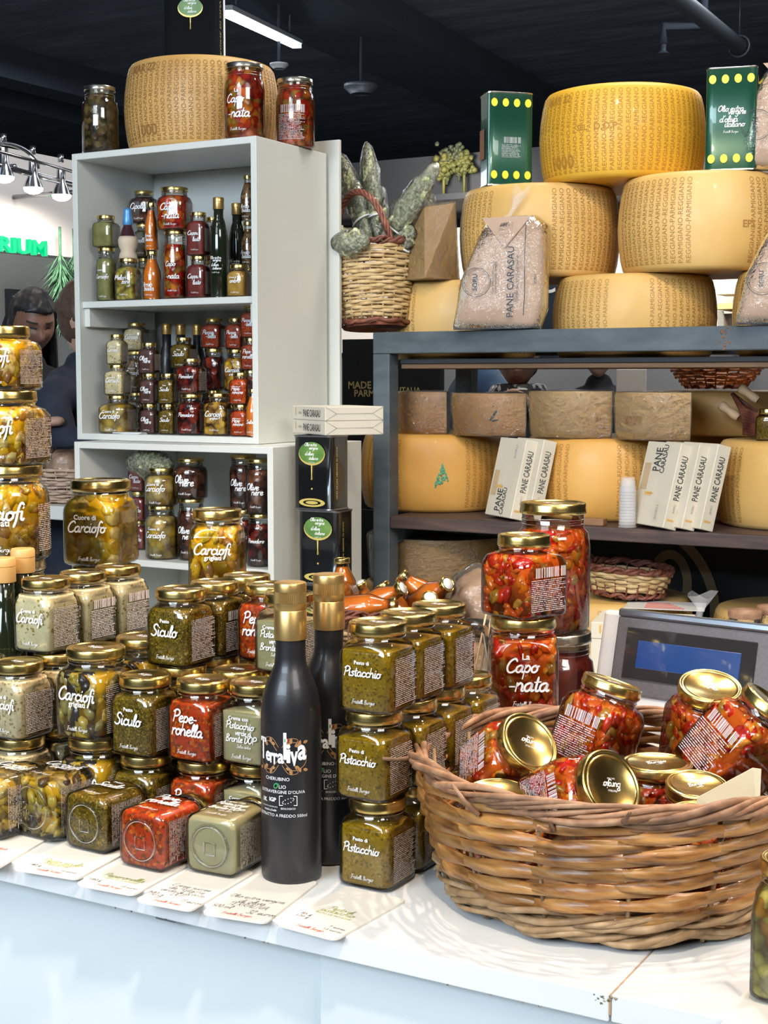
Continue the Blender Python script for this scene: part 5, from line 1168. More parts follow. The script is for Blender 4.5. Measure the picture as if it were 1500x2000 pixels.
# jars in the big basket: lid centre pixel, forward distance, axis (camera right, up, toward viewer), spin
FW = Vector((-math.sin(YAW), math.cos(YAW), 0)); RT = Vector((math.cos(YAW), math.sin(YAW), 0)); UPV = Vector((0, 0, 1))
def axis_jar(label, u, v, F_, ax, spin, w=.072, h=.102, lr=.0355, c='capo', lab=None, **k):
    """jar whose lid centre is seen at (u, v)"""
    t = at_F(u, v, F_); A = (RT*ax[0]+UPV*ax[1]-FW*ax[2]).normalized()
    q = A.to_track_quat('Z', 'Y'); q = q @ Euler((0, 0, math.radians(spin))).to_quaternion(); base = t-A*h
    return jar(label, 'caponata jars in the big basket', base, w, h, lr, c, lab, rot=q.to_euler(), hero=True, fill=.80, **k)
ZB = bb.location.z+.011
IN = [('upright caponata jar leaning right at the back of the basket, bar code forward', 1198, 1330, 1.70, (.30, .95, -.05), 'back', .082, .112, .037, True),
 ('caponata jar standing tall at the back right, bright gold lid upward', 1388, 1338, 1.66, (.02, .93, .34), 'b2', .080, .115, .038, True),
 ('caponata jar leaning left at the right picture edge, small print forward', 1512, 1372, 1.60, (.55, .80, .15), 'b3', .086, .120, .037, True),
 ('caponata jar at the left rim, lid facing up right', 1036, 1448, 1.56, (.46, .60, .60), 'b4', .074, .100, .037, True),
 ('caponata jar in the basket centre with its big round lid facing the viewer', 1196, 1532, 1.44, (.52, .50, .70), 'b5', .080, .112, .0385, True),
 ('upright caponata jar with flat gold lid at the left rim of the basket', 972, 1546, 1.495, (.0, .97, .16), 'b6', .070, .094, .0350, False),
 ('jar behind the centre jar, gold lid edge on', 1283, 1487, 1.60, (.0, 1, .02), 'b7', .078, .105, .041, False),
 ('jar with dark glinting lid left of the paper tag', 1362, 1530, 1.52, (.0, .98, .20), 'b8', .074, .098, .0345, False),
 ('low jar at the front rim, only its gold lid showing', 1252, 1598, 1.43, (.0, 1, .06), 'b9', .066, .088, .0290, False),
 ('low jar peeping out at the front left rim', 1016, 1590, 1.445, (.0, 1, .05), 'b10', .050, .050, .0220, False),
 ('low jar half behind the paper tag', 1352, 1582, 1.455, (-.1, 1, .10), 'b11', .060, .088, .0260, False)]
for lb, u, v, F_, ax, tg, w, h, lr, info in IN:
    axis_jar(lb, u, v, F_, ax, {'back': 122, 'b2': -65, 'b3': 130, 'b4': 150, 'b5': 165}.get(tg, 20), w, h, lr, lab='capo' if tg == 'b5' else None, info=info, bar=info)
# filler jars under the visible ones so nothing hangs in the air
for k, (dx, dy) in enumerate([(-.09, .08), (.03, .10), (.10, .03), (-.12, -.01), (0, 0), (.12, -.07)]): pass
o = thing('paper_tag', 'blank cream paper tag with rounded corners stuck in the basket', 'card', (0, 0, 0))
cs = [(1353, 1603), (1483, 1578), (1487, 1502), (1470, 1500), (1362, 1558)]
P_ = [at_F(a, b_, 1.385+(.02 if i in (1, 2, 3) else 0)) for i, (a, b_) in enumerate(cs)]
P_[0] += -UPV*.02; P_[1] += -UPV*.02
bk = [p+FW*.0008 for p in P_]; n = 5
ob('tag', mk('tag', P_+bk, [tuple(range(n)), tuple(range(n, 2*n))[::-1]]+[(k, n+k, n+(k+1) % n, (k+1) % n) for k in range(n)], mat('cream_tag_paper', (.70, .62, .42), .6), False), o)
# ---- herb basket
STRAW = noisy('straw_coloured_willow', [(.3, (.40, .24, .09)), (.5, (.62, .43, .20)), (.75, (.72, .55, .31))], 34, .45, bs=.4, detail=6)
DKW = noisy('dark_red_brown_willow', [(.3, (.09, .025, .018)), (.55, (.22, .07, .04)), (.75, (.32, .12, .07))], 40, .42, bs=.4, detail=6)
YH = 3.425; q = at_Y(728, 655, YH)
hb = thing('herb_basket', 'straw coloured wicker basket with dark rim and handle on the rack corner', 'basket', (q.x-.008, YH+.03, ZR1+.006), (math.radians(-2), math.radians(-5), math.radians(-20)))
weave(.092, .121, .190, 20, 20, .0056, .6, STRAW, .0030, .004, 6, z0=.030, parent=hb, thick=.82)
twigs(.095, .018, 4, .0044, .0035, DKW, hb, 31, name='base_twig', tw=9)
twigs(.122, .228, 5, .0046, .0066, DKW, hb, 41, tw=12)
stakes_(.092, .12, .19, 20, .003, STRAW, hb, z0=.024)
g = G(); g.lathe([(0, .006), (.09, .006), (.092, .014), (0, .014)], 32); ob('base', g.mesh('base', DKW), hb)
g = G()
for k in range(4):
    pts = []
    for i in range(41):
        t = i/40; a = math.pi*t; tw = 2*math.pi*5*t+k*math.pi/2; R = .112
        c = Vector((R*math.cos(a), -.048*math.sin(a)**.4-.01, .215+.160*math.sin(a))); nrm = Vector((math.cos(a), 0, math.sin(a))); pts.append(c+nrm*.0055*math.cos(tw)+Vector((0, 1, 0))*.0055*math.sin(tw))
    g.tube(pts, .0046, 6)
ob('handle', g.mesh('handle', DKW), hb, kind='stuff')
def up_herb(label, u0, v0, u1, v1, Y0, Y1, r0, r1, flat=.55, tie=True):
    herb_bag(label, at_Y(u0, v0, Y0), at_Y(u1, v1, Y1), r0, r1, flat=flat, tie=tie)
up_herb('leftmost tall herb bundle in the wicker basket, against the white board', 720, 470, 663, 300, 3.46, 3.50, .028, .032)
up_herb('tallest herb bundle in the wicker basket, with white tag', 735, 470, 715, 278, 3.48, 3.52, .032, .040)
up_herb('short herb bundle behind the basket handle', 745, 470, 748, 365, 3.50, 3.55, .028, .026)
up_herb('long herb bundle leaning right out of the wicker basket', 745, 480, 855, 318, 3.44, 3.44, .026, .034)
up_herb('lower herb bundle leaning right out of the wicker basket', 765, 490, 848, 380, 3.50, 3.53, .028, .034)
up_herb('short bundle at the right rim of the wicker basket', 775, 490, 805, 440, 3.44, 3.44, .026, .028)
up_herb('squat herb bag hanging over the left rim of the wicker basket', 700, 490, 640, 452, 3.39, 3.36, .030, .036, .7, False)
up_herb('plump herb bag lying across the front of the basket rim', 652, 478, 722, 470, 3.335, 3.335, .028, .032, .8, False)
# ---- wedge of aged cheese right of the herbs
q = at_Y(858, 540, 3.60); o = thing('cheese_piece', 'film wrapped pointed wedge of aged cheese between herb basket and wheel', 'cheese', (q.x, 3.50, z2), (0, math.radians(0), math.radians(-28)), None)
vs = [(-.085, -.06, 0), (.085, -.05, 0), (.085, .06, 0), (-.06, .06, 0), (-.065, -.045, .06), (.06, -.035, .190), (.08, .05, .205), (-.03, .05, .09)]
fs = [(3, 2, 1, 0), (4, 5, 6, 7), (0, 1, 5, 4), (1, 2, 6, 5), (2, 3, 7, 6), (3, 0, 4, 7)]
AG = noisy('aged_grey_rind', [(.35, (.30, .27, .18)), (.6, (.45, .40, .28)), (.7, (.6, .5, .3))], 30, .7, bs=.5)
me = mk('body', vs, fs, [CH[2], AG], False); me.polygons[1].material_index = 1; me.polygons[4].material_index = 1; ob('body', me, o)
c = Vector((0, 0, .07)); ob('cling_film', mk('cling_film', [Vector(v)+(Vector(v)-c).normalized()*.005 for v in vs], fs, FILM, False), o)
# ---- paper bread bags in film
BAGP = noisy('brown_kraft_paper', [(.3, (.42, .29, .21)), (.6, (.50, .36, .27)), (.8, (.55, .41, .32))], 5, .7, bs=.5, bd=.01, detail=5)
INKB = mat('blue_black_ink', (.03, .045, .06), .6)
def bread_bag(label, base, rz, tilt, knot=True, W_=.235, H=.29):
    o = thing('bread_bag', label, 'bag', base, (math.radians(tilt), 0, rz), 'paper bread bags in film')
    # outline of the paper bag (x, z)
    out = [(-W_*.50, .006), (W_*.42, .0), (W_*.50, H*.20), (W_*.50, H*.90), (W_*.36, H*.99), (-W_*.12, H*.97), (-W_*.24, H*.80), (-W_*.43, H*.42)]
    def shell(nm, m, ex, D_, seed):
        vs, fs = [], []; C = Vector((0, H*.45)); n = 48; pts = []
        per = [Vector(p) for p in out]; m_ = len(per)
        for i in range(m_):
            for j in range(6): pts.append(per[i].lerp(per[(i+1) % m_], j/6))
        for ring, (s, y) in enumerate([(0, -D_), (.5, -D_*1.0), (.85, -D_*.92), (.97, -D_*.6), (1, 0), (.97, D_*.6), (.85, D_*.92), (0, D_)]):
            for p in pts:
                q = C+(p-C)*(s*(1+ex*4)); yy = y*(1+ex*3); w = mn.noise(Vector((q.x*22, q.y*22, seed+ring*.5)))*.006*(s > 0); vs.append((q.x, yy+w, q.y if q.y > 0 else 0))
        for r in range(7):
            for k in range(len(pts)): k2 = (k+1) % len(pts); fs.append((r*48+k, r*48+k2, (r+1)*48+k2, (r+1)*48+k))
        ob(nm, mk(nm, vs, fs, m), o)
    shell('paper_bag', BAGP, 0, .040, 1); shell('film', FILM2, .012, .046, 5)
    g = G(); V, F = [Vector((-W_*.20, H*.97)), Vector((W_*.06, H*.70)), Vector((W_*.34, H*.98))], [(0, 1, 2)]
    ob('folded_flap', mk('folded_flap', [(v.x, -.0475+(.004 if i != 1 else -.001), v.y) for i, v in enumerate(V)], F, BAGP, False), o)
    # print
    def pr(L, m, nm, rot=True):
        V, F = L; ob(nm, mk(nm, [((v.x, -.0492, v.y)) for v in V], F, m, False), o)
    v, f = sans_geo('PANE CARASAU', .005); v = fit(v, 0, 0, w=H*.62); V = [Vector((-p.y+W_*.13, p.x+H*.40)) for p in v]; F = list(f)
    def addt(tx, w, cx, cz, st='r', bold=0):
        v, f = sans_geo(tx, bold) if st == 'r' else script_geo(tx, .15, 2); v = fit(v, 0, 0, w=w); b = len(V); V.extend([Vector((-p.y+cx, p.x+cz)) for p in v]); F.extend([tuple(i+b for i in q) for q in f])
    addt('Sfoglie di croccante pane', H*.42, W_*.205, H*.42, 's'); addt('SORU', H*.15, -W_*.26, H*.40, 'r', .02)
    addt('il pane tradizionale della Sardegna', H*.28, -W_*.06, H*.44); addt('cotto nel forno a legna', H*.28, -W_*.03, H*.44); addt('SORU', H*.08, W_*.40, H*.42, 'r', .01)
    for R in (.033, .037):
        a, b_ = ribbonpath([(-W_*.245+R*math.cos(t*.262), H*.40+R*math.sin(t*.262)) for t in range(25)], .0014 if R > .035 else .0007); b = len(V); V += a; F += [tuple(i+b for i in q) for q in b_]
    a, b_ = ribbonpath([(W_*.29, H*.92), (W_*.28, H*.6), (W_*.29, H*.3), (W_*.28, .03)], .002); b = len(V); V += a; F += [tuple(i+b for i in q) for q in b_]
    pr((V, F), INKB, 'bag_lettering')
    if knot:
        g = G(); g.tube([(W_*.02, 0, H*.97), (W_*.08, 0, H*1.02), (W_*.12, 0, H*1.08)], [.014, .006, .007], 10)
        vs, fs = [], []
        for i in range(9):
            a = i/8*2*math.pi; vs += [(W_*.12+.006*math.cos(a), .006*math.sin(a), H*1.07), (W_*.20+.024*math.cos(a)*(1+.3*math.sin(3*a)), .014*math.sin(a), H*(1.24+.05*math.sin(2*a)))]
        for i in range(8): fs.append((2*i, 2*i+2, 2*i+3, 2*i+1))
        g.add(vs, fs); ob('knot', g.mesh('knot', frosted('bunched_film', .16)), o)
    return o
q = at_Y(974, 652, 3.395); bread_bag('tied film bag with brown paper bread packet in front of the left wheel', (q.x, 3.405, ZR1+.001), math.radians(16), -5)
q = at_Y(1535, 640, 3.38); bread_bag('film bag with brown bread packet at the right picture edge', (q.x, 3.405, ZR1+.001), math.radians(10), -5, False, H=.25)
q = at_Y(1520, 330, 3.57); bread_bag('film wrapped brown paper packet high at the right picture edge', (q.x, 3.60, zt2), math.radians(10), -3, False, H=.26)
# ================================================================ things behind the counter
o = thing('back_table', 'low white table behind the counter carrying tins and the sauce basket', 'table', (0, 0, 0))
g = G(); g.rbox(-1.93, -.2, 2.36, 3.30, ZT-.03, ZT-.0005, .002); ob('table_top', g.mesh('table_top', WHITEB, False), o)
for x in (-1.9, -.26):
    for y in (2.40, 3.22): g = G(); g.rbox(x, x+.04, y, y+.04, 0, ZT-.0305, .002); ob('leg', g.mesh('leg', STEEL, False), o)
# sauce basket
q = at_F(758, 1200, 2.95); sb = thing('sauce_basket', 'round wicker basket with dark twig rim full of tomato sauce bottles', 'basket', (q.x, q.y, ZT+.004))
weave(.115, .128, .155, 15, 20, .0056, .55, STRAW, .0035, 0, 16, z0=.012, parent=sb)
twigs(.133, .195, 10, .0038, .014, DKW, sb, 51, tw=9)
stakes_(.112, .13, .19, 20, .003, DKW, sb)
g = G(); g.lathe([(0, .004), (.11, .004), (.112, .012), (0, .012)], 32); ob('base', g.mesh('base', DKW), sb)
SBT = [(668, 1090, (-.05, 1, 0), 3.02, 0, 'standing tomato sauce bottle at the left of the sauce basket'), (646, 1165, (-.25, .1, 1), 2.90, 1, 'sauce bottle pointing its white capped lid forward at the left rim'), (700, 1138, (-.35, .9, .2), 3.04, 1, 'sauce bottle with white strip beside the standing one'),
 (744, 1140, (-.5, .8, -.1), 3.05, 0, 'sauce bottle with bare gold lid in the middle of the basket'), (787, 1148, (.75, .5, .4), 2.97, 1, 'sauce bottle lying toward the right with labelled lid'), (782, 1122, (-.75, .65, 0), 3.06, 0, 'sauce bottle leaning left at the back of the basket'),
 (875, 1140, (.55, .5, .65), 2.98, 1, 'sauce bottle at the right rim with round white sticker'), (840, 1166, (.1, .75, .65), 2.90, 1, 'sauce bottle near the right rim, lid just showing'), (775, 1182, (.95, .12, .2), 2.86, 0, 'sauce bottle lying across the front of the basket')]
STK = mat('white_round_sticker', (.85, .86, .80), .5)
for u, v, ax, F_, st, lb in SBT:
    t = at_F(u, v, F_); A = (RT*ax[0]+UPV*ax[1]-FW*ax[2]).normalized(); h = .122
    Q = A.to_track_quat('Z', 'Y'); o = sauce_bottle(lb, t-A*h, h, .029, 'salsa', 0, 'sauce', Q.to_euler(), 'tomato sauce bottles in the basket')
    if st: g = G(); g.lathe([(0, h+.0002), (.0125, h+.0002), (.0125, h+.001), (0, h+.001)], 20); ob('sticker', cached('stk', lambda: g.mesh('sticker', STK)), o)
# bags of bread on the back table right of the basket
def loaf_bag(label, c, sc, seed=1, knot=None):
    o = thing('bread_bag', label, 'bag', c, (0, 0, 0))
    for nm, m, e in (('loaf', noisy('loaf_crust', [(.3, (.34, .20, .12)), (.7, (.50, .33, .22))], 12, .7) if 'loaf_crust' not in bpy.data.materials else bpy.data.materials['loaf_crust'], .86), ('film', FILM2, 1.0)):
        bm = bmesh.new(); bmesh.ops.create_icosphere(bm, subdivisions=4, radius=1)
        for v in bm.verts:
            p = v.co; n = 1+.14*mn.noise(p*2.2+Vector((seed, e, 0))); z = p.z*sc[2]*n*e; v.co = Vector((p.x*sc[0]*n*e, p.y*sc[1]*n*e, max(-sc[2]*.8, z)+sc[2]*.8))
        me = bpy.data.meshes.new(nm); bm.to_mesh(me); bm.free(); me.materials.append(m); me.polygons.foreach_set('use_smooth', [True]*len(me.polygons)); ob(nm, me, o)
    if knot:
        kx, kz = knot; g = G(); g.tube([(0, 0, sc[2]*1.65), (kx*.4, 0, sc[2]*1.8+kz*.3), (kx, 0, sc[2]*1.8+kz*.6)], [sc[0]*.4, .007, .008], 12)
        vs, fs = [], []
        for i in range(13):
            a = i/12*2*math.pi; vs += [(kx+.007*math.cos(a), .007*math.sin(a), sc[2]*1.8+kz*.55), (kx*1.3+.03*math.cos(a)*(1+.3*math.sin(3*a)), .016*math.sin(a), sc[2]*1.8+kz*(1+.12*math.sin(2*a)))]
        for i in range(12): fs.append((2*i, 2*i+2, 2*i+3, 2*i+1))
        g.add(vs, fs); ob('knot', g.mesh('knot', bpy.data.materials['bunched_film']), o)
    return o
q = at_F(935, 1240, 2.95); loaf_bag('film bag holding a brown loaf behind the pistachio jars, lower one', (q.x, q.y, ZT), (.085, .09, .078), 2)
q = at_F(948, 1150, 3.0); loaf_bag('film bag holding a brown loaf behind the pistachio jars, upper one', (q.x, q.y, ZT+.142), (.085, .08, .082), 5)
# oval wicker tray on a wheel
q = at_Y(1222, 1160, 3.60); tr = thing('wicker_tray', 'oval two tone wicker tray on the bottom shelf wheel', 'basket', (q.x, 3.60, zb+.006), (math.radians(0), math.radians(3), 0))
weave(.098, .118, .048, 6, 22, .0062, .6, STRAW, .003, 0, 26, z0=.022, parent=tr, sy=.8); twigs(.098, .014, 3, .004, .005, DKW, tr, 61, .8, name='base_twig', tw=12); twigs(.119, .080, 5, .0045, .006, DKW, tr, 71, .8, tw=12)
g = G(); g.lathe([(0, .006), (.094, .006), (.094, .012), (0, .012)], 32, M=Matrix.Diagonal((1, .8, 1, 1))); ob('base', g.mesh('base', DKW), tr)
stakes_(.096, .118, .075, 22, .0025, DKW, tr, sy=.8, z0=.005)
# paper on the wheel, flat box, small bread bag, empty glass jars
q = at_Y(1290, 1185, 3.50); o = thing('printed_paper', 'white paper with red print under the wicker tray', 'paper', (q.x, 3.545, zb+.001), (0, 0, .25)); g = G(); g.box(-.10, .10, -.085, .05, 0, .0012); ob('sheet', g.mesh('sheet', TAGP, False), o)
g = G(); 
for k in range(5): g.box(-.05, .05-.01*k, -.07+.02*k, -.062+.02*k, .0012, .0016)
ob('red_print', g.mesh('red_print', CR, False), o, kind='stuff')
q = at_F(1250, 1230, 3.02); p = Matrix.Translation((q.x-.10, q.y-.03, ZT+.0)) @ Matrix.Rotation(math.radians(12), 4, 'Z')
o = thing('carton_stand', 'plain carton under the flat bread box behind the scale', 'box', p.translation, (0, 0, math.radians(12))); g = G(); g.rbox(0, .2, 0, .15, 0, .124, .002); ob('carton', g.mesh('carton', BOXM, False), o)
bread_box('flat cream bread box lying behind the scale', Matrix.Translation((q.x-.10, q.y-.03, ZT+.1245)) @ Matrix.Rotation(math.radians(12), 4, 'Z'), None, cover=False)
q = at_F(1362, 1225, 3.0); o = loaf_bag('small knotted film bag with a round loaf behind the scale', (q.x, q.y, ZT), (.042, .042, .085), 9, (.006, .075))
for k, (u, F_) in enumerate(((1455, 3.0), (1510, 3.05))):
    q = at_F(u, 1200, F_); o = thing('empty_jar', f'clear jar with crumpled brown cover behind the scale, {("left", "right")[k]} one', 'jar', (q.x, q.y, ZT+.0)); H_ = .19
    g = G(); g.lathe([(0, .003), (.030, 0), (.038, .006), (.038, H_*.8), (.033, H_*.9), (.033, H_), (.031, H_), (.031, H_*.9), (.0365, H_*.79), (.0365, .008), (0, .006)], 28); ob('glass', g.mesh('glass', FILM2), o)
    g = G(); g.lathe([(.035, H_-.012), (.036, H_-.002), (.034, H_+.004), (0, H_+.007)], 28); ob('cover', g.mesh('cover', noisy('crumpled_brown_cover', [(.3, (.22, .11, .06)), (.7, (.36, .2, .12))], 50, .5, bs=.6)), o)
# ---- scale
SCW = mat('warm_white_plastic', (.80, .76, .72), .35); SCG = noisy('brown_grey_plastic', [(.4, (.115, .10, .10)), (.6, (.135, .12, .12))], 300, .35); SCM = mat('brushed_scale_trim', (.38, .42, .46), .25, .9)
LCD = mat('blue_display', (.012, .04, .14), .2, emit=((.02, .06, .24), .3), coat=.5)
BLKG = mat('glossy_black_panel', (.03, .028, .028), .08, coat=.6)
pa = at_F(1163, 1400, 2.0); sc_ = thing('shop_scale', 'white shop scale with tilted grey panel and blue display behind the basket', 'scale', (pa.x, pa.y, ZC+.001), (0, 0, math.radians(-9)))
Mt = Matrix.Translation((0, 0, .138)) @ Matrix.Rotation(math.radians(-14), 4, 'X')
g = G(); g.rbox(-.0, .52, -.02, .26, .0, .045, .008); g.rbox(.09, .46, .018, .20, .0, .12, .006, 1); me_ = g.mesh('body', [SCW, BLKG], False); ob('body', me_, sc_)
g = G(); g.rbox(-.004, .524, 0, .045, -.058, .108, .007, seg=3, M=Mt); ob('head', g.mesh('head', SCW, False), sc_)
g = G(); g.rbox(.024, .262, -.006, .006, -.008, .100, .003, M=Mt); g.rbox(.264, .516, -.006, .006, -.008, .100, .003, M=Mt); ob('front_panel', g.mesh('front_panel', SCG, False), sc_)
g = G(); g.rbox(.024, .262, -.008, .012, .100, .1115, .003, M=Mt); g.rbox(.264, .516, -.008, .012, .100, .1115, .003, M=Mt); ob('metal_trim', g.mesh('metal_trim', SCM, False), sc_)
g = G(); g.rbox(.042, .235, -.0085, -.004, .014, .086, .001, seg=1, M=Mt); ob('display_bezel', g.mesh('display_bezel', BLKG, False), sc_)
g = G(); g.rbox(.062, .215, -.0095, -.005, .031, .069, .0006, seg=1, M=Mt); ob('display', g.mesh('display', LCD, False), sc_)
g = G(); g.box(.10, .235, .0155, .0175, .030, .078); lb_ = ob('warning_label', g.mesh('warning_label', mat('grey_label', (.42, .42, .43), .5), False), sc_)
V, F = [], []
for k, tx in enumerate(['AVVERTENZE GENERALI', 'non sovraccaricare la bilancia', 'pulire con panno umido', 'non esporre al calore', 'tenere lontano da liquidi']):
    v, f = sans_geo(tx); v = fit(v, .167, .072-.0065*k, w=.11 if k else .07); b = len(V); V += v; F += [tuple(i+b for i in q) for q in f]
ob('label_text', mk('label_text', [(v.x, .0148, v.y) for v in V], F, DARKP, False), lb_)
g = G(); g.rbox(-.03, .55, .05, .40, .0, .0, .001) if False else None
# reddish basket behind the orange wheel, dark handled basket and small jar on the right wheel
q = at_Y(1388, 750, 4.05); rb = thing('reddish_basket', 'reddish wicker basket seen through the rack under the top shelf', 'basket', (q.x, 4.10, z3+.122+.004))
weave(.088, .135, .075, 8, 22, .0062, .6, noisy('reddish_willow', [(.3, (.30, .09, .03)), (.6, (.50, .18, .06)), (.8, (.6, .28, .12))], 40, .45), .003, .01, 36, z0=.01, parent=rb); stakes_(.085, .135, .08, 22, .0025, DKW, rb)
g = G(); g.lathe([(0, .0), (.086, .0), (.088, .012), (0, .012)], 32); ob('base', g.mesh('base', DKW), rb)
o = thing('cheese_block', 'cheese block further back under the reddish basket', 'cheese', (q.x, 4.12, ZS2)); g = G(); g.rbox(-.13, .13, -.1, .12, 0, HM+.1215, .01); ob('body', g.mesh('body', CH[2], False), o)
q = at_Y(1480, 865, 3.55); jar('small green jar with gold lid on the right cheese wheel', None, (q.x+.012, 3.60, z3), .060, .080, .026, 'siculo', None, 'oct', info=False)
q = at_Y(1462, 820, 3.66); o = thing('handled_basket', 'dark brown boat shaped basket with wooden grips on the right cheese wheel', 'basket', (q.x+.05, 3.70, z3))
g = G()
for k in range(9):
    t = k/8; g.tube([(-.105+.065*t*.6, 0, .105-.07*t+.01), (-.06, -.035-.01*t, .075-.06*t), (.0, -.052, .055-.045*t), (.08, -.04, .075-.06*t), (.14, 0, .115-.07*t)], .0052, 6)
    g.tube([(-.105+.065*t*.6, 0, .105-.07*t+.01), (-.06, .035+.01*t, .075-.06*t), (.0, .052, .055-.045*t), (.08, .04, .075-.06*t), (.14, 0, .115-.07*t)], .0052, 6)
ob('weave', g.mesh('weave', DKW), o, kind='stuff')
for k, (x, z) in enumerate(((-.055, .115), (-.105, .07))): g = G(); g.lathe([(0, -.03), (.009, -.028), (.012, -.015), (.010, .005), (.0135, .022), (.011, .030), (0, .032)], 20, M=Matrix.Translation((x, -.02, z)) @ Matrix.Rotation(math.radians(-55), 4, 'Y')); ob('grip', g.mesh('grip', WOODS), o)
# ================================================================ hall
HALLF = noisy('grey_hall_floor', [(.3, (.30, .30, .30)), (.7, (.36, .36, .36))], 2, .5, rnd=False)
CEIL = noisy('dark_blue_grey_ceiling', [(.3, (.07, .088, .11)), (.55, (.10, .12, .15)), (.75, (.14, .165, .20))], .9, .85, vscale=(1, 3, 1), detail=8, bs=.6, bd=.1, rnd=False)
DARKW = mat('dark_hall_wall', (.03, .038, .05), .85)
def struct(name, g, m): o = ob(name, g.mesh(name, m, False)); o['kind'] = 'structure'; return o
g = G(); g.box(-16, 6, -5, 20, -.1, 0); struct('floor', g, HALLF)
g = G(); g.box(-16, 6, -5, 20, 4.55, 4.7); struct('ceiling', g, CEIL)
g = G(); g.box(-16, 6, 19.8, 20, 0, 4.55); struct('wall_back', g, DARKW)
g = G(); g.box(-16.1, -16, -5, 20, 0, 4.55); struct('wall_left', g, DARKW)
g = G(); g.box(6, 6.1, -5, 20, 0, 4.55); struct('wall_right', g, DARKW)
g = G(); g.box(-16, 6, -5.1, -5, 0, 4.55); struct('wall_front', g, DARKW)
BEAM = mat('dark_beam', (.035, .045, .06), .9)
def beam(n, a, b, w, h, z1=4.551):
    a, b = Vector(a), Vector(b); d = (b-a); d.z = 0; L = d.length; M = Matrix.Translation((a.x, a.y, 0)) @ Matrix.Rotation(math.atan2(d.y, d.x), 4, 'Z'); g = G(); g.box(-L*.6, L*1.6, 0, w, z1-h, z1, M=M); return struct(f'trim_{n}', g, BEAM)
beam(1, at_z(700, 20, 4.3), at_z(1010, 182, 4.3), .9, .25)
beam(2, at_z(0, 160, 4.2), at_z(330, 240, 4.2), .35, .3)
beam(3, at_z(0, 205, 4.2), at_z(330, 285, 4.2), .25, .35)
# fluorescent strip and hall fittings
def fat(u, v, F_): return at_F(u, v, F_)
a, b = fat(440, 30, 9.2), fat(580, 94, 11.6)
o = thing('strip_light', 'glowing white strip light under the dark ceiling', 'lamp', (0, 0, 0))
d = (b-a).normalized(); sd = d.cross(UPV).normalized()
vs = [a-sd*.035, a+sd*.035, b+sd*.035, b-sd*.035]; vs = vs+[v+UPV*.03 for v in vs]
ob('diffuser', mk('diffuser', vs, [(3, 2, 1, 0), (4, 5, 6, 7), (0, 1, 5, 4), (1, 2, 6, 5), (2, 3, 7, 6), (3, 0, 4, 7)], mat('strip_glow', (.8, .9, 1), .4, emit=((.72, .88, 1), 7)), False), o)
vs2 = [v+UPV*.032+(-sd if i % 4 in (0, 3) else sd)*.012 for i, v in enumerate(vs)]; ob('housing', mk('housing', vs2, [(3, 2, 1, 0), (4, 5, 6, 7), (0, 1, 5, 4), (1, 2, 6, 5), (2, 3, 7, 6), (3, 0, 4, 7)], mat('lamp_housing', (.3, .33, .36), .5), False), o)
g = G(); g.tube([a+d*.3+UPV*.1, Vector((a+d*.3).to_tuple()[:2]+(4.55,))], .006, 6); ob('hanger', g.mesh('hanger', STEEL), o)
g = G(); g.tube([b-d*.3+UPV*.1, Vector((b-d*.3).to_tuple()[:2]+(4.55,))], .006, 6); ob('hanger', g.mesh('hanger', STEEL), o)
PIPE = mat('grey_pipe', (.10, .11, .125), .45, .4)
p0_, p1_ = fat(1290, -30, 8.6), fat(1520, 150, 13.5); o = thing('ceiling_pipe', 'grey pipe running under the ceiling at the upper right', 'pipe', (0, 0, 0)); g = G(); g.tube([p0_+(p0_-p1_)*.3, p0_, p1_, p1_+(p1_-p0_)*.3], .06, 12); ob('pipe', g.mesh('pipe', PIPE), o)
g = G(); c_ = p0_.lerp(p1_, .56); g.tube([c_+UPV*.08, Vector((c_.x, c_.y, 4.55))], .008, 6); g.tube([c_+Vector((.08*math.cos(t*.39), 0, .08*math.sin(t*.39))) for t in range(16)], .01, 5, closed=True); ob('hanger', g.mesh('hanger', PIPE), o)
q = fat(1296, 85, 10.5); o = thing('sprinkler', 'small sprinkler head under the dark ceiling', 'sprinkler', (0, 0, 0)); g = G(); g.tube([q+Vector((.25, .14, .40)), q+Vector((.25, .14, .12)), q+Vector((0, 0, .12)), q], .03, 8); ob('arm', g.mesh('arm', BEAM), o); g = G(); g.lathe([(0, -.08), (.05, -.075), (.02, -.05), (.02, 0), (0, 0)], 12, M=Matrix.Translation(q)); ob('head', g.mesh('head', PIPE), o)
for u, v, F_, r, lb in ((545, 128, 11, .07, 'small pale round detector below the strip light'), (705, 172, 12, .14, 'round dark ceiling speaker right of the strip light')):
    q = fat(u, v, F_); o = thing('ceiling_device', lb, 'detector', (q.x, q.y, q.z)); g = G(); g.lathe([(0, -r*.4), (r*.6, -r*.35), (r, 0), (r, r*.2), (0, r*.2)], 24); ob('body', g.mesh('body', PIPE if r > .1 else mat('pale_detector', (.3, .3, .3), .5)), o)
    g = G(); g.tube([(0, 0, r*.2), (0, 0, 4.55-q.z)], .012, 6); ob('stem', g.mesh('stem', BEAM), o)
# thin bright pole behind the wheel on the unit
q = at_Y(436, 100, 3.85); o = thing('chrome_pole', 'thin pale metal pole behind the cheese wheel on the unit', 'pole', (q.x, 3.85, 0)); g = G(); g.tube([(0, 0, 0), (0, 0, 3.2)], .0075, 10); ob('pole', g.mesh('pole', mat('pale_painted_pole', (.7, .72, .74), .4)), o); g = G(); g.lathe([(0, 0), (.12, 0), (.12, .01), (0, .012)], 24); ob('foot', g.mesh('foot', SILVER), o)
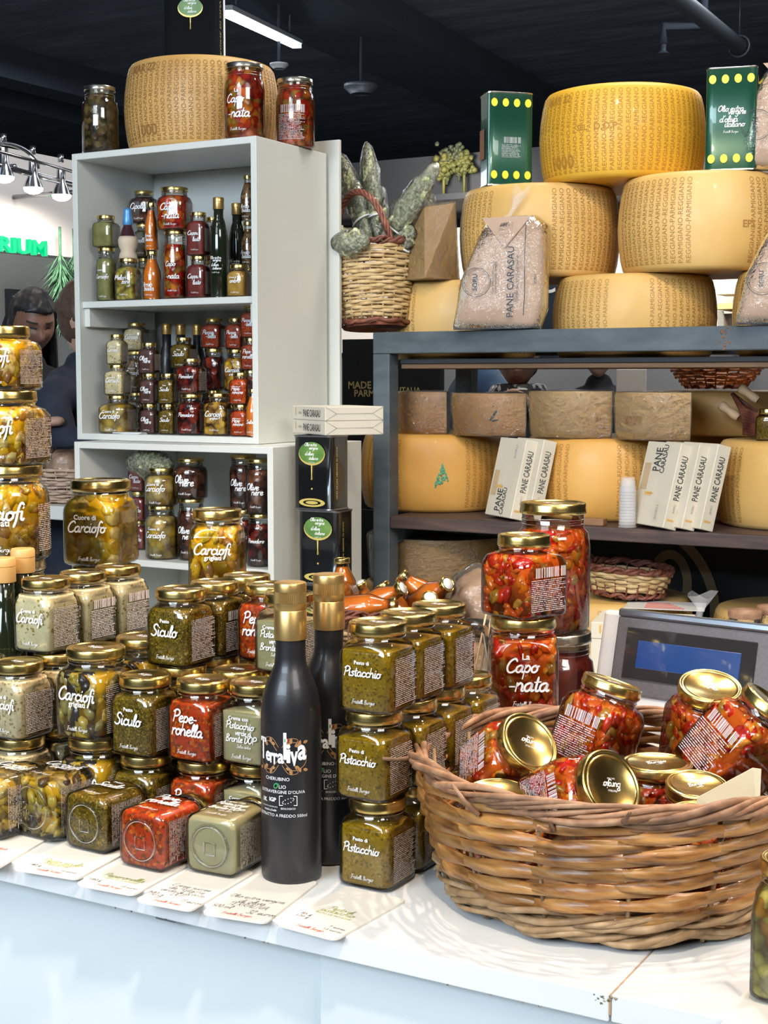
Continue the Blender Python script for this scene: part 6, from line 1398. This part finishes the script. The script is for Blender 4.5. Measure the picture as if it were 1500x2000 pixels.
# ---------------------------------------------------------------- stall at the left
CREAMW = mat('cream_stall_wall', (.74, .70, .68), .6); GREYW = mat('grey_green_stall_wall', (.46, .48, .45), .7); NEON = mat('green_neon', (.0, .10, .04), .4, emit=((.0, .62, .24), 1.0))
fx = -4.15
st = thing('neighbour_stall', 'cream stall fascia and grey wall at the left behind the people', 'stall', (0, 0, 0))
zt_ = at_X(0, 296, fx).z; zbm = at_X(0, 488, fx).z
g = G(); g.box(fx-.10, fx, 2.6, 6.3, zbm, zt_+.02); ob('fascia', g.mesh('fascia', CREAMW, False), st)
g = G(); g.box(fx-1.6, fx-1.5, 2.6, 6.3, 0, zbm+.4); ob('stall_wall', g.mesh('stall_wall', GREYW, False), st)
g = G(); g.box(fx-1.5, fx-.10, 6.2, 6.3, 0, zbm+.4); ob('end_wall', g.mesh('end_wall', GREYW, False), st)
g = G(); g.box(fx-.10, fx-.0, 6.14, 6.3, 0, zbm); ob('post', g.mesh('post', CREAMW, False), st)
g = G(); g.box(fx-.10, fx, 2.6, 2.7, 0, zbm); ob('post', g.mesh('post', CREAMW, False), st)
# neon name along the fascia foot
yl, yr_ = at_X(-60, 505, fx+.03), at_X(97, 510, fx+.03)
v, f = sans_geo('NARIUM', .03); x0, x1 = min(a.x for a in v), max(a.x for a in v); hh = .062
vs = [(fx+.02, yl.y+(a.x-x0)/(x1-x0)*(yr_.y-yl.y), zbm-.006+a.y*hh*1.35) for a in v]; vs += [(x-.015, y, z) for x, y, z in vs]; n = len(v)
ob('neon_name', mk('neon_name', vs, list(f)+[tuple(i+n for i in reversed(q)) for q in f], NEON, False), st)
# track light
BULB = mat('spot_bulb', (1, 1, 1), .3, emit=((1, .97, .9), 18)); CHR = mat('chrome', (.6, .6, .62), .2, 1)
tk = thing('track_light', 'chrome track with three glowing spot lamps before the cream fascia', 'lamp', (0, 0, 0)); tx = fx+.42
ta, tb = at_X(-60, 308, tx), at_X(185, 372, tx); g = G(); g.tube([ta, tb], .011, 8); g.tube([ta+Vector((.05, 0, .035)), tb+Vector((.05, 0, .035))], .006, 6); ob('track', g.mesh('track', CHR), tk)
g = G(); g.tube([tb, Vector((fx, tb.y, tb.z))], .01, 6); g.tube([at_X(30, 325, tx), Vector((fx, at_X(30, 325, tx).y, at_X(30, 325, tx).z))], .01, 6); g.tube([at_X(20, 320, tx)+Vector((0, .14*math.cos(t*.2), .07*math.sin(t*.2)+.0)) for t in range(17)], .009, 6); ob('bracket', g.mesh('bracket', CHR), tk)
for u, v in ((8, 345), (65, 367), (120, 381)):
    q = at_X(u, v, tx); g = G(); g.lathe([(.016, .10), (.018, .045), (.030, .018), (.036, 0)], 16, M=Matrix.Translation(q)); g.tube([q+UPV*.12, q+UPV*.15], .012, 8); h_ = ob('lamp_head', g.mesh('lamp_head', CHR), tk)
    g = G(); g.ico(q-UPV*.002, .036, 2, 0, (1, 1, .6)); ob('bulb', g.mesh('bulb', BULB), h_)
    light('SPOT', 'track_spot', q-UPV*.03+Vector((.03, 0, 0)), (fx, q.y+.25, q.z-.32), 22, (1, .90, .80), .02, spot=75, blend=.5)
# hanging greenery
PINE = noisy('green_garland', [(.3, (.03, .10, .05)), (.7, (.10, .24, .13))], 30, .7)
def garland(label, u, v0, v1, F_, w):
    a, b = at_X(u, v0, fx+.02+.12*(w>.15)), at_X(u-3, v1, fx+.02+.12*(w>.15)); b.x, b.y = a.x, a.y; a.z = zbm+.0; o = thing('garland', label, 'plant', (0, 0, 0), group='hanging garlands'); g = G(); rr = random.Random(u); vs, fs = [], []
    for k in range(420):
        t = rr.random(); c = a.lerp(b, t); an = rr.uniform(0, 6.28); L = w*(1-.55*t)*rr.uniform(.4, 1); d = Vector((math.cos(an), math.sin(an), -rr.uniform(.6, 1.6))).normalized(); s_ = d.cross(UPV).normalized()*.0035; i = len(vs); vs += [c, c+d*L*.5+s_, c+d*L, c+d*L*.5-s_]; fs.append((i, i+1, i+2, i+3))
    ob('needles', mk('needles', vs, fs, PINE, False), o, kind='stuff'); g.tube([Vector((a.x, a.y, a.z+.10)), a, b], .006, 5); ob('stem', g.mesh('stem', PINE), o)
garland('green pine garland hanging left of the white unit', 118, 518, 640, 5.6, .17); garland('lower pine garland close to the white unit', 145, 518, 665, 5.5, .17)
# poster and notices on the stall wall
q = at_X(124, 695, fx-1.49); o = thing('red_poster', 'small red poster on the stall wall beside the woman', 'poster', (0, 0, 0))
ya, yb_ = at_X(104, 700, fx-1.49).y, at_X(143, 700, fx-1.49).y; za, zb_ = at_X(120, 662, fx-1.49).z, at_X(120, 732, fx-1.49).z
g = G(); g.box(fx-1.4995, fx-1.488, ya, yb_, zb_, za); ob('sheet', g.mesh('sheet', mat('red_poster_print', (.48, .03, .03), .5), False), o)
g = G(); rr = random.Random(4)
for k in range(7): g.ico((fx-1.487, ya+(yb_-ya)*rr.uniform(.25, .75), zb_+(za-zb_)*rr.uniform(.45, .85)), .03, 2, 0, (.1, 1, 1), None, .2)
ob('abstract_print', g.mesh('abstract_print', noisy('mixed_poster_print', [(.3, (.1, .05, .1)), (.5, (.5, .2, .15)), (.7, (.12, .25, .4))], 12, .5)), o, kind='stuff')
q = at_X(60, 585, fx-1.49); o = thing('dark_screen', 'dark grey board on the stall wall above the woman', 'board', (0, 0, 0)); g = G(); g.box(fx-1.4995, fx-1.47, at_X(12, 585, fx-1.49).y, at_X(88, 585, fx-1.49).y, at_X(50, 640, fx-1.49).z, at_X(50, 567, fx-1.49).z); ob('board', g.mesh('board', mat('board_grey', (.05, .06, .075), .5), False), o)
# ---------------------------------------------------------------- far stall behind the rack
LITW = mat('lit_cream_panel', (.80, .74, .68), .6)
fs_ = thing('far_stall', 'far stall with cream lit wall behind the cheese rack', 'stall', (0, 0, 0)); YFAR = 7.0
def hb_(u0, u1, v0, v1, Y, nm, m, th_=.08, par=None):
    a, b = at_Y(u0, v1, Y), at_Y(u1, v0, Y); g = G(); g.box(a.x, b.x, Y, Y+th_, a.z, b.z); return ob(nm, g.mesh(nm, m, False), par)
hb_(580, 1750, 395, 690, YFAR, 'back_wall', LITW, par=fs_); hb_(580, 1750, 690, 1330, YFAR-.02, 'counter_front', mat('dark_grey_counter', (.07, .075, .085), .6), par=fs_)
a_ = at_Y(580, 300, YFAR); 
g = G(); g.box(a_.x, at_Y(1750, 300, YFAR).x, YFAR-.5, YFAR+.2, at_Y(900, 392, YFAR-.5).z, at_Y(900, 300, YFAR-.5).z); ob('dark_fascia', g.mesh('dark_fascia', mat('black_fascia', (.010, .012, .016), .7), False), fs_)
g = G(); g.box(a_.x, a_.x+.1, YFAR-.1, YFAR+.1, 0, at_Y(900, 392, YFAR).z); ob('post', g.mesh('post', LITW, False), fs_)
light('SPOT', 'far_stall_spot', at_Y(840, 330, YFAR-1.2)+Vector((0, 0, 0)), at_Y(860, 480, YFAR), 90, (1, .92, .82), .1, spot=100, blend=.7)
light('SPOT', 'far_stall_spot', at_Y(1210, 330, YFAR-1.2), at_Y(1230, 500, YFAR), 80, (1, .92, .82), .1, spot=100, blend=.7)
light('SPOT', 'far_stall_spot', at_Y(1460, 330, YFAR-1.2), at_Y(1440, 560, YFAR), 60, (1, .92, .82), .1, spot=100, blend=.7)
TREE = noisy('painted_tree_yellow', [(.3, (.03, .035, .003)), (.7, (.07, .065, .004))], 12, .7); TREED = noisy('painted_tree_olive', [(.3, (.012, .018, .006)), (.7, (.03, .036, .012))], 12, .7)
for k, (u, v, r, m, d) in enumerate([(872, 346, .045, TREE, 'left yellow'), (912, 340, .042, TREE, 'right yellow'), (878, 322, .036, TREED, 'left olive'), (902, 315, .032, TREED, 'right olive')]):
    q = at_Y(u, v, YFAR-.55); o = thing('small_tree', f'{d} bushy plant before the dark fascia left of the green tin', 'plant', (q.x, YFAR-.58, q.z), group=None); g = G(); rr = random.Random(k)
    for j in range(60): p = Vector((rr.gauss(0, r*.5), rr.gauss(0, r*.3), rr.gauss(r, r*.6))); g.ico(p, r*.38, 1, 0, (1, 1, 1), None, .4)
    ob('foliage', g.mesh('foliage', m), o, kind='stuff'); g = G(); g.tube([(0, 0, -.1), (0, 0, r)], .008, 6); ob('stem', g.mesh('stem', m), o)
hb_(840, 960, 372, 392, YFAR-.62, 'plant_shelf', bpy.data.materials['black_fascia'], .12, fs_)
# shelves with pale parcels seen right between the wheels
hb_(1395, 1450, 540, 575, YFAR-.3, 'parcel', mat('pale_parcel', (.62, .55, .48), .6), .2, fs_); hb_(1393, 1448, 592, 604, YFAR-.35, 'shelf', mat('yellow_shelf', (.60, .44, .14), .5), .3, fs_)
hb_(1392, 1402, 606, 660, YFAR-.4, 'parcel', SHW, .1, fs_); hb_(1405, 1440, 612, 655, YFAR-.2, 'parcel', mat('brown_parcel', (.28, .2, .15), .6), .2, fs_)
NAVY = mat('navy_panel', (.022, .034, .06), .6)
hb_(1055, 1090, 500, 720, 4.6, 'navy_board', NAVY, .03, fs_)
v, f = sans_geo('CIBI', .02); q = at_Y(1060, 555, 4.59); p = fit(v, 0, 0, w=.14); ob('board_lettering', mk('board_lettering', [(q.x+.06+a.x, 4.595, q.z+a.y) for a in p], f, WHITEP, False), fs_)
# black panels behind the rack with gold signs
BLK = mat('black_display_panel', (.010, .011, .013), .5); GLD = mat('dull_gold_lettering', (.42, .32, .17), .5)
bp = thing('black_partition', 'black panel behind the rack with large gold strokes', 'panel', (0, 0, 0)); hb_(600, 1560, 1040, 1500, 4.22, 'panel', BLK, .03, bp)
def arcs(par, u, v, w, h, Y, r, a0, a1, nm='gold_stroke'):
    c = at_Y(u, v, Y-.006); g = G(); V, F = ribbonpath([(w*math.cos(a0+(a1-a0)*k/24), h*math.sin(a0+(a1-a0)*k/24)) for k in range(25)], r); g.add([(c.x+p.x, Y-.004, c.z+p.y) for p in V], F); ob(nm, g.mesh(nm, GLD, False), par)
arcs(bp, 1308, 1140, .055, .09, 4.22, .028, -.9, 2.4); arcs(bp, 1250, 1190, .235, .26, 4.22, .03, -1.2, 1.2); arcs(bp, 1120, 1120, .08, .08, 4.22, .02, 0, 6.28)
ms = thing('black_sign', 'black sign with gold words seen left of and behind the rack post', 'sign', (0, 0, 0)); hb_(672, 860, 660, 1900, 4.28, 'panel', mat('black_sign_panel', (.012, .013, .016), .45), .03, ms)
for tx, u, v, w in (('MADE IN', 712, 752, .17), ('CAMPARMA', 790, 749, .26), ('PARMA', 716, 768, .13), ('ITALIA', 800, 762, .1)):
    vv, f = sans_geo(tx, .02); q = at_Y(u, v, 4.27); p = fit(vv, 0, 0, w=w*.8 if tx != 'CAMPARMA' else .0001); 
    if tx != 'CAMPARMA': ob('sign_lettering', mk('sign_lettering', [(q.x+a.x, 4.275, q.z+a.y) for a in p], f, mat('gold_sign_lettering', (.60, .48, .2), .5), False), ms)
hb_(690, 700, 1080, 1000+600, 4.32, 'panel_edge', mat('blue_cloth', (.012, .03, .07), .8), .3, ms)
# ================================================================ people
SKB = noisy('brown_skin', [(.3, (.22, .10, .06)), (.7, (.30, .145, .09))], 6, .5); SKL = noisy('light_skin', [(.3, (.52, .30, .21)), (.7, (.62, .38, .28))], 6, .5)
HAIRB = noisy('black_hair', [(.4, (.008, .007, .008)), (.7, (.03, .025, .025))], 60, .45, vscale=(8, 8, 1)); HAIRN = noisy('brown_hair', [(.4, (.06, .03, .02)), (.7, (.14, .08, .05))], 60, .5, vscale=(8, 8, 1)); HAIRG = noisy('grey_hair', [(.4, (.25, .24, .23)), (.7, (.4, .39, .37))], 60, .5)
COATN = noisy('navy_coat_cloth', [(.3, (.012, .016, .03)), (.7, (.02, .026, .045))], 20, .8); COATB = noisy('blue_quilted_jacket', [(.3, (.02, .05, .11)), (.7, (.04, .09, .17))], 8, .6); COATK = noisy('black_coat_cloth', [(.3, (.010, .010, .013)), (.7, (.02, .02, .026))], 20, .85)
LIP = mat('lips', (.40, .17, .14), .4); BROW = mat('dark_brow', (.03, .02, .018), .6)
SCARF = chunky('dotted_black_scarf', [(.015, .015, .018), (.015, .015, .018), (.02, .02, .02), (.5, .5, .48)], 60, .7)
def gs(p, c, s): d = (p-Vector(c)); return math.exp(-(d.x*d.x/(s[0]**2)+d.y*d.y/(s[1]**2)+d.z*d.z/(s[2]**2)))
def head_mesh(skin):
    """unit: metres, face to -Y, chin at z=-.115, crown z=.115"""
    bm = bmesh.new(); bmesh.ops.create_uvsphere(bm, u_segments=64, v_segments=48, radius=1)
    for v in bm.verts:
        p = v.co.copy(); z = p.z; w = .074*(1-.18*max(0, -z-.1)**1.2*1.5); d = .095*(1-.10*max(0, -z)); q = Vector((p.x*w, p.y*d, p.z*.116))
        if z < 0: q.x *= 1-.28*(-z)**2; q.y = q.y*(1-.10*(-z)) - .006*(-z)
        if p.y < 0: q.y *= .96
        f = Vector((q.x, q.y, q.z))
        q.y -= .024*gs(f, (0, -.09, -.022), (.013, .05, .018)); q.y -= .011*gs(f, (0, -.09, .006), (.010, .05, .030))
        q.y += .011*gs(f, (.030, -.085, .012), (.017, .05, .012)); q.y += .011*gs(f, (-.030, -.085, .012), (.017, .05, .012))
        q.y -= .006*gs(f, (.028, -.085, .034), (.022, .05, .009)); q.y -= .006*gs(f, (-.028, -.085, .034), (.022, .05, .009))
        q.y -= .008*gs(f, (0, -.085, -.056), (.022, .05, .010)); q.y += .006*gs(f, (0, -.085, -.0565), (.024, .05, .0025)); q.y += .004*gs(f, (0, -.085, -.074), (.02, .05, .007)); q.y -= .011*gs(f, (0, -.08, -.100), (.022, .05, .016))
        q.y -= .004*gs(f, (.045, -.06, -.022), (.02, .05, .02)); q.y -= .004*gs(f, (-.045, -.06, -.022), (.02, .05, .02))
        for s_ in (-1, 1): q.x += s_*.014*gs(f, (s_*.074, .008, -.005), (.03, .011, .027))
        v.co = q
    me = bpy.data.meshes.new('head'); bm.to_mesh(me); bm.free(); me.materials.append(skin); me.materials.append(LIP); me.materials.append(BROW)
    for p in me.polygons:
        c = p.center; p.use_smooth = True
        if c.y < -.06 and abs(c.x) < .024*(1-((c.z+.057)/.0125)**2 if abs(c.z+.057) < .0125 else 0): p.material_index = 1
        if c.y < -.05 and abs(abs(c.x)-.030) < .018 and abs(c.z-.034+abs(abs(c.x)-.03)*.15) < .0032: p.material_index = 2
        if c.y < -.05 and abs(abs(c.x)-.030) < .013 and abs(c.z-.011) < .0022: p.material_index = 2
    return me
def skin_body(nodes, edges, m, name='body', root=0):
    me = bpy.data.meshes.new(name); me.from_pydata([n[0] for n in nodes], edges, []); o = bpy.data.objects.new(name, me); COL.objects.link(o)
    md = o.modifiers.new('s', 'SKIN'); sv = me.skin_vertices[0].data if me.skin_vertices else None
    if sv is None: return o, me
    for i, n in enumerate(nodes): sv[i].radius = (n[1], n[2] if len(n) > 2 else n[1]); sv[i].use_root = (i == root)
    o.modifiers.new('u', 'SUBSURF').levels = 2; dg = bpy.context.evaluated_depsgraph_get(); m2 = bpy.data.meshes.new_from_object(o.evaluated_get(dg)); bpy.data.objects.remove(o)
    m2.materials.clear(); m2.materials.append(m); m2.polygons.foreach_set('use_smooth', [True]*len(m2.polygons)); m2.polygons.foreach_set('material_index', [0]*len(m2.polygons)); m2.name = name; return None, m2
def skm(nodes, edges, m, name):
    me0 = bpy.data.meshes.new('tmp'); o = bpy.data.objects.new('tmp', me0); COL.objects.link(o); me0.from_pydata([n[0] for n in nodes], edges, [])
    bm = bmesh.new(); bm.from_mesh(me0); ly = bm.verts.layers.skin.verify(); bm.verts.ensure_lookup_table()
    for i, n in enumerate(nodes): bm.verts[i][ly].radius = (n[1], n[2] if len(n) > 2 else n[1]); bm.verts[i][ly].use_root = (i == 0)
    bm.to_mesh(me0); bm.free(); o.modifiers.new('s', 'SKIN'); u = o.modifiers.new('u', 'SUBSURF'); u.levels = 2; u.render_levels = 2
    bpy.context.view_layer.update(); dg = bpy.context.evaluated_depsgraph_get(); m2 = bpy.data.meshes.new_from_object(o.evaluated_get(dg)); bpy.data.objects.remove(o); bpy.data.meshes.remove(me0)
    m2.materials.clear(); m2.materials.append(m); m2.polygons.foreach_set('use_smooth', [True]*len(m2.polygons)); m2.polygons.foreach_set('material_index', [0]*len(m2.polygons)); m2.name = name; return m2
def hand(par, p, d, nrm, skin, curl=.5, s=1.0):
    """palm from p toward d, palm normal nrm; five fingers"""
    d = d.normalized(); nrm = (nrm-d*nrm.dot(d)).normalized(); x = d.cross(nrm); nodes = [(p, .024*s, .018*s), (p+d*.045*s, .036*s, .015*s), (p+d*.08*s, .036*s, .014*s)]; ed = [(0, 1), (1, 2)]
    ob('hand', skm(nodes, ed, skin, 'hand'), par)
    for k, (ox, L) in enumerate(((-.030, .060), (-.010, .072), (.010, .068), (.029, .052))):
        b = p+d*.082*s+x*ox*s; c1 = curl; q1 = b+(d*math.cos(c1)+nrm*math.sin(c1))*L*.45*s; q2 = q1+(d*math.cos(c1*2)+nrm*math.sin(c1*2))*L*.32*s; q3 = q2+(d*math.cos(c1*3)+nrm*math.sin(c1*3))*L*.28*s
        ob('finger', skm([(b-d*.02*s, .0105*s), (q1, .0095*s), (q2, .0088*s), (q3, .0075*s)], [(0, 1), (1, 2), (2, 3)], skin, 'finger'), par)
    b = p+d*.03*s-x*.028*s; q1 = b+(d*.6-x*.8).normalized()*.035*s; q2 = q1+(d*.95-x*.3+nrm*.3).normalized()*.03*s; ob('thumb', skm([(b, .0135*s), (q1, .011*s), (q2, .009*s)], [(0, 1), (1, 2)], skin, 'thumb'), par)
def person(label, hx, hz, rz, tilt, skin, hair, coat, arms, hairstyle='long', lean=0, scarf=False, roll=0):
    """head centre at hx (Vector xy), hz; facing rz; arms: list of (elbow, wrist, dir) local"""
    o = thing('person', label, 'person', (hx.x, hx.y, 0), (0, 0, rz)); H = hz-.13
    nk = Vector((0, .02, H)); 
    nodes = [(Vector((0, .04+lean*.5, H*.53)), .165, .115), (Vector((0, .04+lean*.3, H*.65)), .145, .105), (Vector((0, .03, H*.80)), .17, .12), (Vector((0, .03, H-.09)), .13, .09), (Vector((0, .02, H-.02)), .055, .055), (Vector((0, .0, H+.03)), .052, .055)]
    ed = [(0, 1), (1, 2), (2, 3), (3, 4), (4, 5)]
    for sx in (-1, 1): i = len(nodes); nodes += [(Vector((sx*.10, .05+lean*.5, H*.46)), .095, .1), (Vector((sx*.11, .03, H*.27)), .065, .065), (Vector((sx*.11, .05, .06)), .045, .045), (Vector((sx*.11, -.08, .04)), .045, .035)]; ed += [(0, i), (i, i+1), (i+1, i+2), (i+2, i+3)]
    for sx, el, wrp in arms:
        i = len(nodes); sh = Vector((sx*.175, .03, H-.125)); nodes += [(sh, .068, .068), (Vector(el), .050, .05), (Vector(wrp), .034, .034)]; ed += [(3, i), (i, i+1), (i+1, i+2)]
    ob('body', skm(nodes, ed, coat, 'body'), o)
    hd = ob('head', head_mesh(skin), o, (0, -.015, hz), (math.radians(tilt), math.radians(roll), 0))
    bm = bmesh.new(); bmesh.ops.create_icosphere(bm, subdivisions=5, radius=1); 
    for v in bm.verts:
        p = v.co; q = Vector((p.x*.087, p.y*.108+.012, p.z*.118+.016)); face = p.y < -.25 and p.z < .42
        if face: q = Vector((p.x*.066, max(p.y, -.5)*.06+.02, p.z*.09))
        if p.z < -.2 and not face and hairstyle == 'short': q *= .9
        n = mn.noise(q*40)*.006; v.co = q+q.normalized()*n
    me = bpy.data.meshes.new('hair'); bm.to_mesh(me); bm.free(); me.materials.append(hair); me.polygons.foreach_set('use_smooth', [True]*len(me.polygons)); ob('hair', me, hd)
    if hairstyle == 'long':
        g = G(); rr = random.Random(3)
        for k in range(70):
            a = rr.uniform(-.15, math.pi+.15); x, y = .082*math.cos(a), .03+.075*math.sin(a); zt = rr.uniform(-.02, .06); L = rr.uniform(.34, .46)
            g.tube([(x*.8, y*.8, zt+.03), (x*1.05, y, zt-.08), (x*1.25+rr.uniform(-.01, .01), y*1.1, zt-.22), (x*1.2+rr.uniform(-.02, .02), y*1.0-.02, zt-L)], [.012, .016, .015, .006], 6)
        ob('long_hair', g.mesh('long_hair', hair), hd, kind='stuff')
    if scarf: g = G(); g.lathe([(.085, -.05), (.105, -.03), (.11, .01), (.095, .045), (.07, .05)], 28, M=Matrix.Translation((0, .01, H-.01))); ob('scarf', g.mesh('scarf', SCARF), o)
    return o
# woman with long black hair, looking down to the right
q = at_F(62, 628, 5.3); p_ = person('woman with long black hair and dark jacket looking down, behind the artichoke jars', q, q.z-.01, math.radians(62), 22, SKB, HAIRB, COATK, [(1, (.24, -.12, 1.33), (.12, -.34, 1.42)), (-1, (-.24, -.12, 1.33), (-.02, -.34, 1.44))])
qh = at_F(86, 778, 5.02); Mi = p_.matrix_basis.inverted() if False else None

M_ = Matrix.Translation(p_.location) @ Matrix.Rotation(math.radians(62), 4, 'Z')
lh = M_.inverted() @ qh; hand(p_, lh-Vector((.0, -.03, .0)), M_.inverted().to_3x3() @ (RT*1+UPV*-.15), M_.inverted().to_3x3() @ Vector((0, 0, -1)), SKB, .85, 1.0)
# person in navy coat beside the unit
q = at_F(166, 625, 4.5); p2 = person('person in a navy coat partly hidden by the left side of the white unit', q, q.z, math.radians(100), 20, SKL, HAIRN, COATN, [(1, (.26, -.10, 1.22), (.05, -.36, 1.36)), (-1, (-.24, -.08, 1.32), (-.12, -.34, 1.40))], 'short')
M_ = Matrix.Translation(p2.location) @ Matrix.Rotation(math.radians(100), 4, 'Z')
lh = M_.inverted() @ at_F(128, 822, 4.22); hand(p2, lh, M_.inverted().to_3x3() @ (-RT+UPV*-.05), M_.inverted().to_3x3() @ Vector((0, 0, -1)), SKL, .35, 1.0)
# person behind the rack with dotted scarf
q = at_F(1012, 699, 5.1); p3 = person('older person with dotted scarf, hand at the chin, seen through the rack', q, q.z, math.radians(20), 14, SKL, HAIRG, COATK, [(1, (.26, -.06, 1.20), (.16, -.26, 1.22)), (-1, (-.24, -.14, 1.24), (-.06, -.20, 1.37))], 'short', scarf=True)
M_ = Matrix.Translation(p3.location) @ Matrix.Rotation(math.radians(20), 4, 'Z'); lh = M_.inverted() @ at_F(975, 776, 4.92); hand(p3, lh, M_.inverted().to_3x3() @ (RT*.9+UPV*.18), M_.inverted().to_3x3() @ (-UPV-FW*.3), SKL, .75, .85)
q = at_F(925, 645, 5.75); person('person in a blue quilted jacket seen through the rack, left of the scarf', q, q.z+.0, math.radians(-40), 10, SKL, HAIRN, COATB, [(1, (.27, -.04, 1.24), (.2, -.26, 1.3)), (-1, (-.27, -.04, 1.24), (-.2, -.26, 1.3))], 'short')
q = at_F(1170, 678, 5.5); person('person in a black coat seen through the rack behind the golden blocks', q, q.z+.0, math.radians(15), 5, SKL, HAIRN, COATK, [(1, (.27, -.04, 1.24), (.2, -.26, 1.3)), (-1, (-.27, -.04, 1.24), (-.2, -.26, 1.3))], 'short')
q = at_F(1560, 700, 5.0); person('person in a pale blue top at the right picture edge behind the rack', q, q.z+.0, math.radians(0), 5, SKL, HAIRN, mat('pale_blue_knit', (.25, .36, .42), .8), [(1, (.27, -.04, 1.24), (.2, -.26, 1.3)), (-1, (-.27, -.04, 1.24), (-.2, -.26, 1.3))], 'short')
# white card standing behind the blocks
q = at_Y(1232, 770, 4.42); o = thing('white_sign', 'small white card standing behind the golden cheese blocks', 'sign', (q.x, 4.42, 0)); g = G(); g.rbox(-.05, .05, 0, .006, q.z-.2, q.z+.08, .001, seg=1); g2 = G(); ob('card', g.mesh('card', TAGP, False), o); g2.tube([(0, .01, 0), (0, .01, q.z-.15)], .01, 8); g2.lathe([(0, 0), (.1, 0), (.1, .01), (0, .01)], 20, c=(0, .01)); ob('stand', g2.mesh('stand', STEEL), o)
# table with wrapped bread at the left
q = at_F(120, 985, 4.1); o = thing('side_table', 'white side table at the left below the navy coat', 'table', (q.x, q.y, 0)); g = G(); g.rbox(-.34, .18, -.05, .22, q.z-.04, q.z, .004); ob('table_top', g.mesh('table_top', SHW, False), o)
for x in (-.32, .12):
    for y in (-.03, .17): g = G(); g.rbox(x, x+.04, y, y+.04, 0, q.z-.0405, .003); ob('leg', g.mesh('leg', SHW, False), o)
PB = noisy('pinkish_straw', [(.3, (.42, .28, .20)), (.7, (.56, .40, .30))], 60, .6)
q2 = at_F(128, 960, 4.2); bk_ = thing('bread_basket', 'pinkish straw tub with film wrapped bread left of the white unit', 'basket', (q2.x, q2.y+.02, q.z+.001)); weave(.105, .125, .10, 12, 24, .0052, .6, PB, .002, 0, 46, parent=bk_); stakes_(.1, .125, .1, 24, .002, PB, bk_)
g = G(); g.lathe([(0, .002), (.1, .002), (.102, .01), (0, .01)], 28); ob('base', g.mesh('base', PB), bk_)
loaf_bag('film wrapped pale bread heaped in the pinkish straw tub', (q2.x, q2.y+.02, q.z+.055), (.085, .085, .06), 12)
for k, (fx_, nx) in enumerate(((-1.2, 0),)): pass
